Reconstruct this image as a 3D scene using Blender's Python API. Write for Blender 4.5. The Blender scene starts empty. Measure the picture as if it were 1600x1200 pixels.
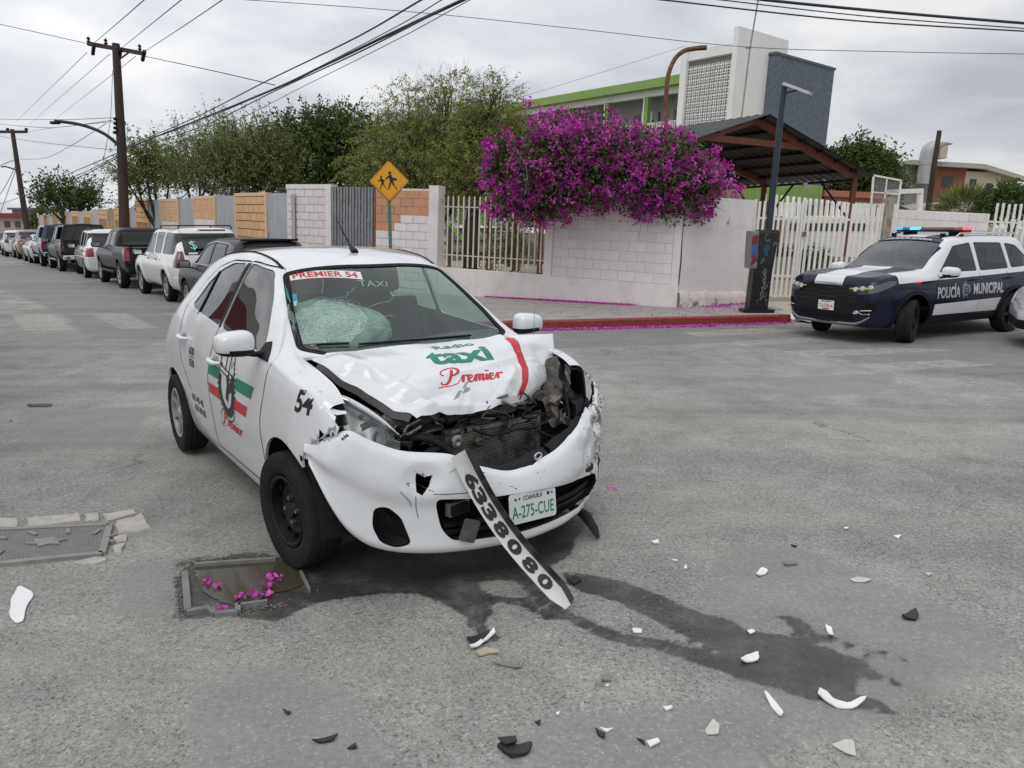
import bpy, bmesh, math, random, time
import numpy as np
from mathutils import Vector, Matrix
from mathutils.bvhtree import BVHTree
random.seed(7); np.random.seed(7)
T0 = time.time()
scene = bpy.context.scene
COL = scene.collection
R = math.radians
PI = math.pi

# ------------------------------------------------------------------ camera
CAM_F, CAM_H, HORIZON = 1197.0, 1.65, 355.0      # focal length in px of a 1600 px wide frame
PITCH = math.atan((600 - HORIZON) / CAM_F)
cam_data = bpy.data.cameras.new('camera')
cam = bpy.data.objects.new('camera', cam_data); COL.objects.link(cam)
cam_data.sensor_width = 36.0
cam_data.lens = 36.0 * CAM_F / 1600.0
cam_data.clip_start = 0.05; cam_data.clip_end = 3000
cam.location = (0, 0, CAM_H)
cam.rotation_euler = (PI / 2 - PITCH, 0, 0)
scene.camera = cam

# ------------------------------------------------------------------ sky and sun
world = bpy.data.worlds.new('World'); scene.world = world; world.use_nodes = True
wn, wl = world.node_tree.nodes, world.node_tree.links
wn.clear()
SUN_EL, SUN_AZ = R(58), R(200)
sky = wn.new('ShaderNodeTexSky'); sky.sky_type = 'NISHITA'; sky.sun_disc = False
sky.sun_elevation = SUN_EL; sky.sun_rotation = SUN_AZ
w_out = wn.new('ShaderNodeOutputWorld')
bg_sky = wn.new('ShaderNodeBackground'); bg_sky.inputs['Strength'].default_value = 0.05
wl.new(sky.outputs[0], bg_sky.inputs['Color'])
tc = wn.new('ShaderNodeTexCoord')
sep = wn.new('ShaderNodeSeparateXYZ'); wl.new(tc.outputs['Generated'], sep.inputs[0])
# clouds live on a flat layer: project the view direction on a plane overhead
def wmath(op, a, b=None, clamp=False):
    n = wn.new('ShaderNodeMath'); n.operation = op; n.use_clamp = clamp
    for i, v in enumerate((a, b)):
        if v is None: continue
        if isinstance(v, (int, float)): n.inputs[i].default_value = v
        else: wl.new(v, n.inputs[i])
    return n.outputs[0]
zc = wmath('ADD', wmath('MAXIMUM', sep.outputs[2], 0.0), 0.26)
comb = wn.new('ShaderNodeCombineXYZ')
wl.new(wmath('DIVIDE', sep.outputs[0], zc), comb.inputs[0])
wl.new(wmath('DIVIDE', sep.outputs[1], zc), comb.inputs[1])
n1 = wn.new('ShaderNodeTexNoise'); n1.inputs['Scale'].default_value = 1.75
n1.inputs['Detail'].default_value = 7; n1.inputs['Roughness'].default_value = 0.5
n1.inputs['Distortion'].default_value = 0.35
wl.new(comb.outputs[0], n1.inputs['Vector'])
ramp = wn.new('ShaderNodeValToRGB'); wl.new(n1.outputs[0], ramp.inputs[0])
cr = ramp.color_ramp
cr.elements[0].position = 0.34; cr.elements[0].color = (0.57, 0.60, 0.66, 1)
cr.elements[1].position = 0.66; cr.elements[1].color = (0.96, 0.965, 0.97, 1)
e = cr.elements.new(0.5); e.color = (0.75, 0.775, 0.82, 1)
# overcast law: the zenith is brighter than the horizon; slight brightening to the left (thin cloud)
grad = wmath('ADD', wmath('MULTIPLY', wmath('MAXIMUM', sep.outputs[2], 0.0), 0.62), 0.88)
side = wmath('SUBTRACT', 1.0, wmath('MULTIPLY', sep.outputs[0], 0.20))
bg_cloud = wn.new('ShaderNodeBackground')
wl.new(ramp.outputs[0], bg_cloud.inputs['Color'])
wl.new(wmath('MULTIPLY', grad, side), bg_cloud.inputs['Strength'])
addw = wn.new('ShaderNodeMixShader'); addw.inputs[0].default_value = 0.93
wl.new(bg_sky.outputs[0], addw.inputs[1]); wl.new(bg_cloud.outputs[0], addw.inputs[2])
wl.new(addw.outputs[0], w_out.inputs['Surface'])

sun_data = bpy.data.lights.new('sun', 'SUN'); sun_data.energy = 0.8; sun_data.angle = R(30)
sun_data.color = (1.0, 0.97, 0.92)
sun = bpy.data.objects.new('sun', sun_data); COL.objects.link(sun)
sd = Vector((math.cos(SUN_EL) * math.sin(SUN_AZ), math.cos(SUN_EL) * math.cos(SUN_AZ), math.sin(SUN_EL)))
sun.rotation_euler = sd.to_track_quat('Z', 'Y').to_euler()
scene.view_settings.view_transform = 'Standard'; scene.view_settings.look = 'None'
scene.view_settings.gamma = 1.0; scene.view_settings.use_curve_mapping = False
scene.view_settings.exposure = 0.0
scene.cycles.max_bounces = 8; scene.cycles.transparent_max_bounces = 16

# ------------------------------------------------------------------ helpers: picking points of the place
_c, _s = math.cos(PITCH), math.sin(PITCH)
_F = np.array([0, _c, -_s]); _U = np.array([0, _s, _c]); _R = np.array([1., 0, 0]); _C = np.array([0, 0, CAM_H])
DIP = 0.15
def ground_z(x, y):
    r = np.hypot(x, y); t = np.clip((r - 5.0) / 7.0, 0, 1)
    return -DIP * t * t * (3 - 2 * t)
def ray(px, py): return _F + _R * (px - 800) / CAM_F - _U * (py - 600) / CAM_F
def G(px, py, dz=0.0):
    r = ray(px, py); z = 0.0
    for _ in range(12):
        t = (z + dz - CAM_H) / r[2]; P = _C + r * t; z = float(ground_z(P[0], P[1]))
    return P
def A(px, py, Y):                 # point of the sight line at depth Y
    r = ray(px, py); return _C + r * (Y / r[1])
def PLN(px, py, p0, d):           # hit of the sight line with the upright plane through p0 along d
    r = ray(px, py); n = np.array([-d[1], d[0], 0.0]); t = ((np.array([p0[0], p0[1], 0]) - _C) @ n) / (r @ n)
    return _C + r * t
LEAN = R(2.3)                     # the street slopes: plumb things lean by this much in its frame
def plumb(x, z): return x + z * math.tan(LEAN)
UD = np.array([-0.595, 0.804]); VD = np.array([0.804, 0.595])   # along the side street / across it

# ------------------------------------------------------------------ helpers: objects
def link(o, parent=None):
    COL.objects.link(o)
    if parent is not None: o.parent = parent
    return o
def thing(name, label, cat, loc=(0, 0, 0), rot=(0, 0, 0), group=None):
    o = bpy.data.objects.new(name, None); o.empty_display_size = 0.2
    o.location = loc; o.rotation_euler = rot
    link(o); return tag(o, label, cat, group)
def tag(o, label=None, cat=None, group=None, kind=None):
    if label: o['label'] = label
    if cat: o['category'] = cat
    if group: o['group'] = group
    if kind: o['kind'] = kind
    return o
def mesh_of(verts, faces, mats=(), mi=None, smooth=None):
    me = bpy.data.meshes.new('m')
    me.from_pydata([tuple(map(float, v)) for v in verts], [], [tuple(map(int, f)) for f in faces])
    return fin(me, mats, mi, smooth)
def fin(me, mats=(), mi=None, smooth=None):
    if not isinstance(mats, (list, tuple)): mats = [mats]
    for m in mats: me.materials.append(m)
    if mi is not None: me.polygons.foreach_set('material_index', np.asarray(mi, dtype=np.int32))
    if smooth is not None:
        me.polygons.foreach_set('use_smooth', np.ones(len(me.polygons), dtype=bool))
        if smooth < 180: me.set_sharp_from_angle(angle=R(smooth))
    me.update(); return me
def obj(name, me, parent=None, loc=None, rot=None, scale=None):
    me.name = name
    o = bpy.data.objects.new(name, me)
    if loc is not None: o.location = loc
    if rot is not None: o.rotation_euler = rot
    if scale is not None: o.scale = scale
    return link(o, parent)
def structure(name, me, **k): return tag(obj(name, me, **k), kind='structure')
def quads_np(V, F, mats=(), smooth=None, mi=None):
    """fast mesh from numpy: V (n,3), F (m,4) or (m,3)"""
    me = bpy.data.meshes.new('m'); F = np.asarray(F, dtype=np.int32); k = F.shape[1]
    me.vertices.add(len(V)); me.vertices.foreach_set('co', np.asarray(V, dtype=np.float32).ravel())
    me.loops.add(F.size); me.loops.foreach_set('vertex_index', F.ravel())
    me.polygons.add(len(F)); me.polygons.foreach_set('loop_start', np.arange(0, F.size, k, dtype=np.int32))
    me.update(calc_edges=True)
    return fin(me, mats, mi, smooth)

class MB:
    def __init__(s): s.v = []; s.f = []; s.m = []
    def add(s, V, F, m=0):
        b = len(s.v); s.v += [tuple(p) for p in V]; s.f += [tuple(i + b for i in f) for f in F]; s.m += [m] * len(F); return s
    def box(s, c, d, m=0, M=None, ch=0):
        x, y, z = [k / 2 for k in d]
        V = [Vector((sx * x, sy * y, sz * z)) for sx in (-1, 1) for sy in (-1, 1) for sz in (-1, 1)]
        if M is not None: V = [M @ v for v in V]
        V = [v + Vector(c) for v in V]
        return s.add(V, [(0, 1, 3, 2), (4, 6, 7, 5), (0, 4, 5, 1), (2, 3, 7, 6), (0, 2, 6, 4), (1, 5, 7, 3)], m)
    def b2(s, a, b, m=0):
        return s.box([(a[i] + b[i]) / 2 for i in range(3)], [abs(b[i] - a[i]) for i in range(3)], m)
    def tube(s, pts, rad, n=8, m=0, caps=True, flat=1.0):
        pts = [Vector(p) for p in pts]; k = len(pts)
        if not hasattr(rad, '__len__'): rad = [rad] * k
        V = []; up = None
        for i, p in enumerate(pts):
            t = (pts[min(i + 1, k - 1)] - pts[max(i - 1, 0)])
            t = t.normalized() if t.length > 1e-9 else Vector((0, 0, 1))
            if up is None:
                up = Vector((0, 0, 1)) if abs(t.z) < .9 else Vector((1, 0, 0))
            a = up.cross(t)
            if a.length < 1e-6: a = Vector((1, 0, 0)).cross(t)
            a.normalize(); b = t.cross(a).normalized(); up = b
            for j in range(n):
                q = 2 * PI * (j + .5) / n
                V.append(p + (a * math.cos(q) + b * math.sin(q) * flat) * rad[i])
        F = [(i * n + j, i * n + (j + 1) % n, (i + 1) * n + (j + 1) % n, (i + 1) * n + j) for i in range(k - 1) for j in range(n)]
        if caps: F += [tuple(range(n))[::-1], tuple((k - 1) * n + j for j in range(n))]
        return s.add(V, F, m)
    def bar(s, a, b, w, h=None, m=0):
        """box beam from a to b"""
        h = h or w; a = Vector(a); b = Vector(b); t = (b - a).normalized()
        up = Vector((0, 0, 1)) if abs(t.z) < .95 else Vector((0, 1, 0))
        x = up.cross(t).normalized(); y = t.cross(x)
        V = [p + x * (sx * w / 2) + y * (sy * h / 2) for p in (a, b) for sx, sy in ((-1, -1), (1, -1), (1, 1), (-1, 1))]
        return s.add(V, [(0, 3, 2, 1), (4, 5, 6, 7), (0, 1, 5, 4), (1, 2, 6, 5), (2, 3, 7, 6), (3, 0, 4, 7)], m)
    def lathe(s, prof, n=24, m=0, M=None, closed=False):
        """prof = [(r, h)] revolved about local Y (axle)"""
        V = []
        for r, h in prof:
            for j in range(n):
                q = 2 * PI * j / n; v = Vector((r * math.cos(q), h, r * math.sin(q))); V.append(M @ v if M is not None else v)
        k = len(prof)
        F = [(i * n + j, (i + 1) * n + j, (i + 1) * n + (j + 1) % n, i * n + (j + 1) % n) for i in range(k if closed else k - 1) for j in range(n) if True] if not closed else \
            [(i * n + j, ((i + 1) % k) * n + j, ((i + 1) % k) * n + (j + 1) % n, i * n + (j + 1) % n) for i in range(k) for j in range(n)]
        return s.add(V, F, m)
    def prism(s, poly, u, v, n, o, d0, d1, m=0):
        """2-D polygon in the (u, v) plane through o, extruded along n from d0 to d1"""
        u, v, n, o = Vector(u), Vector(v), Vector(n), Vector(o); k = len(poly)
        area = sum(poly[i][0] * poly[(i + 1) % k][1] - poly[(i + 1) % k][0] * poly[i][1] for i in range(k))
        if (area > 0) != (u.cross(v).dot(n) > 0): poly = poly[::-1]
        V = [o + u * a + v * b + n * d0 for a, b in poly] + [o + u * a + v * b + n * d1 for a, b in poly]
        F = [tuple(range(k))[::-1], tuple(range(k, 2 * k))] + [(i, (i + 1) % k, (i + 1) % k + k, i + k) for i in range(k)]
        return s.add(V, F, m)
    def mesh(s, mats=(), smooth=None): return mesh_of(s.v, s.f, mats, s.m if s.f else None, smooth)
    def build(s, name, mats=(), parent=None, smooth=None, **k): return obj(name, s.mesh(mats, smooth), parent, **k)

def fillet(poly, r, n=4, closed=True):
    out = []; k = len(poly)
    for i in range(k):
        p0, p, p1 = [Vector(poly[j % k]) for j in (i - 1, i, i + 1)]
        a, b = p0 - p, p1 - p
        ra = min(r, a.length * .45, b.length * .45)
        A_, B_ = p + a.normalized() * ra, p + b.normalized() * ra
        for t in np.linspace(0, 1, n + 1): out.append(tuple((1 - t) ** 2 * A_ + 2 * t * (1 - t) * p + t * t * B_))
    return out
def inset(poly, d):
    k = len(poly); out = []
    area = sum(poly[i][0] * poly[(i + 1) % k][1] - poly[(i + 1) % k][0] * poly[i][1] for i in range(k))
    sg = 1 if area > 0 else -1
    for i in range(k):
        p0, p, p1 = [Vector(poly[j % k]) for j in (i - 1, i, i + 1)]
        n0 = Vector((-(p - p0).y, (p - p0).x)).normalized() * sg; n1 = Vector((-(p1 - p).y, (p1 - p).x)).normalized() * sg
        m = (n0 + n1).normalized(); out.append(tuple(p + m * (d / max(.4, m.dot(n0)))))
    return out
def cr_spline(pts, n=8):
    P = [np.array(p, float) for p in pts]; P = [2 * P[0] - P[1]] + P + [2 * P[-1] - P[-2]]; out = []
    for i in range(1, len(P) - 2):
        for t in np.linspace(0, 1, n, endpoint=False):
            a, b, c, d = P[i - 1:i + 3]
            out.append(.5 * (2 * b + (c - a) * t + (2 * a - 5 * b + 4 * c - d) * t ** 2 + (3 * b - a - 3 * c + d) * t ** 3))
    out.append(P[-2]); return out

_dg = bpy.context.evaluated_depsgraph_get
def eval_mesh(o):
    me = bpy.data.meshes.new_from_object(o.evaluated_get(_dg())); return me
def boolean(me, cut, op, solver='EXACT'):
    """mesh op mesh -> new mesh"""
    a = bpy.data.objects.new('a', me); b = bpy.data.objects.new('b', cut)
    COL.objects.link(a); COL.objects.link(b)
    md = a.modifiers.new('b', 'BOOLEAN'); md.object = b; md.operation = op; md.solver = solver
    r = eval_mesh(a)
    bpy.data.objects.remove(a); bpy.data.objects.remove(b); return r
def split_loose(me, name, mats, parent, smooth=35):
    bm = bmesh.new(); bm.from_mesh(me); seen = set(); objs = []
    bm.verts.ensure_lookup_table()
    for v in bm.verts:
        if v.index in seen: continue
        st = [v]; comp = []; seen.add(v.index)
        while st:
            q = st.pop(); comp.append(q)
            for e in q.link_edges:
                w = e.other_vert(q)
                if w.index not in seen: seen.add(w.index); st.append(w)
        ids = {q.index: i for i, q in enumerate(comp)}
        if len(comp) < 8: continue
        F = {f for q in comp for f in q.link_faces}
        F = sorted(F, key=lambda f: f.index)
        m = mesh_of([q.co for q in comp], [[ids[x.index] for x in f.verts] for f in F], mats, None, smooth)
        objs.append(obj(name, m, parent))
    bm.free(); return objs

# ------------------------------------------------------------------ materials
def mat(name, col, rough=.5, metal=0, coat=0, var=0, vs=4, bump=0, bs=60, stain=None, ss=1.5, sl=(.5, .7), spec=.5, emit=0, coords='Object', stretch=None, alpha=None):
    m = bpy.data.materials.new(name); m.use_nodes = True; n, l = m.node_tree.nodes, m.node_tree.links
    b = n['Principled BSDF']; b.inputs['Roughness'].default_value = rough; b.inputs['Metallic'].default_value = metal
    b.inputs['Coat Weight'].default_value = coat; b.inputs['Coat Roughness'].default_value = .04
    b.inputs['Specular IOR Level'].default_value = spec
    c = (*col, 1); b.inputs['Base Color'].default_value = c
    if emit: b.inputs['Emission Color'].default_value = c; b.inputs['Emission Strength'].default_value = emit
    if var or bump or stain:
        t = n.new('ShaderNodeTexCoord'); src = t.outputs[coords]
        if coords == 'World':
            pass
        if stretch:
            mp = n.new('ShaderNodeMapping'); mp.inputs['Scale'].default_value = stretch; l.new(src, mp.inputs[0]); src = mp.outputs[0]
    last = None
    if var:
        t1 = n.new('ShaderNodeTexNoise'); t1.inputs['Scale'].default_value = vs; t1.inputs['Detail'].default_value = 6; t1.inputs['Roughness'].default_value = .65
        l.new(src, t1.inputs['Vector'])
        r = n.new('ShaderNodeMapRange'); r.inputs[1].default_value = .3; r.inputs[2].default_value = .7
        r.inputs[3].default_value = 1 - var; r.inputs[4].default_value = 1 + var; l.new(t1.outputs[0], r.inputs[0])
        mx = n.new('ShaderNodeMix'); mx.data_type = 'RGBA'; mx.blend_type = 'MULTIPLY'; mx.inputs[0].default_value = 1
        mx.inputs[6].default_value = c; l.new(r.outputs[0], mx.inputs[7]); last = mx.outputs[2]
    if stain:
        t2 = n.new('ShaderNodeTexNoise'); t2.inputs['Scale'].default_value = ss; t2.inputs['Detail'].default_value = 9; t2.inputs['Roughness'].default_value = .7
        l.new(src, t2.inputs['Vector'])
        r2 = n.new('ShaderNodeMapRange'); r2.inputs[1].default_value = sl[0]; r2.inputs[2].default_value = sl[1]; l.new(t2.outputs[0], r2.inputs[0])
        mx2 = n.new('ShaderNodeMix'); mx2.data_type = 'RGBA'; l.new(r2.outputs[0], mx2.inputs[0])
        if last: l.new(last, mx2.inputs[6])
        else: mx2.inputs[6].default_value = c
        mx2.inputs[7].default_value = (*stain, 1); last = mx2.outputs[2]
    if last: l.new(last, b.inputs['Base Color'])
    if bump:
        t3 = n.new('ShaderNodeTexNoise'); t3.inputs['Scale'].default_value = bs; t3.inputs['Detail'].default_value = 4; l.new(src, t3.inputs['Vector'])
        bp = n.new('ShaderNodeBump'); bp.inputs['Strength'].default_value = min(1, bump); bp.inputs['Distance'].default_value = .01 * max(1, bump)
        l.new(t3.outputs[0], bp.inputs['Height']); l.new(bp.outputs[0], b.inputs['Normal'])
    return m
def glass(name, tint, refl=1.0, rough=0.0, ior=1.5, haze=0, hazecol=(.5, .55, .53)):
    m = bpy.data.materials.new(name); m.use_nodes = True; n, l = m.node_tree.nodes, m.node_tree.links; n.clear()
    o = n.new('ShaderNodeOutputMaterial'); t = n.new('ShaderNodeBsdfTransparent'); t.inputs[0].default_value = (*tint, 1)
    g = n.new('ShaderNodeBsdfGlossy'); g.inputs['Roughness'].default_value = rough; g.inputs[0].default_value = (refl, refl, refl, 1)
    f = n.new('ShaderNodeFresnel'); f.inputs[0].default_value = ior; s = n.new('ShaderNodeMixShader')
    bf = n.new('ShaderNodeNewGeometry'); inv = n.new('ShaderNodeMath'); inv.operation = 'SUBTRACT'; inv.inputs[0].default_value = 1; l.new(bf.outputs['Backfacing'], inv.inputs[1])
    mu = n.new('ShaderNodeMath'); mu.operation = 'MULTIPLY'; l.new(f.outputs[0], mu.inputs[0]); l.new(inv.outputs[0], mu.inputs[1])
    l.new(mu.outputs[0], s.inputs[0]); l.new(g.outputs[0], s.inputs[2])
    base = t.outputs[0]
    if haze:
        d = n.new('ShaderNodeBsdfDiffuse'); d.inputs[0].default_value = (*hazecol, 1); h = n.new('ShaderNodeMixShader'); h.inputs[0].default_value = haze
        l.new(t.outputs[0], h.inputs[1]); l.new(d.outputs[0], h.inputs[2]); base = h.outputs[0]
    l.new(base, s.inputs[1]); l.new(s.outputs[0], o.inputs[0]); return m
M = {}
def paint(name, col, dirt=.06):
    dk = max(col) < .1; return mat(name, col, .42 if dk else .32, 0, .35 if dk else .9, var=dirt, vs=2.2, spec=.10 if dk else .5)
M['white'] = mat('white_car_paint', (.69, .70, .71), .30, 0, .9, var=.05, vs=2.2, stain=(.56, .545, .52), ss=2.6, sl=(.52, .78))
M['white_old'] = paint('aged_white_paint', (.70, .70, .68), .08)
M['black_paint'] = paint('black_car_paint', (.007, .008, .010))
M['navy'] = paint('navy_car_paint', (.010, .014, .040))
M['charcoal'] = paint('charcoal_car_paint', (.016, .016, .017))
M['tan_paint'] = paint('tan_car_paint', (.24, .20, .15))
M['silver'] = paint('silver_green_paint', (.38, .42, .38))
M['plastic'] = mat('black_plastic', (.011, .011, .012), .55, var=.25, vs=12, spec=.22)
M['rubber_trim'] = mat('rubber_trim', (.008, .008, .008), .7, spec=.2)
M['tyre'] = mat('tyre_rubber', (.020, .0195, .019), .85, var=.35, vs=9, bump=.4, bs=90, spec=.18)
M['dark_in'] = mat('car_interior', (.009, .009, .010), .85, spec=.12)
M['seat'] = mat('seat_fabric', (.05, .05, .052), .9, var=.2, vs=20, spec=.1)
M['rim_black'] = mat('black_steel_rim', (.014, .0135, .013), .5, .1, var=.4, vs=10, spec=.3)
M['rim_silver'] = mat('silver_rim', (.42, .43, .44), .35, .6, var=.15, vs=6)
M['chrome'] = mat('chrome', (.75, .76, .77), .12, 1)
M['steel'] = mat('dull_steel', (.28, .28, .28), .4, .8, var=.3, vs=8)
M['glass_tint'] = glass('tinted_glass', (.28, .30, .30), .95, ior=1.6)
M['glass_clear'] = glass('clear_glass', (.80, .86, .84), .95, ior=1.55)
M['glass_dark'] = glass('dark_glass', (.14, .15, .16), .95, ior=1.6)
M['red_lens'] = mat('red_lens', (.25, .008, .012), .12, 0, 1)
M['dark_red_lens'] = mat('dark_red_lens', (.07, .006, .01), .15, 0, 1)
M['white_lens'] = mat('white_lens', (.7, .7, .7), .12, .1, 1)
M['amber_lens'] = mat('amber_lens', (.7, .22, .02), .12, 0, 1)
M['black_print'] = mat('black_print', (.012, .012, .014), .45)
M['red_print'] = mat('red_print', (.50, .022, .040), .4)
M['green_print'] = mat('green_print', (.006, .20, .12), .4)
M['white_print'] = mat('white_print', (.75, .75, .75), .45)

# ------------------------------------------------------------------ lettering
def text2d(s, size=1.0, bold=0.0, sx=1.0, shear=0.0, space=1.0):
    cu = bpy.data.curves.new('t', 'FONT'); cu.body = s; cu.size = size; cu.offset = bold; cu.shear = shear; cu.space_character = space
    cu.align_x = 'CENTER'; cu.align_y = 'CENTER'; cu.resolution_u = 3
    o = bpy.data.objects.new('t', cu); COL.objects.link(o); me = eval_mesh(o); bpy.data.objects.remove(o)
    V = [(v.co.x * sx, v.co.y) for v in me.vertices]; F = [tuple(p.vertices) for p in me.polygons]
    return V, F
def ribbon2d(pts, w, spl=6, call=0.0):
    P = cr_spline([tuple(p) for p in pts], spl) if spl else [np.array(p, float) for p in pts]
    V = []; F = []
    for i, p in enumerate(P):
        t = P[min(i + 1, len(P) - 1)] - P[max(i - 1, 0)]; L = np.hypot(*t) + 1e-9; t = t / L
        ww = w * (1 + call * max(0, -t[1])) if call else w
        if call and i in (0, len(P) - 1): ww *= .4
        nrm = np.array([-t[1], t[0]]) * ww / 2
        V += [tuple(p + nrm), tuple(p - nrm)]
        if i: k = len(V); F.append((k - 4, k - 3, k - 1, k - 2))
    return V, F
def merge2d(parts):
    V = []; F = []
    for v, f in parts: b = len(V); V += list(v); F += [tuple(i + b for i in q) for q in f]
    return V, F
def xf2d(vf, s=1.0, dx=0, dy=0, shear=0.0, sy=None, rot=0):
    sy = s if sy is None else sy; c, n_ = math.cos(rot), math.sin(rot); out = []
    for x, y in vf[0]:
        X, Y = x * s + y * sy * shear, y * sy; out.append((X * c - Y * n_ + dx, X * n_ + Y * c + dy))
    return out, vf[1]
def decal(name, vf, o, u, v, mt, parent, bvh=None, n=None, off=.003, cell=.05, reach=.4):
    """lay a flat print on a surface: 2-D mesh in the frame (o, u, v), dropped along -n on the bvh"""
    o, u, v = Vector(o), Vector(u).normalized(), Vector(v).normalized(); n = Vector(n) if n is not None else u.cross(v); n.normalize()
    bm = bmesh.new(); vs = [bm.verts.new(o + u * x + v * y) for x, y in vf[0]]
    for f in vf[1]:
        try: bm.faces.new([vs[i] for i in f])
        except ValueError: pass
    if bvh is not None:
        bmesh.ops.triangulate(bm, faces=bm.faces[:])
        for _ in range(3):
            es = [e for e in bm.edges if e.calc_length() > cell]
            if not es: break
            bmesh.ops.subdivide_edges(bm, edges=es, cuts=1); bmesh.ops.triangulate(bm, faces=bm.faces[:])
        for w in bm.verts:
            h = bvh.ray_cast(w.co + n * reach, -n, reach * 2)
            if h[0] is not None: w.co = h[0] + (h[1] if h[1].dot(n) > 0 else -h[1]) * off
            else: w.co = w.co + n * off
    else:
        for w in bm.verts: w.co = w.co + n * off
    bmesh.ops.recalc_face_normals(bm, faces=bm.faces[:])
    me = bpy.data.meshes.new(name); bm.to_mesh(me); bm.free(); fin(me, mt)
    return obj(name, me, parent)
PREMIER = [  # hand-drawn cursive strokes
    ([(0.95, 2.0), (0.85, 1.2), (0.6, .35), (0.2, -.15), (-.35, -.1), (-.3, .15)], 1), ([(-.05, 1.0), (-.35, 1.25), (-.25, 1.8), (.3, 2.2), (1.1, 2.3), (1.65, 1.95), (1.6, 1.4), (1.15, 1.1), (.8, 1.15)], 1),
    ([(-.75, -.55), (-.1, -.45), (.7, -.4), (1.5, -.05), (1.95, .5)], .6),
    ([(1.95, .5), (2.2, 1.0), (2.22, .6), (2.15, 0)], 1), ([(2.2, .55), (2.4, .95), (2.65, 1.0), (2.7, .8)], 1),
    ([(2.85, .45), (3.2, .6), (3.3, .88), (3.1, 1.02), (2.88, .8), (2.85, .3), (3.05, .02), (3.35, .15), (3.6, .7)], 1),
    ([(3.6, .7), (3.72, 1.0), (3.7, .6), (3.65, 0)], 1), ([(3.7, .6), (3.95, 1.0), (4.12, .9), (4.08, 0)], 1), ([(4.12, .6), (4.38, 1.0), (4.55, .9), (4.5, .25), (4.62, .02), (4.85, .4)], 1),
    ([(5.0, 1.0), (4.96, .4), (5.05, .03), (5.3, .35)], 1), ([(5.1, 1.55), (5.08, 1.38)], 1.4),
    ([(5.35, .45), (5.7, .6), (5.8, .88), (5.6, 1.02), (5.38, .8), (5.35, .3), (5.55, .02), (5.85, .15), (6.1, .7)], 1),
    ([(6.1, .7), (6.3, 1.0), (6.3, .6), (6.25, 0)], 1), ([(6.3, .55), (6.5, .95), (6.75, 1.0), (6.85, .78)], 1)]
def premier2d(h, shear=.25):
    vf = merge2d([ribbon2d(p, .17 * k, 6, 1.1) for p, k in PREMIER]); return xf2d(([(x - 3.0, y - .6) for x, y in vf[0]], vf[1]), h, shear=shear)
# ------------------------------------------------------------------ the ground sheet with its worn surface
def lines(a, b, step, lo, hi, g=1.16):
    L = list(np.arange(a, b + 1e-6, step)); s = step; x = a; left = []
    while x > lo: s *= g; x -= s; left.append(x)
    s = step; x = L[-1]; right = []
    while x < hi: s *= g; x += s; right.append(x)
    return np.array(left[::-1] + L + right)
gx = lines(-7, 9.5, .055, -600, 600); gy = lines(1.0, 15.5, .055, -120, 1500)
GX, GY = np.meshgrid(gx, gy); GV = np.stack([GX.ravel(), GY.ravel(), ground_z(GX, GY).ravel()], 1)
def sdf_poly(P, poly):
    poly = np.asarray(poly, float)[:, :2]; x, y = P[:, 0], P[:, 1]; d = np.full(len(P), 1e9); ins = np.zeros(len(P), bool); k = len(poly)
    for i in range(k):
        a, b = poly[i], poly[(i + 1) % k]; e = b - a; wx, wy = x - a[0], y - a[1]
        t = np.clip((wx * e[0] + wy * e[1]) / (e @ e + 1e-12), 0, 1); dx, dy = wx - e[0] * t, wy - e[1] * t
        d = np.minimum(d, dx * dx + dy * dy)
        c = ((a[1] > y) != (b[1] > y)) & (x < (b[0] - a[0]) * (y - a[1]) / (b[1] - a[1] + 1e-12) + a[0]); ins ^= c
    d = np.sqrt(d); return np.where(ins, d, -d)
def sdf_line(P, pts, w):
    x, y = P[:, 0], P[:, 1]; best = np.full(len(P), -1e9); pts = np.asarray(pts)
    if not hasattr(w, '__len__'): w = [w] * len(pts)
    for i in range(len(pts) - 1):
        a, b = pts[i][:2], pts[i + 1][:2]; e = b - a
        t = np.clip(((x - a[0]) * e[0] + (y - a[1]) * e[1]) / (e @ e + 1e-12), 0, 1)
        d = np.hypot(x - a[0] - e[0] * t, y - a[1] - e[1] * t); best = np.maximum(best, w[i] * (1 - t) + w[i + 1] * t - d)
    return best
near = (np.abs(GV[:, 0]) < 25) & (GV[:, 1] < 40)
NP = GV[near]
def gp(L): return [G(*q) for q in L]
def field(polys=(), lns=()):
    f = np.full(len(NP), -3.0)
    for p in polys: f = np.maximum(f, sdf_poly(NP, gp(p)))
    for p, w in lns: f = np.maximum(f, sdf_line(NP, gp(p), w))
    out = np.full(len(GV), -3.0, np.float32); out[near] = f; return out
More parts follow.
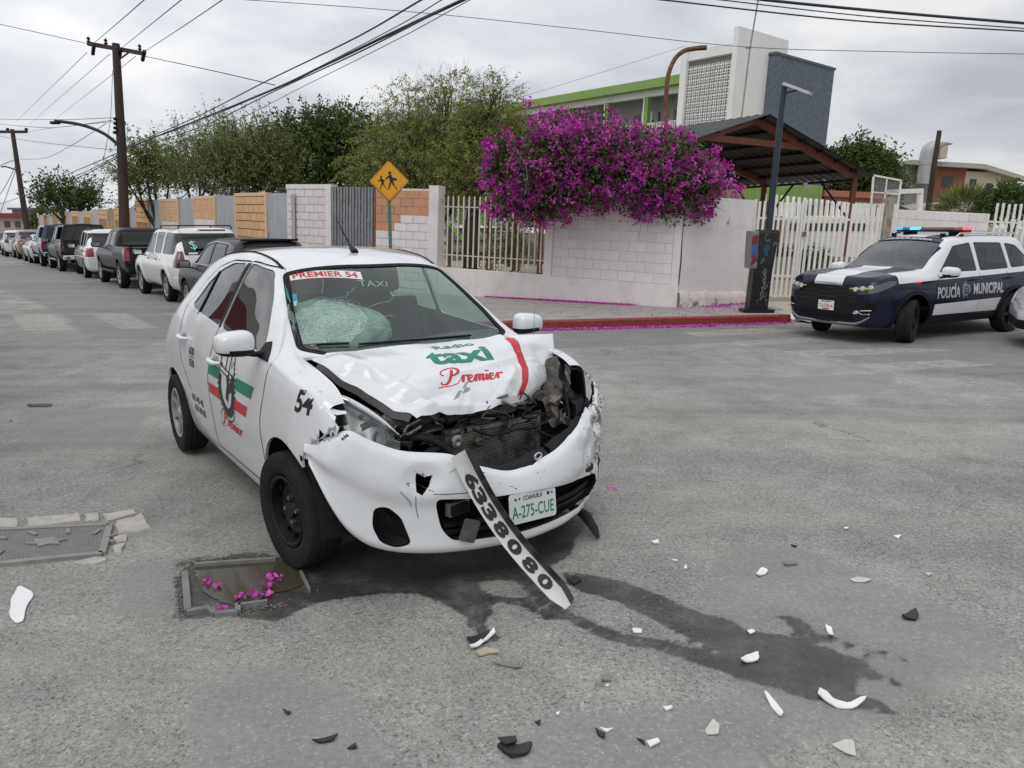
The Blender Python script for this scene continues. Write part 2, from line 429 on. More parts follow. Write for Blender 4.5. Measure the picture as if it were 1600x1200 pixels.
wet = field([
    [(275, 905), (278, 968), (350, 962), (440, 972), (480, 945), (560, 930), (640, 925), (700, 945), (715, 928), (775, 897), (850, 893), (890, 868), (900, 840), (930, 800), (700, 800), (540, 850), (480, 880), (400, 862), (300, 878)],
    [(877, 893), (913, 897), (967, 907), (1017, 925), (1060, 943), (1100, 960), (1143, 970), (1173, 985), (1233, 997), (1287, 1011), (1333, 1028), (1378, 1037), (1353, 1047), (1338, 1063), (1335, 1085), (1290, 1088), (1240, 1072), (1165, 1048), (1150, 1033), (1118, 1016), (1080, 998), (1040, 978), (1000, 958), (960, 938), (910, 924), (885, 912)],
    [(700, 945), (690, 918), (740, 912), (760, 930), (770, 955), (750, 985), (735, 970)],
], [([(767, 897), (813, 897), (835, 922), (867, 947)], [.07, .06, .04, .03]),
    ([(720, 925), (743, 932), (787, 937), (827, 942), (853, 960), (893, 963), (933, 985), (977, 999), (1033, 1010), (1100, 1027), (1167, 1050), (1233, 1070), (1287, 1085), (1367, 1101), (1400, 1117)], [.06, .045, .032, .035, .04, .035, .04, .04, .04, .055, .055, .055, .05, .04, .015]),
    ([(1217, 963), (1243, 973), (1260, 990), (1300, 998), (1353, 1014), (1390, 1024), (1425, 1037)], [.02, .045, .04, .022, .018, .02, .01]),
    ([(1350, 1047), (1387, 1063), (1420, 1077)], [.03, .025, .012]),
    ([(735, 970), (760, 990), (790, 1012)], [.03, .025, .006])])
patch = field([
    [(1105, 885), (1160, 850), (1250, 855), (1330, 888), (1420, 922), (1500, 957), (1575, 1000), (1588, 1022), (1555, 1047), (1480, 1078), (1405, 1092), (1372, 1118), (1330, 1150), (1240, 1160), (1190, 1215), (760, 1230), (800, 1150), (900, 1110), (1040, 1110), (1140, 1080), (1100, 1010), (1090, 950)],
    [(186, 888), (262, 876), (275, 905), (278, 952), (232, 968), (184, 962)],
    [(40, 640), (240, 636), (200, 700), (40, 700)],
    [(300, 1060), (420, 1040), (560, 1090), (620, 1210), (300, 1215)],
    [(1175, 590), (1400, 583), (1390, 610), (1240, 622)]])
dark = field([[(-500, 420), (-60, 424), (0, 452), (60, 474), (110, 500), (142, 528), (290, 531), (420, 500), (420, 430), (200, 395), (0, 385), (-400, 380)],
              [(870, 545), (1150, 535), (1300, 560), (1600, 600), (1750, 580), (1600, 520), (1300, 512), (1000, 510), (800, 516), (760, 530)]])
paintf = field([[(140, 489), (195, 489), (250, 513), (188, 514)], [(254, 488), (320, 488), (380, 508), (300, 512)], [(16, 491), (82, 491), (118, 515), (40, 517)],
                [(1066, 519), (1190, 512), (1262, 517), (1092, 526)], [(1143, 533), (1262, 527), (1292, 534), (1158, 541)],
                [(1222, 549), (1400, 543), (1500, 547), (1262, 558)], [(1335, 569), (1480, 562), (1560, 570), (1372, 581)]])
dust = field([[(210, 640), (275, 630), (272, 670), (200, 672)], [(1040, 760), (1160, 740), (1250, 790), (1120, 850), (1010, 830)], [(60, 990), (330, 1000), (300, 1210), (-40, 1210), (-40, 1010)],
              [(560, 1010), (760, 1020), (740, 1100), (560, 1080)], [(1380, 1090), (1620, 1060), (1620, 1230), (1250, 1230)], [(880, 600), (1200, 640), (1600, 660), (1500, 720), (950, 690)]])
cols, rows = len(gx), len(gy)
ii = (np.arange(rows - 1)[:, None] * cols + np.arange(cols - 1)[None]).ravel()
gme = quads_np(GV, np.stack([ii, ii + 1, ii + 1 + cols, ii + cols], 1), (), 180)
for nm, a in (('wet', wet), ('patch', patch), ('dark', dark), ('paint', paintf), ('dust', dust)):
    at = gme.attributes.new(nm, 'FLOAT', 'POINT'); at.data.foreach_set('value', a.astype(np.float32))

class NT:
    """tiny node writer"""
    def __init__(s, m): s.n = m.node_tree.nodes; s.l = m.node_tree.links
    def put(s, n, i, v):
        if v is None: return
        if hasattr(v, 'is_linked') or isinstance(v, bpy.types.NodeSocket): s.l.new(v, n.inputs[i])
        else: n.inputs[i].default_value = v
    def math(s, op, a, b=None, c=None, clamp=False):
        n = s.n.new('ShaderNodeMath'); n.operation = op; n.use_clamp = clamp
        for i, v in enumerate((a, b, c)): s.put(n, i, v)
        return n.outputs[0]
    def rng(s, v, a, b, c=0., d=1.):
        n = s.n.new('ShaderNodeMapRange'); s.put(n, 0, v)
        for i, q in enumerate((a, b, c, d)): s.put(n, i + 1, q)
        return n.outputs[0]
    def noise(s, vec, sc, det=4, ro=.6, dist=0.):
        n = s.n.new('ShaderNodeTexNoise'); s.put(n, 'Vector', vec); s.put(n, 'Scale', sc); s.put(n, 'Detail', det); s.put(n, 'Roughness', ro); s.put(n, 'Distortion', dist); return n.outputs[0]
    def vor(s, vec, sc, feat='F1', out=0):
        n = s.n.new('ShaderNodeTexVoronoi'); n.feature = feat; s.put(n, 'Vector', vec); s.put(n, 'Scale', sc); return n.outputs[out]
    def mix(s, f, a, b, bl='MIX'):
        n = s.n.new('ShaderNodeMix'); n.data_type = 'RGBA'; n.blend_type = bl; s.put(n, 0, f)
        s.put(n, 6, (*a, 1) if isinstance(a, tuple) and len(a) == 3 else a); s.put(n, 7, (*b, 1) if isinstance(b, tuple) and len(b) == 3 else b); return n.outputs[2]
    def gray(s, v):
        n = s.n.new('ShaderNodeCombineColor')
        for i in range(3): s.put(n, i, v)
        return n.outputs[0]
    def attr(s, nm): n = s.n.new('ShaderNodeAttribute'); n.attribute_name = nm; return n.outputs['Fac']

def asphalt_material():
    m = bpy.data.materials.new('worn_asphalt'); m.use_nodes = True; t = NT(m); b = m.node_tree.nodes['Principled BSDF']
    g = t.n.new('ShaderNodeNewGeometry').outputs['Position']
    big = t.noise(g, .35, 4, .55); mid = t.noise(g, 2.2, 6, .65); fine = t.noise(g, 38, 5, .7); grit = t.vor(g, 115); gcol = t.n.new('ShaderNodeTexVoronoi'); gcol.inputs['Scale'].default_value = 115; t.l.new(g, gcol.inputs['Vector'])
    sepc = t.n.new('ShaderNodeSeparateColor'); t.l.new(gcol.outputs['Color'], sepc.inputs[0]); stone = sepc.outputs[0]
    v = t.math('MULTIPLY', t.rng(big, .3, .7, .80, 1.18), t.rng(mid, .3, .7, .78, 1.2))
    v = t.math('MULTIPLY', v, t.rng(fine, .25, .75, .70, 1.30))
    # single pale and dark stones of the aggregate
    v = t.math('ADD', v, t.math('MULTIPLY', t.rng(stone, .82, .98), .40))
    v = t.math('SUBTRACT', v, t.math('MULTIPLY', t.rng(stone, .22, .05), .40))
    smoothv = t.math('MULTIPLY', t.rng(mid, .3, .7, .90, 1.10), t.rng(fine, .25, .75, .76, 1.24)); smoothv = t.math('ADD', smoothv, t.math('MULTIPLY', t.rng(stone, .88, .98), .35))
    edge = t.math('ADD', t.math('MULTIPLY', t.math('SUBTRACT', t.noise(g, 7, 6, .7), .5), .16), t.math('MULTIPLY', t.math('SUBTRACT', t.noise(g, 40, 3, .7), .5), .05))
    e_wet = t.math('ADD', t.math('MULTIPLY', t.math('SUBTRACT', t.noise(g, 11, 7, .75), .48), .085), t.math('MULTIPLY', t.math('SUBTRACT', t.noise(g, 70, 3, .7), .5), .02))
    def wmask(w, k): return t.rng(t.math('ADD', t.attr('wet'), t.math('MULTIPLY', e_wet, k)), -w, w)
    def mask(nm, w=.02, k=1.0): return t.rng(t.math('ADD', t.attr(nm), t.math('MULTIPLY', edge, k)), -w, w)
    mp = mask('patch', .03, 1.4); v = t.mix(mp, t.gray(v), t.gray(smoothv))
    col = t.mix(1.0, v, (.285, .277, .258), 'MULTIPLY')
    col = t.mix(t.math('MULTIPLY', mask('patch', .03, 1.4), .8), col, t.mix(1.0, t.gray(smoothv), (.225, .220, .210), 'MULTIPLY'))
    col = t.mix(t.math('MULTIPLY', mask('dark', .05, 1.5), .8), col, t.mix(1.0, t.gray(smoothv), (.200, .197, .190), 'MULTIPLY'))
    col = t.mix(t.math('MULTIPLY', mask('dust', .35, 4.), t.rng(t.noise(g, 5, 7, .75), .42, .62, 0., .45)), col, (.34, .32, .28))
    wear = t.rng(t.noise(g, 9, 8, .75), .38, .56)
    col = t.mix(t.math('MULTIPLY', mask('paint', .03, .5), t.math('MULTIPLY', wear, .62)), col, (.42, .41, .37))
    # worn wheel paths running through the crossing
    mp_ = t.n.new('ShaderNodeMapping'); mp_.inputs['Rotation'].default_value = (0, 0, R(8)); mp_.inputs['Scale'].default_value = (.10, 1.1, 1); t.l.new(g, mp_.inputs[0])
    col = t.mix(t.rng(t.noise(mp_.outputs[0], .9, 5, .6), .50, .70, 0, .38), col, (.115, .112, .106)); mp2 = t.n.new('ShaderNodeMapping'); mp2.inputs['Rotation'].default_value = (0, 0, R(-50)); mp2.inputs['Scale'].default_value = (.12, 2.2, 1); t.l.new(g, mp2.inputs[0])
    col = t.mix(t.rng(t.noise(mp2.outputs[0], 1.3, 5, .65), .55, .72, 0, .30), col, (.36, .345, .31))
    spots = t.rng(t.vor(g, 2.3), .075, .03); spots = t.math('MULTIPLY', spots, t.rng(t.noise(g, 1.1, 3), .48, .62)); 
    col = t.mix(t.math('MULTIPLY', spots, .55), col, (.06, .055, .05))
    wob = t.n.new('ShaderNodeVectorMath'); wob.operation = 'ADD'; nz = t.n.new('ShaderNodeTexNoise'); nz.inputs['Scale'].default_value = 3.0; nz.inputs['Detail'].default_value = 6; t.l.new(g, nz.inputs['Vector'])
    sc = t.n.new('ShaderNodeVectorMath'); sc.operation = 'SCALE'; sc.inputs['Scale'].default_value = .9; t.l.new(nz.outputs['Color'], sc.inputs[0]); t.l.new(g, wob.inputs[0]); t.l.new(sc.outputs[0], wob.inputs[1])
    cr_ = t.vor(wob.outputs[0], .62, 'DISTANCE_TO_EDGE'); crack = t.math('MULTIPLY', t.rng(cr_, .010, .003), t.rng(t.noise(g, .5, 3), .53, .66))
    col = t.mix(t.math('MULTIPLY', crack, .42), col, (.06, .056, .05))
    wetm = t.math('MULTIPLY', wmask(.008, 1.0), t.rng(t.noise(g, 3.5, 6, .7), .30, .55, .55, 1.0)); damp = mask('wet', .12, 1.2)
    col = t.mix(t.math('MULTIPLY', damp, .30), col, (.05, .046, .04))
    wetcol = t.mix(1.0, t.mix(.25, v, t.gray(smoothv)), (.034, .031, .027), 'MULTIPLY')
    col = t.mix(t.math('MULTIPLY', wetm, .95), col, wetcol)
    t.l.new(col, b.inputs['Base Color'])
    t.l.new(t.math('SUBTRACT', .88, t.math('MULTIPLY', wetm, .46)), b.inputs['Roughness'])
    h = t.math('ADD', t.math('MULTIPLY', fine, .6), t.math('MULTIPLY', t.rng(grit, 0., .5), .6)); h = t.math('SUBTRACT', h, t.math('MULTIPLY', crack, 1.6))
    h = t.math('ADD', h, t.math('MULTIPLY', t.noise(g, 6, 4, .6), .9))
    bp = t.n.new('ShaderNodeBump'); bp.inputs['Distance'].default_value = .006; t.l.new(h, bp.inputs['Height'])
    t.l.new(t.math('SUBTRACT', 1.0, t.math('ADD', t.math('MULTIPLY', mp, .55), t.math('MULTIPLY', wetm, .2))), bp.inputs['Strength'])
    t.l.new(bp.outputs[0], b.inputs['Normal']); return m
M['asphalt'] = asphalt_material(); gme.materials.append(M['asphalt'])
structure('road', gme)
# ------------------------------------------------------------------ car building kit
def pchip(t, Y, tq):
    t = np.asarray(t, float); Y = np.asarray(Y, float); h = np.diff(t); sh = (len(h),) + (1,) * (Y.ndim - 1)
    d = np.diff(Y, axis=0) / h.reshape(sh); m = np.zeros_like(Y)
    w1 = (2 * h[1:] + h[:-1]).reshape((-1,) + (1,) * (Y.ndim - 1)); w2 = (h[1:] + 2 * h[:-1]).reshape((-1,) + (1,) * (Y.ndim - 1))
    ok = d[1:] * d[:-1] > 0; a = np.where(ok, d[:-1], 1); b = np.where(ok, d[1:], 1)
    m[1:-1] = np.where(ok, (w1 + w2) / (w1 / a + w2 / b), 0); m[0] = d[0]; m[-1] = d[-1]
    i = np.clip(np.searchsorted(t, tq, side='right') - 1, 0, len(t) - 2); hh = h[i].reshape((-1,) + (1,) * (Y.ndim - 1))
    s = ((tq - t[i]) / h[i]).reshape((-1,) + (1,) * (Y.ndim - 1))
    return (2 * s**3 - 3 * s**2 + 1) * Y[i] + (s**3 - 2 * s**2 + s) * hh * m[i] + (-2 * s**3 + 3 * s**2) * Y[i + 1] + (s**3 - s**2) * hh * m[i + 1]
def st(x, W, zb, zbelt, wbelt, zrail, wrail, zc, xr=None, xc=None, sill=1.0):
    """one cross-section: x of the lower body, xr of the cant rail, xc of the centre line"""
    xr = x if xr is None else xr; xc = xr if xc is None else xc; L = lambda a, b, t: a + (b - a) * t
    return [(x, 0, zb), (x, .6 * W, zb), (x, .87 * W, zb + .012), (x, .935 * W * sill, zb + .09), (x, .98 * W, zb + .42 * (zbelt - zb) - .02), (x, W, zb + .62 * (zbelt - zb)), (x, wbelt, zbelt),
            (L(x, xr, .1), wbelt - .03, L(zbelt, zrail, .1) + .012), (L(x, xr, .6), L(wbelt - .02, wrail, .55) + .012, L(zbelt, zrail, .58)), (xr, wrail, zrail), (L(xr, xc, .5), .74 * wrail, L(zrail, zc, .62)), (L(xr, xc, .87), .38 * wrail, L(zrail, zc, .92)), (xc, 0, zc)]
def hull_grid(S, nx, ns, smooth=2):
    S = np.array(S, float); dx = np.linalg.norm(np.diff(S, axis=0), axis=2).mean(1); t = np.concatenate([[0], np.cumsum(dx)])
    g = pchip(t, S, np.linspace(0, t[-1], nx)); dr = np.linalg.norm(np.diff(g, axis=1), axis=2).mean(0); u = np.concatenate([[0], np.cumsum(dr)])
    g = np.swapaxes(pchip(u, np.swapaxes(g, 0, 1), np.linspace(0, u[-1], ns)), 0, 1)
    for _ in range(smooth):
        k = g.copy(); k[1:-1] = (g[:-2] + 2 * g[1:-1] + g[2:]) / 4; q = k.copy(); q[:, 1:-1] = (k[:, :-2] + 2 * k[:, 1:-1] + k[:, 2:]) / 4; q[:, 0] = k[:, 0]; q[:, -1] = k[:, -1]; g = q
    return g
def hull_closed(g, K=6):
    """right (y<0) and left halves joined, ends closed; returns V, F (closed outward mesh)"""
    nx, ns, _ = g.shape; V = []; F = []
    idx = np.zeros((nx, 2 * ns - 2), int)
    for i in range(nx):
        row = [(p[0], -p[1], p[2]) for p in g[i]] + [(p[0], p[1], p[2]) for p in g[i][-2:0:-1]]
        for j, p in enumerate(row): idx[i, j] = len(V); V.append(p)
    n = 2 * ns - 2
    for i in range(nx - 1):
        for j in range(n): F.append((idx[i, j], idx[i, (j + 1) % n], idx[i + 1, (j + 1) % n], idx[i + 1, j]))
    for i, flip in ((0, True), (nx - 1, False)):
        prev = None
        for j in range(1, ns - 1):
            a, b = idx[i, j], idx[i, n - j]; pa, pb = np.array(V[a]), np.array(V[b]); row = [a]
            for k in range(1, K): row.append(len(V)); V.append(tuple(pa + (pb - pa) * k / K))
            row.append(b)
            if prev is None:
                c = idx[i, 0]; q = [(c, row[k], row[k + 1]) for k in range(K)]
            else: q = [(prev[k], row[k], row[k + 1], prev[k + 1]) for k in range(K)]
            F += [f[::-1] if not flip else f for f in q]; prev = row
        c = idx[i, ns - 1]; q = [(prev[k], c, prev[k + 1]) for k in range(K)]; F += [f[::-1] if not flip else f for f in q]
    bm = bmesh.new(); vs = [bm.verts.new(p) for p in V]; bm.verts.index_update()
    for f in F: bm.faces.new([vs[i] for i in f])
    bmesh.ops.recalc_face_normals(bm, faces=bm.faces[:]); F = [tuple(v.index for v in f.verts) for f in bm.faces]; bm.free()
    return np.array(V), F
def normals_of(V, F):
    me = mesh_of(V, F); N = np.zeros(len(V) * 3, np.float32); me.vertices.foreach_get('normal', N); 
    vol = sum(Vector(V[f[0]]).dot(Vector(V[f[1]]).cross(Vector(V[f[2]]))) + (Vector(V[f[0]]).dot(Vector(V[f[2]]).cross(Vector(V[f[3]]))) if len(f) == 4 else 0) for f in F)
    return N.reshape(-1, 3), vol
def shell(V, F, off, th, mats=(), swapmi=True):
    """closed double-walled shell: outer wall moved in by off, inner wall th deeper (material 1)"""
    N, vol = normals_of(V, F)
    if vol < 0: F = [f[::-1] for f in F]; N = -N
    n = len(V); A_ = V - N * off; B = V - N * (off + th)
    FF = [tuple(f) for f in F] + [tuple(i + n for i in f[::-1]) for f in F]
    return mesh_of(np.concatenate([A_, B]), FF, mats, [0] * len(F) + [1 if swapmi else 0] * len(F))
def bvh_of(V, F): return BVHTree.FromPolygons([tuple(v) for v in V], [tuple(f) for f in F])
def prism_side(mb, poly, y0=-2, y1=2): return mb.prism(poly, (1, 0, 0), (0, 0, 1), (0, -1, 0), (0, 0, 0), -y1, -y0)
def prism_frame(mb, poly, o, u, v, d0=-.25, d1=.25):
    u, v = Vector(u).normalized(), Vector(v).normalized(); return mb.prism(poly, u, v, u.cross(v), o, d0, d1)
WHEELS = {}
def wheel_meshes(r, w, style):
    """tyre and rim about the axle (local Y), outer side +Y"""
    key = (round(r, 3), w, style)
    if key in WHEELS: return WHEELS[key]
    rr = r * (.66 if style != 'steel' else .63); h = w / 2
    a = MB(); a.lathe([(rr, h * .80), (rr + .012, h * .93), (r * .86, h), (r * .955, h * .93), (r * .992, h * .74), (r, h * .45), (r - .006, h * .42), (r - .006, h * .36), (r, h * .33), (r + .001, .012), (r - .006, .009), (r - .006, -.009), (r + .001, -.012), (r, -h * .45), (r * .985, -h * .8), (r * .9, -h), (rr, -h * .8), (rr - .01, 0)], 40, closed=True)
    tyre = a.mesh([M['tyre']], 40)
    b = MB(); b.lathe([(rr - .004, h * .86), (rr - .014, h * .90), (rr - .024, h * .82), (rr - .03, h * .2), (rr - .03, -h * .7), (.02, -h * .7), (.02, -h * .75)], 40)
    if style == 'steel':
        b.lathe([(rr - .03, h * .1), (rr - .05, h * .34), (rr * .62, h * .42), (rr * .5, h * .30), (rr * .42, h * .38), (rr * .24, h * .40), (rr * .20, h * .62), (.0, h * .64)], 32)
        for k in range(12):
            q = 2 * PI * k / 12; b.box((rr * .80 * math.cos(q), h * .40, rr * .80 * math.sin(q)), (.035, .012, .022), 1, Matrix.Rotation(-q, 4, 'Y').to_3x3())
        for k in range(4):
            q = 2 * PI * k / 4 + .3; b.tube([(rr * .33 * math.cos(q), h * .3, rr * .33 * math.sin(q)), (rr * .33 * math.cos(q), h * .62, rr * .33 * math.sin(q))], .011, 6, 2)
        ms = [M['rim_black'], M['plastic'], M['steel']]
    else:
        n = {'five': 5, 'six': 6, 'ten': 10, 'cover': 7, 'dark': 5}[style]
        b.lathe([(rr * .26, h * .55), (rr * .22, h * .78), (.0, h * .80)], 24)
        b.lathe([(rr * .27, h * .3), (rr * .27, h * .6), (0, h * .6)], 24)
        for k in range(n):
            q = 2 * PI * k / n; wdt = {5: .24, 6: .22, 10: .10, 7: .2}[n] * rr; c, s_ = math.cos(q), math.sin(q)
            V = []
            for rad, ww, yy in ((rr * .2, wdt * .8, h * .74), (rr * .6, wdt * .75, h * .68), (rr - .02, wdt * 1.15, h * .82)):
                for sx, dy in ((-1, 0), (1, 0), (1, -.03), (-1, -.03)):
                    V.append((rad * c - sx * ww / 2 * s_, yy + dy, rad * s_ + sx * ww / 2 * c))
            b.add(V, [(i * 4 + j, i * 4 + (j + 1) % 4, (i + 1) * 4 + (j + 1) % 4, (i + 1) * 4 + j) for i in range(2) for j in range(4)] + [(0, 3, 2, 1), (8, 9, 10, 11)])
        b.lathe([(rr - .03, -h * .2), (rr * .5, -h * .2), (.02, -h * .2)], 24, 1)
        ms = [M['rim_black'] if style == 'dark' else M['rim_silver'], M['plastic'], M['steel']]
    rim = b.mesh(ms, 35); WHEELS[key] = (tyre, rim); return tyre, rim
def add_wheels(root, xs, track, r, w, style, steer=0, camber=0, right='', styles=None, rimmat=None):
    k = 0
    for x in xs:
        for sgn in (1, -1):
            ty, rim = wheel_meshes(r, w, (styles or {}).get(k, style)); o = obj('wheel', rim, root)
            ang = 0 if sgn > 0 else PI
            st_ = steer if x == xs[0] else 0
            o.location = (x, sgn * (track / 2), r); o.rotation_euler = (camber if x == xs[0] else 0, random.uniform(0, 6), 0)
            o.rotation_mode = 'QUATERNION'
            o.rotation_quaternion = Matrix.Rotation(ang + st_, 4, 'Z').to_quaternion() @ Matrix.Rotation(camber if x == xs[0] else 0, 4, 'X').to_quaternion() @ Matrix.Rotation(random.uniform(0, 6), 4, 'Y').to_quaternion()
            obj('tyre', ty, o); k += 1
def seats(root, x, z0, w, n=2, h=.60, name='seat'):
    ys = [-w * .48, w * .48] if n == 2 else [0]
    for y in ys:
        b = MB(); ww = .46 if n == 2 else w * 1.7
        b.box((x + .2, y, z0 + .10), (.5, ww, .16)); b.box((x - .12, y, z0 + .10 + h / 2), (.14, ww, h), 0, Matrix.Rotation(R(-14), 3, 'Y'))
        for hy in ([y] if n == 2 else [-.45, .45]): b.box((x - .22, hy, z0 + h + .22), (.09, .24, .17), 0, Matrix.Rotation(R(-14), 3, 'Y'))
        o = b.build(name, M['seat'], root); md = o.modifiers.new('bev', 'BEVEL'); md.width = .03; md.segments = 2

# ------------------------------------------------------------------ the crashed taxi
TX, TY, TA = -.43, 4.02, -.968
taxi = thing('taxi', 'crashed small white taxi hatchback with buckled hood and smashed windshield', 'taxi', (TX, TY, 0), (0, 0, TA))
TS = [
 st(.52, .55, .20, .62, .52, .66, .40, .68, sill=.98),
 st(.47, .72, .19, .76, .68, .80, .54, .80),
 st(.34, .79, .18, .905, .755, .935, .61, .92),
 st(.10, .828, .17, .955, .787, .985, .655, .965),
 st(-.18, .832, .165, .975, .79, 1.03, .665, 1.00, -.215, -.02),
 st(-.42, .834, .165, .99, .79, 1.17, .62, 1.16, -.45, -.27),
 st(-.66, .836, .165, 1.005, .785, 1.31, .575, 1.32, -.68, -.50),
 st(-.88, .836, .165, 1.015, .78, 1.415, .54, 1.44, -.89, -.715),
 st(-1.06, .836, .165, 1.025, .78, 1.455, .545, 1.492, -1.06, -.93),
 st(-1.40, .836, .165, 1.045, .78, 1.478, .56, 1.528, -1.40),
 st(-1.80, .836, .165, 1.075, .775, 1.462, .56, 1.518, -1.80),
 st(-2.20, .838, .175, 1.115, .765, 1.400, .555, 1.485, -2.20),
 st(-2.55, .838, .19, 1.06, .755, 1.27, .545, 1.41, -2.50, -2.56),
 st(-2.82, .815, .22, .96, .725, 1.06, .56, 1.20, -2.70, -2.80),
 st(-2.98, .76, .27, .92, .68, .99, .56, 1.02, -2.94, -2.98),
 st(-3.06, .66, .30, .78, .60, .86, .5, .90),
]
tg = hull_grid(TS, 170, 78, 3)
tV, tF = hull_closed(tg)
tN, _v = normals_of(tV, tF)
t_bvh = bvh_of(tV, tF)
FWIN = fillet([(-.40, 1.005), (-.66, 1.27), (-.86, 1.405), (-1.10, 1.435), (-1.165, 1.435), (-1.235, 1.055)], .05)
RWIN = fillet([(-1.275, 1.06), (-1.225, 1.437), (-1.48, 1.43), (-1.70, 1.375), (-1.87, 1.285), (-2.01, 1.14), (-1.98, 1.115)], .05)
WSO, WSU, WSV = (-.02, 0, 1.00), (0, 1, 0), (-.80, 0, .50)
wsp = [(-.635, .20), (-.50, .085), (-.25, .02), (0, .0), (.25, .02), (.50, .085), (.635, .20), (.60, .45), (.545, .70), (.505, .87), (.30, .835), (0, .80), (-.30, .835), (-.505, .87), (-.545, .70), (-.60, .45)]
wsp_f = fillet(wsp, .04)
cut = MB(); prism_side(cut, FWIN); prism_side(cut, RWIN); prism_frame(cut, wsp_f, WSO, WSU, WSV)
prism_frame(cut, fillet([(-.48, 0), (.48, 0), (.42, .36), (-.42, .36)], .05), (-2.93, 0, 1.08), (0, 1, 0), (.42, 0, .36))
# wheel arches, engine bay, crushed nose
for x, rr in ((0, .365), (-2.45, .345)):
    arc = [(x + rr * math.cos(a), .29 + rr * math.sin(a)) for a in np.linspace(-.62, PI + .62, 30)]
    if x == 0: arc = arc + [(-.30, .0), (.30, .0)]
    else: arc = arc + [(x - .28, .0), (x + .28, 0)]
    for ys in ((-2, -.52), (.52, 2)): prism_side(cut, arc, *ys)
body_a = boolean(shell(tV, tF, 0, .014, [M['white'], M['dark_in']]), cut.mesh(), 'DIFFERENCE')
cut2 = MB(); cut2.b2((-.13, -.655, .30), (1.2, .655, 1.3))
body_a = boolean(body_a, cut2.mesh(), 'DIFFERENCE')
cut3 = MB()
prism_side(cut3, [(.22, -.1), (.235, .60), (.30, .68), (.38, .735), (.435, .79), (.42, .84), (.35, .885), (.27, .935), (.18, .985), (.10, 1.3), (1.3, 1.3), (1.3, -.1)], -1.2, -.01)
body_a = boolean(body_a, cut3.mesh(), 'DIFFERENCE'); cut3 = MB()
prism_side(cut3, [(.16, -.1), (.17, .60), (.23, .70), (.215, .78), (.25, .86), (.20, .905), (.19, 1.3), (1.3, 1.3), (1.3, -.1)], .01, 1.2)
body_a = boolean(body_a, cut3.mesh(), 'DIFFERENCE')
FD = fillet([(-.335, .30), (-.325, .50), (-.315, .66), (-.245, .84), (-.225, .99), (-.62, 1.30), (-.85, 1.420), (-1.10, 1.447), (-1.187, 1.449), (-1.262, 1.06), (-1.345, .80), (-1.375, .62), (-1.385, .285)], .03)
RD = fillet([(-1.385, .285), (-1.375, .62), (-1.345, .80), (-1.262, 1.06), (-1.187, 1.449), (-1.50, 1.446), (-1.75, 1.398), (-1.95, 1.30), (-2.13, 1.12), (-2.15, .95), (-2.10, .76), (-2.0, .655), (-1.93, .56), (-1.88, .42), (-1.86, .275)], .03)
cutd = MB(); prism_side(cutd, inset(FD, -.0035), -1.2, -.25); 
bodyd = boolean(body_a, cutd.mesh(), 'DIFFERENCE')
cutd = MB(); prism_side(cutd, inset(RD, -.0035), -1.2, -.25); bodyd = boolean(bodyd, cutd.mesh(), 'DIFFERENCE')
bm = bmesh.new(); bm.from_mesh(bodyd); kill = []
for f in bm.faces:
    c_ = f.calc_center_median(); x, y, z = c_
    if (x > .235 and z < .62) or (x > .30 and z < .69) or (y < 0 and x > .37 and z < .765) or (y < 0 and x > .40 and y > -.715) or (y > 0 and x > .36): kill.append(f)
bmesh.ops.delete(bm, geom=kill, context='FACES'); bm.to_mesh(bodyd); bm.free()
body = obj('body', fin(bodyd, (), None, 30), taxi)
doors = []
for nm, poly in (('front_door', FD), ('rear_door', RD)):
    cd = MB(); prism_side(cd, inset(poly, .005), -1.2, -.25)
    me = boolean(body_a, cd.mesh(), 'INTERSECT'); doors.append(obj(nm, fin(me, (), None, 30), taxi))
M['taxi_glass'] = glass('taxi_side_glass', (.36, .38, .38), 1.0, ior=2.1)
M['windshield'] = glass('taxi_windshield', (.80, .90, .86), 1.0, ior=1.55, haze=.03, hazecol=(.36, .46, .42))
gsh = shell(tV, tF, .006, .004, [M['taxi_glass']], False)
for nm, poly in (('window', FWIN), ('window', RWIN)):
    cd = MB(); prism_side(cd, inset(poly, -.004))
    for wo_ in split_loose(boolean(gsh, cd.mesh(), 'INTERSECT'), nm, M['taxi_glass'], taxi):
        if wo_.data.vertices[0].co.y > 0: wo_.data.materials[0] = M['glass_clear']
cd = MB(); prism_frame(cd, inset(wsp_f, -.004), WSO, WSU, WSV)
wsm = boolean(shell(tV, tF, .003, .005, [M['windshield']], False), cd.mesh(), 'INTERSECT')
ws = obj('windshield', fin(wsm, M['windshield'], None, 40), taxi)
# black gasket round the windshield
cd = MB(); prism_frame(cd, inset(wsp_f, .028), WSO, WSU, WSV)
seal = boolean(shell(tV, tF, -.0025, .010, [M['rubber_trim']], False), (lambda c: (prism_frame(c, inset(wsp_f, -.006), WSO, WSU, WSV), c.mesh())[1])(MB()), 'INTERSECT')
seal = boolean(seal, cd.mesh(), 'DIFFERENCE'); obj('gasket', fin(seal, M['rubber_trim'], None, 40), ws)
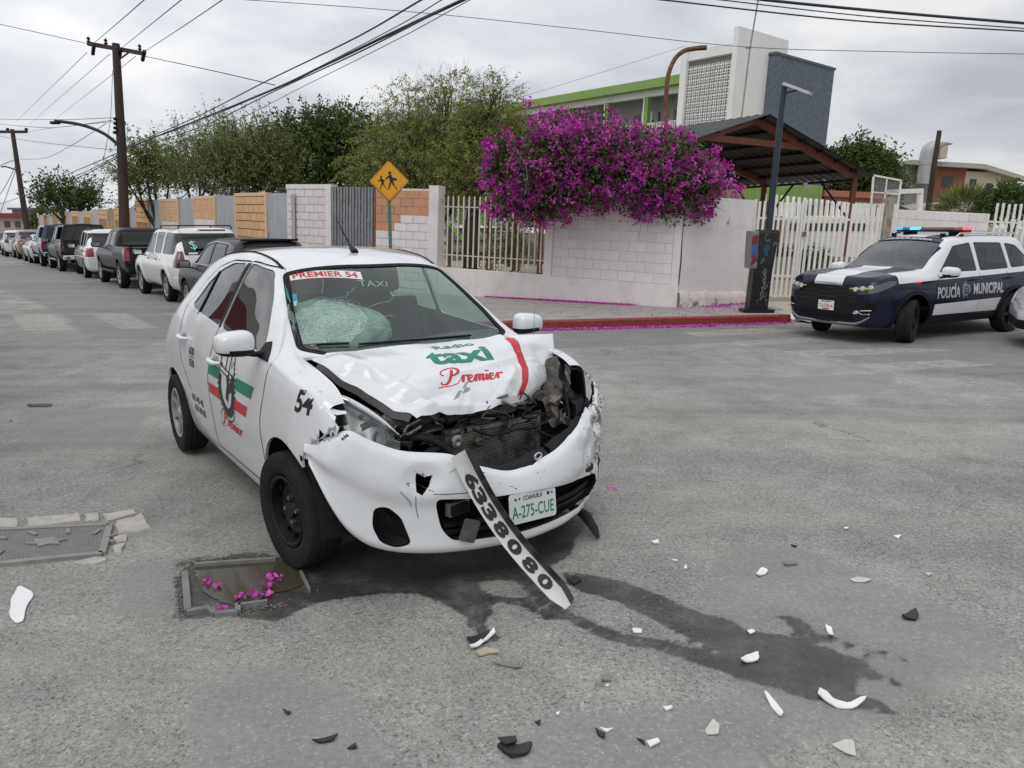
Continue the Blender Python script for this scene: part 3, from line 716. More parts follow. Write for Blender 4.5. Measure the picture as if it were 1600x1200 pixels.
# side window seals and black pillar trim
for poly, dr in ((FWIN, doors[0]), (RWIN, doors[1])):
    c1 = MB(); prism_side(c1, inset(poly, -.010), -1.2, -.25); s1 = boolean(shell(tV, tF, -.002, .009, [M['rubber_trim']], False), c1.mesh(), 'INTERSECT')
    c1 = MB(); prism_side(c1, inset(poly, .016), -1.2, -.25); s1 = boolean(s1, c1.mesh(), 'DIFFERENCE'); obj('window_seal', fin(s1, M['rubber_trim'], None, 40), dr)
c1 = MB(); prism_side(c1, [(-1.165, 1.436), (-1.225, 1.438), (-1.275, 1.06), (-1.235, 1.055)], -1.2, -.25)
obj('pillar_trim', fin(boolean(shell(tV, tF, -.0015, .01, [M['plastic']], False), c1.mesh(), 'INTERSECT'), M['plastic'], None, 40), doors[0])
c1 = MB(); prism_side(c1, [(-1.715, 1.375), (-1.745, 1.36), (-1.82, 1.09), (-1.80, 1.08)], -1.2, -.25)
obj('window_divider', fin(boolean(shell(tV, tF, -.001, .01, [M['plastic']], False), c1.mesh(), 'INTERSECT'), M['plastic'], None, 40), doors[1])
for pl_ in ([(-.335, .31), (-.325, .50), (-.315, .66), (-.245, .84), (-.225, .98)], [(-1.262, 1.05), (-1.345, .80), (-1.375, .62), (-1.385, .29)], [(-2.13, 1.12), (-2.15, .95), (-2.10, .76), (-2.0, .655), (-1.93, .56)], [(-.335, .305), (-1.38, .29)]):
    decal('door_gap', ribbon2d(pl_, .007, 4), (0, -.84, 0), (1, 0, 0), (0, 0, 1), M['rubber_trim'], body, t_bvh, (0, -1, 0), .0012, .05, .3)
# roof ditch mouldings
for s in (-1, 1):
    pts = []
    for x in np.linspace(-.86, -2.35, 16):
        h = t_bvh.ray_cast(Vector((x, s * .49, 2)), Vector((0, 0, -1))); pts.append(h[0] + Vector((0, 0, .002)))
    b = MB(); b.tube(pts, .010, 6, flat=.5); b.build('roof_moulding', M['rubber_trim'], taxi, 60)

add_wheels(taxi, (.0, -2.45), 1.50, .292, .185, 'cover', steer=R(7), camber=R(-1), styles={1: 'steel'})
# wheel wells, floor pan and cabin
for x in (0, -2.45):
    for s in (-1, 1):
        b = MB(); n = 14; V = []; rr = .375
        for a in np.linspace(-.1, PI + .1, n): V += [(x + rr * math.cos(a), s * .50, .29 + rr * math.sin(a)), (x + rr * math.cos(a), s * .79, .29 + rr * math.sin(a))]
        b.add(V, [(2 * i, 2 * i + 1, 2 * i + 3, 2 * i + 2) for i in range(n - 1)]); b.add([V[2 * i] for i in range(n)], [tuple(range(n))])
        b.build('wheel_arch_liner', M['plastic'], taxi, 50)
b = MB(); b.b2((-.25, -.72, .45), (-.14, .72, .99)); b.build('firewall', M['dark_in'], taxi)
b = MB(); b.b2((-2.9, -.72, .42), (-.2, .72, .46)); b.build('cabin_floor', M['dark_in'], taxi)
for nm, x in (('seat', -1.15),): seats(taxi, x, .48, .76)
seats(taxi, -2.0, .5, .70, 1, .55, 'rear_bench')
# dashboard with steering wheel
b = MB(); prof = [(-.16, .95), (-.30, 1.005), (-.50, 1.0), (-.60, .93), (-.62, .80), (-.52, .62), (-.2, .55)]
V = [(x, y * (1 if k < 3 else .97), z + (.02 if abs(y) > .2 else 0)) for y in (-.69, -.4, -.15, .15, .4, .69) for k, (x, z) in enumerate(prof)]
b.add(V, [(i * 7 + j, i * 7 + j + 1, (i + 1) * 7 + j + 1, (i + 1) * 7 + j) for i in range(5) for j in range(6)]); dash = b.build('dashboard', mat('dashboard_plastic', (.05, .05, .052), .6, var=.2), taxi, 60)
b = MB(); Mw = Matrix.Translation((-.72, .37, .97)) @ Matrix.Rotation(R(68), 4, 'Y')
b.tube([Mw @ Vector((.18 * math.cos(a), .18 * math.sin(a), 0)) for a in np.linspace(0, 2 * PI, 26)], .014, 8); b.tube([Mw @ Vector((-.17, 0, 0)), Mw @ Vector((.17, 0, 0))], .02, 6); b.tube([Mw @ Vector((0, 0, 0)), Vector((-.5, .37, .88))], .03, 8)
b.build('steering_wheel', M['plastic'], taxi, 60)
# deployed passenger airbag
M['airbag'] = mat('airbag_cloth', (.36, .42, .39), .85, var=.25, vs=9, bump=2.5, bs=7, spec=.2)
bm = bmesh.new(); bmesh.ops.create_icosphere(bm, subdivisions=4, radius=1.0)
from mathutils import noise as mnoise
for v in bm.verts:
    p = v.co.copy(); d = 1 + .20 * mnoise.noise(p * 1.7) + .12 * abs(mnoise.noise(p * 4)) + .05 * mnoise.noise(p * 9)
    if p.y > .3: d += (p.y - .3) * .45 * max(0, 1 - abs(p.x) * 1.5)
    v.co = Vector((-.56 + p.x * .23 * d, -.33 + p.y * .26 * d, 1.085 + p.z * .115 * d - .10 * p.x * .23 / .23))
me = bpy.data.meshes.new('airbag'); bm.to_mesh(me); bm.free(); obj('airbag', fin(me, M['airbag'], None, 180), taxi)
# side mirrors
def mirror(root, c, s, paintm, sc=1.0, both=True):
    bm = bmesh.new(); bmesh.ops.create_uvsphere(bm, u_segments=24, v_segments=14, radius=1)
    for v in bm.verts:
        p = v.co; x, y, z = p.x, p.y, p.z
        x = math.copysign(abs(x) ** .75, x); z = math.copysign(abs(z) ** .62, z); y = math.copysign(abs(y) ** .6, y)
        if x < 0: x = -.35 * abs(x) ** .5
        v.co = Vector((x * .10, y * .115, z * .075 * (1 - .12 * y * s))) * sc
    me = bpy.data.meshes.new('mirror'); bm.to_mesh(me); bm.free()
    me.materials.append(paintm); me.materials.append(M['plastic'])
    for p in me.polygons: p.material_index = 1 if (p.center.z < -.036 * sc or p.center.x < -.02 * sc) else 0; p.use_smooth = True
    o = obj('side_mirror', me, root, loc=c)
    b = MB(); b.tube([(0, 0, -.05 * sc), (-.02, -s * .11 * sc, -.075 * sc), (-.02, -s * .2 * sc, -.08 * sc)], [.018, .020, .028], 8, flat=.7); b.build('mirror_arm', M['plastic'], o, 60)
    b = MB(); b.add([(-.036 * sc, y * sc, z * sc) for y, z in ((-.09, -.05), (.09, -.05), (.09, .05), (-.09, .05))], [(0, 1, 2, 3)]); b.build('mirror_glass', M['chrome'], o)
    return o
mirror(taxi, (-.385, -.915, 1.075), -1, M['white'], .86); mirror(taxi, (-.42, .925, 1.05), 1, M['white'], .86)
# black triangle at the mirror foot
b = MB(); prism_side(b, fillet([(-.26, 1.0), (-.44, .985), (-.42, 1.10)], .02), -.80, -.70)
c1 = MB(); prism_side(c1, [(-.28, .985), (-.45, .99), (-.45, 1.06), (-.40, 1.07)], -1.2, -.25)
obj('mirror_base', fin(boolean(shell(tV, tF, -.004, .012, [M['plastic']], False), c1.mesh(), 'INTERSECT'), M['plastic'], None, 40), doors[0])
# door handles
for x, z, dr in ((-1.185, .865, doors[0]), (-2.02, .915, doors[1])):
    h = t_bvh.ray_cast(Vector((x, -2, z)), Vector((0, 1, 0)))[0]
    b = MB(); b.tube([(x - .085, h.y + .006, z + .004), (x - .065, h.y - .028, z + .004), (x, h.y - .038, z), (x + .06, h.y - .03, z - .004), (x + .085, h.y + .006, z - .004)], [.010, .016, .019, .017, .011], 10, flat=.8); b.build('door_handle', M['white'], dr, 60)
    b = MB(); b.prism(fillet([(-.055, -.028), (.055, -.028), (.05, .028), (-.05, .028)], .025), (1, 0, 0), (0, 0, 1), (0, -1, 0), (x + .0, h.y, z), .0005, .0015); b.build('handle_shade_plate', mat('handle_shade', (.35, .35, .36), .5), dr)  # flat grey plate: shade of a handle recess put into its colour
# aerial
b = MB(); hz = t_bvh.ray_cast(Vector((-.98, 0, 2)), Vector((0, 0, -1)))[0].z
b.tube([(-.95, 0, hz), (-1.0, 0, hz + .022), (-1.03, 0, hz + .03)], [.022, .018, .006], 8); b.tube([(-1.0, 0, hz + .02), (-1.19, -.02, hz + .21)], [.006, .003], 6); b.build('roof_aerial', M['plastic'], taxi, 50)
# ------------------------------------------------------------------ the taxi's smashed front
tinv = (Matrix.Translation((TX, TY, 0)) @ Matrix.Rotation(TA, 4, 'Z')).inverted()
def tray(px, py):
    o = tinv @ Vector((0, 0, CAM_H)); d = (tinv.to_3x3() @ Vector(ray(px, py))).normalized(); return o, d
def tpick(px, py, bvh):
    o, d = tray(px, py); h = bvh.ray_cast(o, d); return h[0]
def tplane(px, py, ax, val):
    o, d = tray(px, py); return o + d * ((val - o[ax]) / d[ax])
def sheet(g, th, mats, smooth=40, mi_in=1, face=(.6, -.1, .8)):
    """g (r, c, 3) grid -> solid sheet, thickness th behind it"""
    e1_, e2_ = g[-1, :].mean(0) - g[0, :].mean(0), g[:, -1].mean(0) - g[:, 0].mean(0)
    if np.cross(e2_, e1_) @ np.array(face, float) < 0: g = g[:, ::-1]
    r, c, _ = g.shape; V = g.reshape(-1, 3); I = lambda i, j: i * c + j
    F = [(I(i, j), I(i, j + 1), I(i + 1, j + 1), I(i + 1, j)) for i in range(r - 1) for j in range(c - 1)]
    me = mesh_of(V, F); N = np.zeros(len(V) * 3, np.float32); me.vertices.foreach_get('normal', N); N = N.reshape(-1, 3)
    n = len(V); B = V - N * th
    bd = [I(0, j) for j in range(c)] + [I(i, c - 1) for i in range(1, r)] + [I(r - 1, j) for j in range(c - 2, -1, -1)] + [I(i, 0) for i in range(r - 2, 0, -1)]
    FF = F + [tuple(i + n for i in f[::-1]) for f in F] + [(bd[(k + 1) % len(bd)], bd[k], bd[k] + n, bd[(k + 1) % len(bd)] + n) for k in range(len(bd))]
    return mesh_of(np.concatenate([V, B]), FF, mats, [0] * len(F) + [mi_in] * len(F) + [0] * len(bd), smooth)
def dense(ctrl, nr, nc):
    g = np.array(ctrl, float); g = pchip(np.arange(g.shape[0]), g, np.linspace(0, g.shape[0] - 1, nr))
    return np.swapaxes(pchip(np.arange(g.shape[1]), np.swapaxes(g, 0, 1), np.linspace(0, g.shape[1] - 1, nc)), 0, 1)
def nz(p, s, o=0.): return mnoise.noise(Vector(p) * s + Vector((o, o * 1.7, -o)))
M['scraped'] = mat('scraped_white_paint', (.69, .70, .71), .35, 0, .7, var=.04, vs=3, stain=(.16, .15, .14), ss=5.5, sl=(.635, .66))
M['scuffed'] = mat('scuffed_white_paint', (.69, .70, .71), .34, 0, .8, var=.03, vs=3, stain=(.22, .21, .20), ss=9, sl=(.69, .70), stretch=(1, 1, 4))
def wear_by_side(m):
    t = NT(m); b = m.node_tree.nodes['Principled BSDF']; src = b.inputs['Base Color'].links[0].from_socket; co = t.n.new('ShaderNodeTexCoord').outputs['Object']; sp = t.n.new('ShaderNodeSeparateXYZ'); t.l.new(co, sp.inputs[0])
    thr = t.rng(sp.outputs[1], .35, .80, .0, .21); n1_ = t.math('ADD', t.noise(co, 9, 8, .8, 1.2), thr); bare = t.rng(n1_, .715, .725); n2_ = t.math('ADD', t.noise(co, 26, 6, .8), t.math('MULTIPLY', thr, .6)); bare = t.math('MAXIMUM', bare, t.rng(n2_, .70, .715))
    d1 = t.n.new('ShaderNodeVectorMath'); d1.operation = 'DISTANCE'; d1.inputs[1].default_value = (.60, -.41, .53); t.l.new(co, d1.inputs[0]); near = t.rng(d1.outputs['Value'], .11, .02, 0, .16); bare = t.math('MAXIMUM', bare, t.rng(t.math('ADD', t.noise(co, 22, 6, .8), near), .68, .70))
    c1_ = t.mix(bare, src, t.mix(t.rng(t.noise(co, 40, 4), .4, .6), (.05, .045, .04), (.26, .24, .21))); c1_ = t.mix(t.rng(t.noise(co, 3.5, 6, .7), .48, .75, 0, .22), c1_, (.42, .39, .35)); t.l.new(c1_, b.inputs['Base Color']); t.l.new(t.rng(bare, 0, 1, .34, .7), b.inputs['Roughness'])
wear_by_side(M['scuffed'])
M['grime'] = mat('greasy_engine_metal', (.055, .050, .044), .6, .2, var=.6, vs=16, stain=(.20, .18, .15), ss=11, sl=(.5, .64))
M['alu'] = mat('dirty_aluminium', (.20, .185, .165), .5, .3, var=.5, vs=14, stain=(.05, .045, .04), ss=12, sl=(.5, .6))
# bumper cover
TOPL = [(.27, -.805, .70), (.41, -.755, .738), (.48, -.69, .772), (.53, -.60, .722), (.59, -.47, .668), (.655, -.28, .64), (.69, -.10, .556), (.70, .08, .51), (.68, .30, .545), (.62, .50, .61), (.52, .68, .67), (.42, .82, .69), (.31, .925, .77), (.17, .965, .84)]
BOTL = [(.31, -.79, .60), (.41, -.755, .44), (.47, -.70, .315), (.53, -.60, .225), (.59, -.47, .188), (.655, -.28, .168), (.69, -.1, .158), (.70, .08, .152), (.68, .30, .156), (.62, .51, .175), (.50, .70, .20), (.38, .84, .23), (.27, .93, .27), (.12, .955, .37)]
ctr = []
for a_, b_ in zip(TOPL, BOTL):
    a_, b_ = np.array(a_), np.array(b_); out = np.array([1.0, a_[1] * 1.1, 0]); out /= np.linalg.norm(out); col = []
    for v, k in ((0, -.035), (.05, -.006), (.14, .012), (.35, .030), (.55, .012), (.75, .018), (.9, .026), (.97, .012), (1, -.02)):
        col.append(a_ + (b_ - a_) * v + out * k)
    ctr.append(col)
bg_ = dense(np.swapaxes(np.array(ctr), 0, 1), 44, 150)
for i in range(bg_.shape[0]):
    for j in range(bg_.shape[1]):
        p = bg_[i, j]; k = max(0, min(1, (p[1] - .42) / .3)); q = Vector(p)
        dmg = abs(nz(p, 7)) * .05 + nz(p, 16, 3) * .018
        p[0] -= k * dmg; p[2] += k * nz(p, 9, 5) * .018; p[1] -= k * max(0, nz(p, 6, 9)) * .03
        p[0] += .006 * nz(p, 4, 2); e_ = max(0, 1 - i / 5); p[2] += e_ * k * (.03 * nz((j * .13, 0, 0), 3, 2) - .02 * abs(nz((j * .4, 1, 0), 3, 6)))

        d = math.hypot(p[1] + .40, (p[2] - .54) * 1.2); p[0] -= .03 * max(0, 1 - d / .10)
bme = sheet(bg_, .0045, [M['scuffed'], M['plastic']], face=(1, 0, 0))
INT = fillet([(-.35, .448), (-.10, .425), (.24, .402), (.49, .372), (.66, .345), (.755, .32), (.74, .26), (.62, .232), (.24, .215), (.04, .212), (-.16, .225), (-.28, .24), (-.325, .30)], .03)
FOG = fillet([(-.60, .425), (-.545, .428), (-.49, .37), (-.455, .245), (-.52, .232), (-.585, .265), (-.612, .34)], .025)
FOGL = fillet([(.80, .36), (.865, .385), (.875, .33), (.845, .255), (.80, .25)], .015)
RIP = [(-.42, .575), (-.385, .55), (-.35, .56), (-.37, .51), (-.405, .47), (-.43, .49)]
for poly in (INT, FOG, FOGL, RIP):
    c1 = MB(); c1.prism(poly, (0, 1, 0), (0, 0, 1), (1, 0, 0), (0, 0, 0), .25, .95); bme = boolean(bme, c1.mesh(), 'DIFFERENCE')
bumper = obj('front_bumper', fin(bme, (), None, 38), taxi)
bb = bvh_of([v.co for v in bme.vertices], [p.vertices for p in bme.polygons])
def ring(name, poly, mt, d_in, wid, parent, x0=None, depth=.05):
    """recessed lining of an opening with a back plate"""
    b = MB(); k = len(poly); V = []
    for off, dx in ((0, 0.0), (wid, -depth)):
        for (y, z) in inset(poly, off):
            xx = float(np.interp(y, [q[1] for q in TOPL], [q[0] for q in TOPL])); V.append((xx + dx + .004, y, z))
    b.add(V, [(i, (i + 1) % k, (i + 1) % k + k, i + k) for i in range(k)] + [tuple(range(k, 2 * k))]); return b.build(name, mt, parent, 50)
ring('fog_lamp_recess', FOG, M['plastic'], 0, .02, bumper, depth=.06)
ring('fog_lamp_recess', FOGL, M['plastic'], 0, .01, bumper, depth=.05)
gr = ring('lower_grille', INT, M['dark_in'], 0, .006, bumper, depth=.07)
for z in (.30, .262):
    b = MB(); b.tube([(float(np.interp(y, [q[1] for q in TOPL], [q[0] for q in TOPL])) - .035, y, z + .02 * (.4 - y) - .02) for y in np.linspace(-.29, .72, 12)], .010, 6, flat=1.4); b.build('grille_slat', M['plastic'], bumper, 50)
b = MB(); b.tube([(float(np.interp(y, [q[1] for q in TOPL], [q[0] for q in TOPL])) - .02, y, .405 - .05 * max(0, y)) for y in np.linspace(-.1, .70, 12)], .028, 6, flat=1); b.build('grille_slat', M['plastic'], bumper, 50)
b = MB(); b.box((.655, -.235, .385), (.03, .12, .06), 0, Matrix.Rotation(R(12), 3, 'Z')); b.build('tow_cover_socket', M['steel'], bumper); 
b = MB(); b.box((.668, -.235, .385), (.03, .10, .046), 0, Matrix.Rotation(R(12), 3, 'Z')); b.build('socket_opening', M['dark_in'], bumper)
b = MB(); b.prism(fillet([(-.045, -.055), (.045, -.055), (.045, .055), (-.045, .055)], .012), (0, .9, -.35), (0, .35, .9), (1, 0, 0), (.70, -.20, .278), 0, .008); b.build('hanging_cover', mat('grey_cover', (.10, .10, .10), .7, var=.3, vs=30), bumper)
# torn edge stubs, scratches and plate holes on the bumper
b = []
rnd = random.Random(5)
for k in range(9):
    y = rnd.uniform(.55, .93); z = rnd.uniform(.42, .72); L = rnd.uniform(.02, .09); a = rnd.uniform(-.9, .5)
    b.append(ribbon2d([(y, z), (y + L * .5 * math.cos(a) + .006, z + L * .5 * math.sin(a)), (y + L * math.cos(a), z + L * math.sin(a))], rnd.uniform(.004, .012), 3))
for k in range(10):
    y = rnd.uniform(-.45, .4); z = rnd.uniform(.46, .60) if y < -.1 else rnd.uniform(.44, .49); L = rnd.uniform(.01, .06); a = rnd.uniform(-.4, .3)
    b.append(ribbon2d([(y, z), (y + L * math.cos(a), z + L * math.sin(a))], rnd.uniform(.0015, .004), 0))
for y, z in ((-.755, .728), (-.745, .732), (-.70, .742), (-.69, .75), (-.68, .755), (-.775, .725)): b.append(([(y + .006 * math.cos(t), z + .006 * math.sin(t)) for t in np.linspace(0, 2 * PI, 8, endpoint=False)], [tuple(range(8))]))
b += [ribbon2d([(-.435, .47), (-.43, .42), (-.42, .36)], .003, 4), ribbon2d([(-.36, .475), (-.28, .468), (-.15, .462), (-.10, .463)], .004, 4), ribbon2d([(-.50, .50), (-.46, .45), (-.45, .42)], .003, 4)]
tag(decal('scratches', merge2d(b), (0, 0, 0), (0, 1, 0), (0, 0, 1), mat('bare_scratches', (.10, .095, .09), .7), bumper, bb, (1, 0, 0), .0012, .03, 1.2), kind='stuff')
# licence plate
pl_o = Vector((.725, .145, .335)); plu = Vector((-.10, 1, -.06)).normalized(); plv = Vector((-.12, .02, 1)).normalized(); pln = plu.cross(plv).normalized()
b = MB(); b.prism(fillet([(-.15, -.073), (.15, -.073), (.15, .073), (-.15, .073)], .02), plu, plv, pln, pl_o, 0, .003); plate = b.build('licence_plate', mat('plate_white', (.66, .68, .66), .4, var=.08, vs=20), taxi)
def fit(vf, w, h):
    xs = [p[0] for p in vf[0]]; ys = [p[1] for p in vf[0]]; cx, cy = (max(xs) + min(xs)) / 2, (max(ys) + min(ys)) / 2
    return [((x - cx) * w / (max(xs) - min(xs)), (y - cy) * h / (max(ys) - min(ys))) for x, y in vf[0]], vf[1]
decal('plate_number', xf2d(fit(text2d('A-275-CUE', 1, .01), .27, .062), 1, 0, -.018), pl_o + pln * .003, plu, plv, M['green_print'], plate, off=.001)
decal('plate_state', xf2d(fit(text2d('COAHUILA', 1, .02), .125, .022), 1, .0, .046), pl_o + pln * .003, plu, plv, M['black_print'], plate, off=.001)
b = [([(x - w, y - w), (x + w, y - w), (x + w, y + w), (x - w, y + w)], [(0, 1, 2, 3)]) for x, y, w in ((-.11, .045, .006), (.10, .046, .008), (-.085, .046, .005), (.125, .046, .005))]
decal('plate_marks', merge2d(b), pl_o + pln * .003, plu, plv, M['black_print'], plate, off=.001)
b = [([(-.148, .070), (.148, .070), (.148, .073), (-.148, .073)], [(0, 1, 2, 3)]), ([(-.148, -.073), (.148, -.073), (.148, -.070), (-.148, -.070)], [(0, 1, 2, 3)])]

# crumpled hood
HC = [[(-.20, -.62, 1.020), (-.11, -.42, 1.032), (-.075, -.2, 1.036), (-.05, .05, 1.04), (-.02, .3, 1.045), (.04, .52, 1.055), (.12, .72, 1.055)],
      [(-.02, -.595, .990), (.05, -.41, 1.010), (.08, -.19, 1.016), (.10, .05, 1.022), (.12, .28, 1.026), (.14, .50, 1.03), (.16, .70, .995)],
      [(.17, -.51, .905), (.20, -.37, .952), (.23, -.17, .955), (.25, .05, .955), (.25, .26, .957), (.23, .47, .962), (.20, .685, .925)],
      [(.36, -.42, .835), (.36, -.31, .882), (.37, -.15, .880), (.365, .05, .872), (.36, .25, .868), (.31, .46, .872), (.22, .675, .875)],
      [(.50, -.345, .802), (.475, -.25, .803), (.465, -.13, .790), (.455, .05, .785), (.41, .27, .780), (.34, .43, .790), (.24, .63, .815)]]
hg = dense(HC, 90, 150)
for i in range(hg.shape[0]):
    for j in range(hg.shape[1]):
        p = hg[i, j]; u = j / 149; v = i / 89
        w = .010 * nz(p, 5, 1) + .006 * nz(p, 11, 4) * (v ** 1.5) * 1.5
        w -= .013 * max(0, 1 - 6 * abs(nz(p, 2.6, 8))) * (.4 + v) + .008 * max(0, 1 - 7 * abs(nz(p, 4.5, 15))) * v
        def ridge(u0, v0, u1, v1, wd, h):
            t = ((u - u0) * (u1 - u0) + (v - v0) * (v1 - v0)) / ((u1 - u0) ** 2 + (v1 - v0) ** 2); t = min(1, max(0, t))
            return h * max(0, 1 - math.hypot((u - u0 - t * (u1 - u0)), (v - v0 - t * (v1 - v0)) * .7) / wd) ** 1.3
        w += ridge(.10, .15, .22, .98, .07, .020) + ridge(.76, .0, .84, 1, .06, .016) - ridge(.90, .35, .97, .95, .08, .03) + ridge(.86, .55, 1.0, .72, .05, .018) - ridge(.35, .75, .55, .95, .08, .014) + ridge(.58, .97, .74, .60, .05, .016) + ridge(.3, .62, .8, .45, .05, .008) - ridge(.68, .8, .74, 1.0, .05, .014)
        p += np.array([.45, 0, .89]) * w
        if v > .93: p[0] -= .012 * (v - .93) / .07; p[2] -= (.012 + .02 * nz((u * 9, 0, 0), 1, 7)) * (v - .93) / .07
M['hood_paint'] = mat('hood_paint', (.69, .70, .71), .34, 0, .8, var=.03, vs=3, stain=(.30, .30, .29), ss=7, sl=(.70, .71))
hme = sheet(hg, .0025, [M['hood_paint'], M['dark_in']], 30); hood = obj('hood', hme, taxi)
hb = bvh_of([v.co for v in hme.vertices], [p.vertices for p in hme.polygons])
HN = Vector((.62, 0, .78)); HU = Vector((.06, 1, .0)).normalized(); HV = Vector((-.78, .04, .62))
def hood_print(name, vf, px, py, mt, rot=0):
    o = tpick(px, py, hb); decal(name, vf, o, HU, HV, mt, hood, hb, HN, .0015, .03, .15)
hood_print('taxi_lettering', fit(text2d('taxi', 1, .035), .365, .125), 717, 556, M['green_print'])
hood_print('radio_lettering', fit(text2d('Radio', 1, .02), .235, .05), 708, 541, M['green_print'])
pv = premier2d(1); hood_print('premier_lettering', xf2d(fit(pv, .40, .125), 1, rot=.0), 733, 587, M['red_print'])
o_ = tpick(805, 540, hb); 
def hp(px, py): q = tpick(px, py, hb) or tplane(px, py, 1, .45); d = q - o_; return (d.dot(HU), d.dot(HV))
decal('red_stripe', (lambda L, Rr: ([p for ab in zip(L, Rr) for p in ab], [(2 * i, 2 * i + 1, 2 * i + 3, 2 * i + 2) for i in range(len(L) - 1)]))([hp(789, 529), hp(803, 548), hp(815, 575), hp(816, 597), hp(808, 619)], [hp(803, 528), hp(815, 550), hp(825, 575), hp(825, 597), hp(817, 618)]), o_, HU, HV, M['red_print'], hood, hb, HN, .0018, .025, .15)
b = [([hp(*q) for q in L], [tuple(range(len(L)))]) for L in ([(722, 616), (727, 606), (735, 607), (732, 612)], [(708, 627), (716, 612), (722, 611), (716, 622)], [(728, 598), (733, 596), (727, 606), (722, 608)])]
decal('bare_scrape', merge2d(b), o_, HU, HV, M['scraped'] if 0 else mat('bare_primer', (.30, .30, .30), .7, var=.2, vs=40), hood, hb, HN, .0018, .02, .15)
# folded inner frame that hangs below the right edge of the hood
b = MB(); e1 = [Vector(hg[i, 0]) for i in range(18, 90, 6)]
V = []; 
for k, p in enumerate(e1): V += [p + Vector((0, .004, -.003)), p + Vector((-.01, -.012, -.028 - .012 * (k / 12))), p + Vector((-.03, .03, -.045 - .01 * (k / 12)))]
b.add(V, [(3 * i + j, 3 * i + j + 1, 3 * i + j + 4, 3 * i + j + 3) for i in range(len(e1) - 1) for j in range(2)]); b.build('hood_inner_frame', mat('primer_frame', (.10, .095, .095), .6, var=.2), hood, 30)
b = MB(); b.tube([Vector(hg[i, 2]) + Vector((-.03, .03, -.04)) for i in range(10, 89, 8)], .022, 6); b.build('hood_rail', M['dark_in'], hood, 60)

# headlamp, right hand side
UP = [(.17, -.70, .880), (.215, -.665, .905), (.27, -.62, .892), (.34, -.53, .830), (.405, -.455, .757), (.445, -.40, .695)]
LO = [(.20, -.70, .71), (.30, -.695, .70), (.39, -.68, .685), (.46, -.62, .665), (.50, -.52, .645), (.495, -.43, .635)]
mid1 = [tuple(np.array(a) * .7 + np.array(c) * .3 + np.array([.018, -.018, .014])) for a, c in zip(UP, LO)]
mid2 = [tuple(np.array(a) * .3 + np.array(c) * .7 + np.array([.024, -.022, .004])) for a, c in zip(UP, LO)]
lg = dense([UP, mid1, mid2, LO], 14, 26)
lamp = obj('headlamp', sheet(lg, .003, [glass('headlamp_lens', (.80, .83, .82), 1.0, ior=1.65), M['plastic']], 60, 0, (1, -1, .5)), taxi)
ig = lg.copy(); c0 = ig.mean((0, 1)); ig = c0 + (ig - c0) * np.array([.86, .86, .84]) + np.array([-.045, .045, -.014])
for i in range(14):
    for j in range(26): ig[i, j] += np.array([-1, 1, -.3]) * (.020 * math.sin(i / 13 * PI) + .012 * math.sin(j / 25 * PI * 3) ** 2)
obj('reflector', sheet(ig, .003, [mat('grey_reflector', (.50, .51, .51), .3, .4), M['plastic']], 60, 1, (1, -1, .5)), lamp)
b = MB(); b.tube([Vector(lg[1, j]) + Vector((-.018, .018, -.012)) for j in range(2, 25)], [.008 + .013 * math.sin(PI * (j - 2) / 22) for j in range(2, 25)], 8); b.build('chrome_strip', M['chrome'], lamp, 60)
b = MB(); b.lathe([(.0, .0), (.03, .005), (.052, .03), (.056, .04), (.06, .04)], 20, M=Matrix.Translation((.39, -.52, .70)) @ Matrix.Rotation(R(-50), 4, 'Z')); b.build('bulb_bowl', M['chrome'], lamp, 60)
b = MB(); b.tube([(.34, -.47, .70), (.39, -.49, .70)], .03, 10); b.build('bulb', M['white_lens'], lamp, 60)
# radiator, cross members, hoses and loose wreckage
b = MB(); b.b2((.36, -.13, .44), (.385, .41, .66)); rad = b.build('radiator', M['dark_in'], taxi)
b = MB()
for k in range(20): z = .446 + k * .0108; b.b2((.385, -.125, z), (.396, .405, z + .0055))
tag(b.build('radiator_fins', M['alu'], rad), kind='stuff')
b = MB(); b.b2((.37, -.15, .43), (.40, -.125, .67)); b.b2((.37, .405, .43), (.40, .43, .66)); b.b2((.36, -.15, .655), (.40, .43, .675)); b.b2((.36, -.15, .425), (.40, .43, .445)); b.build('radiator_frame', M['alu'], rad)
b = MB(); gx_ = []
for k in range(19):
    y = -.55 + k * .06; x = .33 + .05 * nz((y, 0, 0), 4) - .25 * max(0, y - .35); z = .735 + .02 * nz((y, 3, 0), 6) + (.02 if y > .3 else 0)
    gx_.append(Vector((x, y, z)))
b.tube(gx_, [.024 + .007 * (k % 3) for k in range(19)], 6, flat=1.2); b.build('upper_crossmember', M['grime'], taxi, 30)
b = MB(); b.tube([Vector((.55 - .35 * max(0, y - .2) - .1 * max(0, -y - .3), y, .425 + .13 * max(0, y - .4))) for y in np.linspace(-.5, .74, 14)], .030, 6, flat=1.3); b.build('bumper_beam', M['dark_in'], taxi, 40)
b = MB(); b.lathe([(0, .0), (.012, .004), (.016, .010), (.028, .010), (.036, .004), (.036, -.014), (0, -.014)], 20, M=Matrix.Translation((.47, -.125, .635)) @ Matrix.Rotation(R(-80), 4, 'Z')); b.build('horn', M['steel'], taxi, 50)
b = MB(); b.lathe([(0, .0), (.010, .004), (.012, .010), (.020, .010), (.026, .004), (.026, -.010), (0, -.010)], 16, M=Matrix.Translation((.43, .03, .60)) @ Matrix.Rotation(R(-80), 4, 'Z')); b.build('horn', M['grime'], taxi, 50)
def hose(pts, r, mt, name='hose'): b = MB(); b.tube(cr_spline(pts, 6), r, 8); return b.build(name, mt, taxi, 60)
hose([(.36, -.44, .67), (.42, -.36, .685), (.47, -.27, .67), (.50, -.20, .62), (.50, -.17, .56)], .017, M['tyre'])
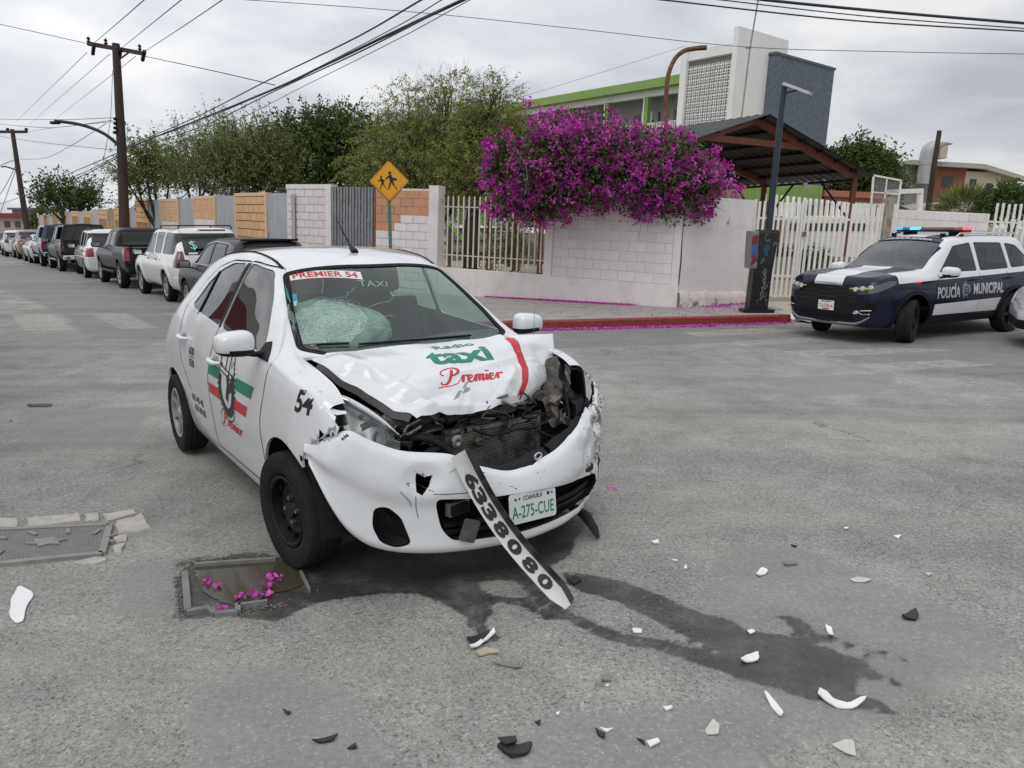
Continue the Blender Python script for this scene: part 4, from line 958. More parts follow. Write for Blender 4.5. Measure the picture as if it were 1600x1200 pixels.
hose([(.44, -.30, .58), (.48, -.25, .62), (.49, -.19, .64), (.46, -.15, .64)], .014, M['tyre'])
hose([(.45, -.02, .68), (.46, .05, .645), (.46, .12, .63), (.47, .22, .645), (.44, .38, .63), (.38, .52, .66)], .007, M['plastic'])
hose([(.40, .30, .73), (.36, .42, .76), (.30, .5, .72), (.28, .6, .78)], .006, M['plastic'])
hose([(.35, -.10, .79), (.40, .05, .775), (.38, .2, .785), (.33, .33, .77)], .004, mat('yellow_wire', (.30, .22, .04), .6), 'cable')
hose([(.28, -.30, .82), (.36, -.2, .80), (.38, -.12, .72)], .006, M['plastic'])
hose([(.42, .40, .60), (.46, .48, .56), (.48, .55, .58), (.40, .62, .66), (.30, .66, .80)], .008, M['plastic'])
rnd = random.Random(21)
for k in range(34):
    y = rnd.uniform(-.45, .66); x = rnd.uniform(.34, .46) - .25 * max(0, y - .4); z = rnd.uniform(.62, .80); P_ = [(x, y, z)]
    for q_ in range(3): P_.append((P_[-1][0] + rnd.uniform(-.02, .03), P_[-1][1] + rnd.uniform(-.09, .09), P_[-1][2] + rnd.uniform(-.05, .04)))
    hose(P_, rnd.uniform(.0025, .009), (M['plastic'], M['grime'], M['alu'])[k % 3], 'cable')
rnd = random.Random(11)
for k in range(110):     # engine, brackets and broken housings behind the radiator
    y = rnd.uniform(-.55, .66); z = rnd.uniform(.50, .80); x = rnd.uniform(.08, .33) - .1 * max(0, y - .3)
    b = MB(); s = rnd.uniform(.02, .085); ch = rnd.random(); Mr = Matrix.Rotation(rnd.uniform(-.7, .7), 3, (rnd.random(), rnd.random(), rnd.random() + .1))
    if ch < .45: b.box((x, y, z), (s * rnd.uniform(.4, 1), s * rnd.uniform(.6, 2.0), s * rnd.uniform(.3, .9)), 0, Mr)
    elif ch < .8:
        d = Mr @ Vector((0, 1, .2)); b.tube([Vector((x, y, z)) - d * s, Vector((x, y, z)), Vector((x, y, z)) + (Mr @ d) * s], [s * .22, s * .25, s * .2], 8)
    else: b.lathe([(0, .02), (s * .3, .02), (s * .4, 0), (s * .4, -.03), (0, -.03)], 14, M=Matrix.Translation((x, y, z)) @ Matrix.Rotation(rnd.uniform(-1.8, -1.2), 4, 'Z'))
    o = b.build('engine_part', [M['grime'], M['alu'], M['plastic']][k % 3], taxi, 40); 
def torn(pts, th, mt, name, wob=.01, parent=taxi, seed=0):
    g = dense(pts, 12, 14)
    for i in range(12):
        for j in range(14): g[i, j] += np.array([nz(g[i, j], 14, seed), nz(g[i, j], 14, seed + 4), nz(g[i, j], 14, seed + 8)]) * wob * 2
    return obj(name, sheet(g, th, [mt, M['dark_in']], 30), parent)
torn([[(.20, .60, .93), (.24, .66, .95), (.24, .72, .93)], [(.24, .57, .84), (.30, .62, .86), (.27, .70, .82)], [(.30, .56, .76), (.36, .60, .75), (.30, .68, .70)]], .002, M['grime'], 'torn_bracket', .015, seed=1)
torn([[(.24, .68, .80), (.32, .72, .78), (.30, .80, .72)], [(.28, .66, .72), (.38, .70, .70), (.36, .78, .66)], [(.30, .64, .64), (.40, .68, .62), (.40, .74, .60)]], .002, M['plastic'], 'broken_liner', .02, seed=2)
torn([[(.14, .66, .985), (.20, .70, .96), (.24, .74, .93)], [(.18, .66, .93), (.23, .70, .90), (.25, .75, .86)], [(.22, .66, .85), (.26, .70, .82), (.27, .74, .78)]], .002, M['scraped'], 'torn_fender_edge', .012, seed=3)
torn([[(.26, .50, .80), (.30, .56, .82), (.28, .62, .82)], [(.34, .48, .72), (.38, .54, .72), (.36, .60, .70)], [(.40, .46, .64), (.46, .52, .62), (.42, .60, .60)]], .002, M['grime'], 'bent_plate', .03, seed=4)
torn([[(.52, .36, .56), (.50, .50, .60), (.44, .64, .66)], [(.56, .36, .54), (.54, .50, .575), (.48, .66, .635)], [(.60, .36, .50), (.58, .50, .54), (.50, .68, .60)]], .003, M['plastic'], 'grille_remnant', .008, seed=5)
torn([[(.60, -.16, .575), (.62, .05, .535), (.60, .30, .57)], [(.63, -.16, .56), (.655, .05, .515), (.635, .30, .55)], [(.655, -.16, .535), (.68, .05, .49), (.66, .30, .53)]], .003, M['plastic'], 'grille_remnant', .006, seed=6)
b = MB(); b.lathe([(.022, .0), (.026, .004), (.034, .004), (.038, 0)], 20, M=Matrix.Translation((.665, .22, .555)) @ Matrix.Rotation(R(-80), 4, 'Z') @ Matrix.Scale(.62, 4, (0, 0, 1)) @ Matrix.Scale(.8, 4)); b.build('emblem_socket', M['chrome'], taxi, 50)
b = MB(); b.box((.33, -.70, .70), (.14, .012, .09), 0, Matrix.Rotation(R(25), 3, 'Y')); b.build('bracket', mat('rusty_bracket', (.16, .12, .09), .7, var=.3), taxi)
b = MB(); b.tube([(.34, .66, .12), (.48, .68, .09), (.58, .66, .05), (.64, .64, .02)], [.04, .04, .03, .012], 7, flat=.4); b.build('hanging_liner', M['plastic'], taxi, 40)

# number strip that has come loose and leans on the ground
cw = tinv @ Vector((0, 0, CAM_H))
cpx = [(716, 709), (735, 748), (762, 796), (800, 850), (848, 905), (888, 948)]; xs_ = [.695, .73, .80, .90, 1.03, 1.16]
path = cr_spline([tplane(px, py, 0, x) for (px, py), x in zip(cpx, xs_)], 6)
strip = MB(); W_, B_ = [], []
for i, p in enumerate(path):
    p = Vector(p); T = (Vector(path[min(i + 1, len(path) - 1)]) - Vector(path[max(i - 1, 0)])).normalized(); vd = (p - cw).normalized()
    a = T.cross(vd).normalized() * -1
    if a.y < 0: a = -a
    a1 = Matrix.Rotation(R(-18), 3, T) @ a; a2 = Matrix.Rotation(R(62), 3, T) @ a
    w0 = .038 * (1.0 if i < len(path) - 4 else 1 - .18 * (i - len(path) + 4)); W_.append((p - a1 * w0, p + a1 * w0)); B_.append((p + a1 * w0, p + a1 * w0 + a2 * .056))
def stripmesh(prs, th, mt, name, par):
    g = np.array([[q for q in pr] for pr in prs], float); return obj(name, sheet(g, th, [mt, mt], 40), par)
nb = thing('number_strip', 'loose white number strip reading 6338080 leaning from the taxi bumper to the asphalt', 'number strip', (TX, TY, 0), (0, 0, TA))
stripmesh(W_, .002, mat('strip_white', (.62, .62, .60), .4, var=.1, vs=9), 'white_face', nb); stripmesh(B_, .002, mat('strip_black', (.02, .02, .02), .45, var=.3, vs=9), 'black_flange', nb)
digits = '6338080'; nd = len(digits); L0, L1 = 5, len(path) - 5
for k, ch in enumerate(digits):
    f = L0 + (L1 - L0) * (k + .5) / nd; i = int(f); t = f - i
    ctr_ = [(Vector(W_[j][0]) + Vector(W_[j][1])) / 2 for j in (i, i + 1)]; c = ctr_[0].lerp(ctr_[1], t); u = (ctr_[1] - ctr_[0]).normalized(); v = (Vector(W_[i][1]) - Vector(W_[i][0])).normalized()
    n_ = u.cross(v); 
    if n_.dot(cw - c) < 0: n_ = -n_
    decal('digit', fit(text2d(ch, 1, .05), .078, .056), c, u, v, M['black_print'], nb, n=n_, off=.0035)

# lettering on the right-hand side
SU, SV_, SN = (1, 0, 0), (0, 0, 1), (0, -1, 0)
def side_print(name, vf, x, z, mt, par): decal(name, vf, (x, -.84, z), SU, SV_, mt, par, t_bvh, SN, .0016, .05, .3)
rect = lambda x0, z0, x1, z1, k=0: ([(x0, z0), (x1, z0), (x1 + k, z1), (x0 + k, z1)], [(0, 1, 2, 3)])
for rr__ in (rect(-1.345, .765, -1.07, .835), rect(-.78, .765, -.455, .835, .05)): decal('green_band', rr__, (0, -.84, 0), SU, SV_, M['green_print'], doors[0], t_bvh, SN, .0016, .06, .3)
for rr__ in (rect(-1.345, .645, -1.05, .71), rect(-.83, .645, -.565, .71, .05)): decal('red_band', rr__, (0, -.84, 0), SU, SV_, M['red_print'], doors[0], t_bvh, SN, .0016, .06, .3)
side_print('premier_lettering', xf2d(fit(pv, .50, .12), 1), -.93, .535, M['red_print'], doors[0])
emb = [ribbon2d([(-.13, .04), (-.14, -.04), (-.10, -.13), (0, -.175), (.10, -.13), (.14, -.04), (.13, .05)], .055, 5), ribbon2d([(.02, .05), (.04, -.01), (.02, -.06), (.0, -.10)], .05, 4),
       ribbon2d([(.13, .06), (.10, .0), (.06, -.03)], .05, 3), ribbon2d([(-.20, .10), (.20, .045), (.10, .03), (-.14, .06), (-.20, .10)], .008, 0),
       ribbon2d([(-.05, .19), (-.11, .17), (-.14, .12), (-.12, .08)], .018, 5), ribbon2d([(-.06, .205), (.04, .185)], .016, 0), ribbon2d([(-.01, .2), (-.03, .07)], .016, 0),
       ribbon2d([(.04, .05), (.06, .18), (.09, .10), (.13, .17), (.15, .05)], .015, 0), ribbon2d([(-.15, .10), (-.1, .095)], .02, 0)]
for k in range(26):
    a = R(200) + R(235) * k / 25 - R(28); emb.append(([(.185 * math.cos(a) + .012 * math.cos(t), -.02 + .205 * math.sin(a) + .010 * math.sin(t)) for t in (0, 1.57, 3.14, 4.71)], [(0, 1, 2, 3)]))
decal('union_emblem', xf2d(merge2d(emb), 1, -.93, .77), (0, -.84, 0), SU, SV_, M['black_print'], doors[0], t_bvh, SN, .0022, .06, .3)
side_print('phone_number', fit(text2d('633 40 40', 1, .02), .33, .052), -1.775, .515, M['black_print'], doors[1]); side_print('phone_number', fit(text2d('633 80 80', 1, .02), .30, .050), -1.75, .445, M['black_print'], doors[1])
side_print('unit_number', fit(text2d('600', 1, .02), .14, .055), -1.79, .845, M['black_print'], doors[1]); side_print('unit_number', fit(text2d('030', 1, .02), .14, .055), -1.79, .765, M['black_print'], doors[1])
side_print('unit_number_line', rect(-.075, -.003, .075, .003), -1.79, .806, M['black_print'], doors[1])
side_print('fender_number', xf2d(fit(text2d('54', 1, .03), .135, .105), 1, shear=.12), .25, .875, M['black_print'], body)
# windshield: stickers, wiper and the shattered web
wb = bvh_of([v.co for v in wsm.vertices], [p.vertices for p in wsm.polygons])
WN = Vector(WSU).cross(Vector(WSV).normalized()); WV = Vector(WSV).normalized()
def wcoord(px, py):
    q = tpick(px, py, wb) or tpick(px, py, t_bvh); d = q - Vector(WSO); return (d.dot(Vector((0, 1, 0))), d.dot(WV))
def ws_print(name, vf, mt, off=.0015, par=ws): return decal(name, vf, WSO, (0, 1, 0), WSV, mt, par, wb, WN, off, .04, .3)
a_ = [wcoord(447, 428), wcoord(563, 425), wcoord(567, 437), wcoord(452, 439)]
ws_print('sun_strip', (a_, [(0, 1, 2, 3)]), mat('strip_print', (.66, .66, .64), .5), .001)
def quad_fit(vf, Q, mx=.06, my=.14):
    xs = [p[0] for p in vf[0]]; ys = [p[1] for p in vf[0]]; out = []
    for x, y in vf[0]:
        u = mx + (1 - 2 * mx) * (x - min(xs)) / (max(xs) - min(xs)); v = my + (1 - 2 * my) * (y - min(ys)) / (max(ys) - min(ys)); a, b_, c, d = [np.array(q) for q in (Q[3], Q[2], Q[1], Q[0])]
        out.append(tuple((a * (1 - u) + b_ * u) * (1 - v) + (d * (1 - u) + c * u) * v))
    return out, vf[1]
ws_print('sun_strip_lettering', quad_fit(text2d('PREMIER 54', 1, .025), a_), M['red_print'], .0022)
a_ = [wcoord(442, 461), wcoord(463, 459), wcoord(465, 470), wcoord(444, 472)]; ws_print('blue_sticker', (a_, [(0, 1, 2, 3)]), mat('sticker_blue', (.03, .30, .36), .5), .001)
a_ = [wcoord(444, 472), wcoord(465, 470), wcoord(463, 478), wcoord(446, 480)]; ws_print('pale_sticker', (a_, [(0, 1, 2, 3)]), mat('sticker_pale', (.35, .60, .60), .5), .001)
a_ = [wcoord(558, 438), wcoord(604, 440), wcoord(606, 448), wcoord(562, 448)]; ws_print('taxi_glass_lettering', quad_fit(text2d('TAXI', 1, .0), a_, 0, 0), mat('faded_white_print', (.24, .30, .28), .8), .001)
rnd = random.Random(3); cr0 = np.array(wcoord(512, 503)); ex = np.array(wcoord(585, 503)) - cr0; ey = np.array(wcoord(512, 463)) - cr0
def wpt(r, a): return cr0 + ex * (r * math.cos(a)) + ey * (r * math.sin(a))
web = []
for ri, r0 in enumerate((.10, .16, .22, .28, .34, .40, .46, .52, .58, .64, .70, .76, .84, .92, 1.0)):
    a = rnd.uniform(0, 1); 
    while a < 2 * PI * (1 if r0 < .9 else .8):
        da = rnd.uniform(.25, .9); n = 5; rq = r0 + rnd.uniform(-.05, .05); web.append(ribbon2d([tuple(wpt(rq + rnd.uniform(-.035, .035), a + da * t / n)) for t in range(n + 1)], rnd.uniform(.0005, .0014), 0)); a += da * rnd.uniform(.8, 1.7)
for k in range(70):
    a = 2 * PI * k / 70 + rnd.uniform(-.12, .12); r = rnd.uniform(.05, .75); r1 = r + rnd.uniform(.15, .5); pts = []
    while r < r1: pts.append(tuple(wpt(r, a))); r += .08; a += rnd.uniform(-.13, .13)
    if len(pts) > 1: web.append(ribbon2d(pts, rnd.uniform(.0004, .0012), 0))
for a0, L in ((.55, 1.9), (1.2, 1.6), (2.2, 1.5), (-.2, 1.5), (3.0, 1.25), (.2, 1.6)):
    r = 1.0; a = a0; pts = []
    while r < L: pts.append(tuple(wpt(r, a))); r += .1; a += rnd.uniform(-.04, .04)
    web.append(ribbon2d(pts, .0012, 0))
tag(ws_print('crack_web', merge2d(web), mat('crack_lines', (.55, .68, .63), .5), .002), kind='stuff')
def crazed():
    m = bpy.data.materials.new('crazed_glass'); m.use_nodes = True; n, l = m.node_tree.nodes, m.node_tree.links; b = n['Principled BSDF']; t = NT(m)
    b.inputs['Base Color'].default_value = (.46, .62, .55, 1); b.inputs['Roughness'].default_value = .35
    co = n.new('ShaderNodeTexCoord').outputs['Object']; f = t.rng(t.vor(co, 95, 'DISTANCE_TO_EDGE'), .14, .0, .22, .75); f = t.math('MULTIPLY', f, t.rng(t.noise(co, 7, 4), .35, .6, .35, 1.0)); l.new(f, b.inputs['Alpha']); return m
out_ = [tuple(wpt((.80 + .07 * math.sin(5 * a) + .05 * math.sin(11 * a + 1)), a)) for a in np.linspace(0, 2 * PI, 60, endpoint=False)]
ws_print('crazed_patch', (out_ + [tuple(cr0)], [(i, (i + 1) % 60, 60) for i in range(60)]), crazed(), .0012)
b = MB()
pts = [(tpick(px, py, wb) or tplane(px, py, 2, 1.02)) + WN * .012 for px, py in ((462, 544), (500, 541), (545, 539))]; b.tube(pts, .007, 6); b.tube([pts[0] + Vector((.05, 0, -.02)), pts[1]], .006, 6); b.build('wiper', M['plastic'], taxi, 50)
b = MB(); pts = [(tpick(px, py, wb) or tplane(px, py, 2, 1.02)) + WN * .010 for px, py in ((560, 540), (640, 534), (735, 526))]; b.tube(pts, .006, 6); b.build('wiper', M['plastic'], taxi, 50)
b = MB(); b.lathe([(0, .012), (.02, .010), (.022, 0), (0, 0)], 12, M=Matrix.Translation(tpick(577, 437, wb) - WN * .03)); b.build('mirror_mount', M['plastic'], taxi, 50)
b = MB(); b.box((-.80, 0, 1.36), (.04, .24, .07)); o = b.build('rear_view_mirror', M['plastic'], taxi)
b = MB(); b.tube([(.02, .66, 1.02), (.02, .665, 1.20)], .0015, 5); b.tube([(.02, .66, 1.02), (.02, .66, 1.045)], .007, 8); b.build('fender_aerial', M['steel'], taxi)
# ------------------------------------------------------------------ other vehicles
def gen(fo, wb, ro, W, zb, hz, bz, rz, cow, wt, rt, wr, trunk=None, bed=None, bx=.12, ns_=0):
    """cross-sections of an ordinary car body; x = 0 at the front axle"""
    B = -(wb + ro); m = (cow + wt) / 2
    S = [st(fo, W * .70, zb + .08, hz - .40 + ns_, W * .64, hz - .30 + ns_, W * .48, hz - .28 + ns_),
         st(fo - .07, W * .86, zb + .02, hz - .22 + ns_ * .5, W * .80, hz - .12 + ns_ * .45, W * .64, hz - .10 + ns_ * .45),
         st(fo - .22, W * .95, zb, hz - .10, W * .88, hz - .04, W * .72, hz - .035),
         st(fo - .55, W * .99, zb, hz - .03, W * .92, hz, W * .78, hz + .015),
         st(cow + .12, W, zb, bz - .02, W * .93, hz + .035, W * .80, hz + .05, cow + .1, cow + .24),
         st(m, W, zb, bz, W * .93, hz + .03 + (rz - .07 - hz) * .55, (W * .8 + wr) / 2, hz + .05 + (rz - hz) * .55, m, m + .12),
         st(wt, W, zb, bz + .01, W * .93, rz - .075, wr, rz - .02, wt, wt + .08),
         st(wt - .35, W, zb, bz + .015, W * .93, rz - .055, wr + .01, rz)]
    if trunk is None and bed is None:
        S += [st(rt, W, zb, bz + .02, W * .925, rz - .065, wr, rz - .01),
              st(rt - (rt - B) * .45, W * .985, zb, bz + .02, W * .91, rz - .065 - (rz - bz) * .38, wr + .03, rz - .02 - (rz - bz) * .36, rt - (rt - B) * (.25 + bx), rt - (rt - B) * (.25 + bx)),
              st(B + .05, W * .95, zb + .03, bz - .02, W * .89, bz + .08, W * .80, bz + .10, B + .09, B + .07), st(B, W * .90, zb + .08, bz - .22, W * .86, bz - .12, W * .74, bz - .10)]
    elif trunk is not None:
        tz = trunk
        S += [st(rt, W, zb, bz + .02, W * .925, rz - .07, wr, rz - .015), st(rt - .35, W, zb, bz + .02, W * .92, (rz + tz) / 2 - .03, wr + .04, (rz + tz) / 2), st(rt - .68, W * .99, zb, bz + .01, W * .91, tz - .01, W * .78, tz),
              st(B + .12, W * .96, zb + .02, bz - .03, W * .88, tz - .05, W * .74, tz - .03), st(B, W * .86, zb + .08, bz - .22, W * .8, tz - .20, W * .70, tz - .18)]
    else:
        S += [st(rt, W, zb, bz + .02, W * .925, rz - .07, wr, rz - .02), st(rt - .14, W, zb, bz + .02, W * .925, rz - .20, wr + .04, rz - .16), st(rt - .26, W, zb, bed, W * .96, bed + .02, W * .88, bed + .02), st(rt - .36, W, zb, bed, W * .97, bed + .025, W * .90, bed + .022), st(B + .04, W, zb, bed, W * .97, bed + .025, W * .90, bed + .022), st(B, W * .98, zb + .02, bed - .03, W * .95, bed, W * .88, bed)]
    return S, B
class Car:
    def __init__(s, name, label, cat, S, paintm, loc, head, wins, ws, rw, arches, glassm, gw=None, nx=76, ns=40, group=None, cutbox=(), inner=None):
        s.root = thing(name, label, cat, loc, (0, 0, head), group); s.g = hull_grid(S, nx, ns, 2); s.V, s.F = hull_closed(s.g, 5); s.bvh = bvh_of(s.V, s.F)
        c = MB(); 
        for p in wins: prism_side(c, p)
        for x, z, r in arches:
            a = [(x + r * math.cos(t), z + r * math.sin(t)) for t in np.linspace(-.55, PI + .55, 18)] + [(x - r * .8, -.2), (x + r * .8, -.2)]
            for ys in ((-2, -.55), (.55, 2)): prism_side(c, a, *ys)
        me = boolean(shell(s.V, s.F, 0, .018, [paintm, inner or M['dark_in']]), c.mesh(), 'DIFFERENCE'); c = MB()
        for fr in (ws, rw):
            if fr: prism_frame(c, *fr)
        me = boolean(me, c.mesh(), 'DIFFERENCE')
        for a, b_ in cutbox: c = MB(); c.b2(a, b_); me = boolean(me, c.mesh(), 'DIFFERENCE')
        s.body = obj('body', fin(me, (), None, 32), s.root)
        gs = shell(s.V, s.F, .008, .004, [glassm], False); c = MB()
        for p in wins: prism_side(c, inset(p, -.005))
        split_loose(boolean(gs, c.mesh(), 'INTERSECT'), 'window', gw or glassm, s.root)
        for nm, fr in (('windshield', ws), ('rear_window', rw)):
            if fr: c = MB(); prism_frame(c, inset(fr[0], -.005), *fr[1:]); obj(nm, fin(boolean(gs, c.mesh(), 'INTERSECT'), glassm, None, 40), s.root)
    def patch(s, name, boxes, mt, off=-.006, th=.014, parent=None, polys=(), split=True):
        c = MB()
        for a, b_ in boxes: c.b2(a, b_)
        for p, y0, y1 in polys: prism_side(c, p, y0, y1)
        me = boolean(shell(s.V, s.F, off, th, [mt], False), c.mesh(), 'INTERSECT')
        if not len(me.polygons): return []
        return split_loose(me, name, mt, parent or s.root) if split else [obj(name, fin(me, mt, None, 35), parent or s.root)]
def wframe(xb, zb, xt, zt, wb, wt, bow=.04, d=.25):
    """frame polygon of a front or rear glass from its bottom line to its top line"""
    L = math.hypot(xt - xb, zt - zb); p = fillet([(-wb, bow), (0, 0), (wb, bow), (wt, L), (0, L - bow * .4), (-wt, L)], .05)
    return (p, (xb, 0, zb), (0, 1, 0), (xt - xb, 0, zt - zb), -d, d)
def place(px, py, lx, ly, head):
    P = G(px, py); c, s_ = math.cos(head), math.sin(head); return (P[0] - (lx * c - ly * s_), P[1] - (lx * s_ + ly * c), P[2])
HS = math.atan2(UD[1], UD[0])
def rails(car, x0, x1, y, z, dz=.05, mt=None):
    for s in (-1, 1):
        b = MB(); b.tube([(x0, s * y, z - .02), (x0 - .12, s * y, z + dz), (x1 + .12, s * y, z + dz), (x1, s * y, z - .02)], .016, 6); b.build('roof_rail', mt or M['plastic'], car.root, 50)
def plate_rear(car, B, z, w=.15):
    b = MB(); b.b2((B - .012, -w, z - .075), (B - .002, w, z + .075)); b.build('licence_plate', M['white_print'], car.root)
# --- white SUV
def suv(label, pm, px, py, head=HS, whichx='r', dim=1.0, glassm=None, rack=True, style='six', tail=None, nx=76):
    wb, fo, ro, W = 2.87 * dim, .86 * dim, 1.10 * dim, .94 * dim; S, B = gen(fo, wb, ro, W, .32, 1.08, 1.10, 1.80 * dim, -.42, -1.12, -3.25 * dim, .68 * dim, bx=.10)
    zt = 1.80 * dim - .12
    wins = [fillet([(-.72, 1.16), (-1.12, zt - .05), (-1.62, zt), (-1.62, 1.16)], .06), fillet([(-1.72, 1.16), (-1.72, zt), (-2.48, zt), (-2.42, 1.16)], .05), fillet([(-2.56, 1.16), (-2.60, zt), (-3.50 * dim, zt - .03), (-3.62 * dim, 1.16)], .07)]
    c = Car('parked_suv', label, 'SUV', S, pm, place(px, py, -wb if whichx == 'r' else 0, W - .10, head), head, wins, wframe(-.30, 1.13, -1.04, 1.80 * dim - .06, .70, .60), wframe(B + .06, 1.15, -3.38 * dim - .16, 1.80 * dim - .12, .66, .60, .0), [(0, .37, .44), (-wb, .37, .44)], glassm or M['glass_tint'], nx=nx)
    add_wheels(c.root, (0, -wb), 2 * (W - .13), .365, .23, style); seats(c.root, -1.35, .6, .8); seats(c.root, -2.25, .6, .75, 1)
    c.patch('tail_light', [((B - .1, s * (W - .26), .86), (B + .22, s * 1.2, 1.24)) for s in (-1, 1)], tail or M['dark_red_lens'])
    c.patch('rear_bumper', [((B - .1, -1.2, .3), (B + .30, 1.2, .62))], pm, -.035, .05, split=False); plate_rear(c, B - .03, .80)
    c.patch('headlight', [((fo - .30, s * (W - .40), .72), (fo + .1, s * 1.2, .92)) for s in (-1, 1)], M['white_lens'])
    for s in (-1, 1): mirror(c.root, (-.72, s * (W + .12), 1.16), s, pm, 1.0)
    if rack:
        rails(c, -1.5, -3.4 * dim, .62, 1.79 * dim)
        for x in (-1.9, -3.0): b = MB(); b.tube([(x, -.62, 1.84 * dim), (x, .62, 1.84 * dim)], .014, 6); b.build('roof_bar', M['plastic'], c.root, 50)
    for x in (-1.30, -2.15):
        for s in (-1, 1): b = MB(); b.tube([(x, s * (W + .01), 1.02), (x - .14, s * (W + .01), 1.02)], .018, 6); b.build('door_handle', M['plastic'], c.root, 50)
    return c, B
c, B = suv('white SUV parked by the long wall with a green dollar sign on its rear window', M['white_old'], 266, 471)
b = MB(); vf = fit(text2d('$', 1, -.01), .15, .29); rb = Vector((-1, 0, .38)).normalized()
o = Vector((B + .13, .40, 1.42)); decal('dollar_sign', ([(-x, y) for x, y in vf[0]], vf[1]) if 0 else vf, o, (0, -1, 0), (.35, 0, 1), mat('chalk_green', (.30, .62, .50), .7), c.root, c.bvh, Vector((-1, 0, .35)), .004, .05, .3)
decal('rear_sticker', merge2d([rect(-.10, -.02, .10, .02)]), (B + .06, .46, 1.20), (0, -1, 0), (.35, 0, 1), M['white_print'], c.root, c.bvh, Vector((-1, 0, .35)), .004, .05, .3)
c.patch('bumper_reflector', [((B - .1, s * .62, .48), (B + .1, s * .80, .53)) for s in (-1, 1)], M['red_lens'], -.045, .02)
c.patch('wheel_flare', [], M['white_old'], -.02, .02, polys=[([(x + .56 * math.cos(t), .37 + .56 * math.sin(t)) for t in np.linspace(-.1, PI + .1, 16)] + [(x + .44 * math.cos(t), .37 + .44 * math.sin(t)) for t in np.linspace(PI + .1, -.1, 16)], y0, y1) for x in (0, -2.87) for y0, y1 in ((-1.3, -.6), (.6, 1.3))])
b = MB(); b.b2((B + .02, -.3, 1.71), (B + .22, .3, 1.75)); b.build('brake_light', M['dark_red_lens'], c.root)
# --- charcoal crossover nearest the taxi
S, B = gen(.88, 2.66, .98, .92, .22, .98, 1.00, 1.60, -.38, -1.10, -2.85, .60, bx=.16)
c = Car('parked_crossover', 'charcoal crossover with chrome window line parked right behind the taxi', 'crossover', S, M['charcoal'], place(300, 486, 0, .80, HS), HS,
    [fillet([(-.62, 1.06), (-1.08, 1.44), (-1.55, 1.50), (-1.62, 1.07)], .05), fillet([(-1.70, 1.07), (-1.64, 1.50), (-2.35, 1.475), (-2.50, 1.09)], .05), fillet([(-2.57, 1.10), (-2.42, 1.47), (-2.80, 1.41), (-3.05, 1.17)], .05)],
    wframe(-.28, 1.04, -1.0, 1.55, .68, .54), wframe(B + .16, 1.13, B + .52, 1.50, .68, .58, 0), [(0, .34, .40), (-2.66, .34, .40)], M['glass_tint'])
add_wheels(c.root, (0, -2.66), 1.58, .34, .22, 'ten'); seats(c.root, -1.25, .5, .76); seats(c.root, -2.1, .5, .7, 1)
for s in (-1, 1):
    mirror(c.root, (-.62, s * 1.03, 1.05), s, M['charcoal'], 1.05)
    b = MB(); hh = [c.bvh.ray_cast(Vector((x, s * 2, z)), Vector((0, -s, 0)))[0] for x, z in ((-.60, 1.05), (-1.07, 1.455), (-1.6, 1.52), (-2.4, 1.495), (-2.85, 1.42), (-3.09, 1.15), (-1.7, 1.055), (-.60, 1.05))]
    b.tube([h + Vector((0, s * .004, 0)) for h in hh], .009, 5); b.build('chrome_line', M['chrome'], c.root, 60)
b = MB(); b.prism([(-.52, 0), (.52, 0), (.56, -.10), (-.56, -.10)], (0, 1, 0), (-.9, 0, .1), (0, 0, 1), (B + .62, 0, 1.56), -.01, .02); b.build('roof_spoiler', M['plastic'], c.root)
b = MB(); b.tube([(B + .8, 0, 1.58), (B + .72, 0, 1.70)], .006, 5); b.build('roof_aerial', M['plastic'], c.root)
c.patch('tail_light', [((B - .1, s * .52, .88), (B + .28, s * 1.2, 1.02)) for s in (-1, 1)], M['red_lens'])
c.patch('headlight', [((.55, s * .55, .72), (1.0, s * 1.2, .86)) for s in (-1, 1)], M['white_lens'])
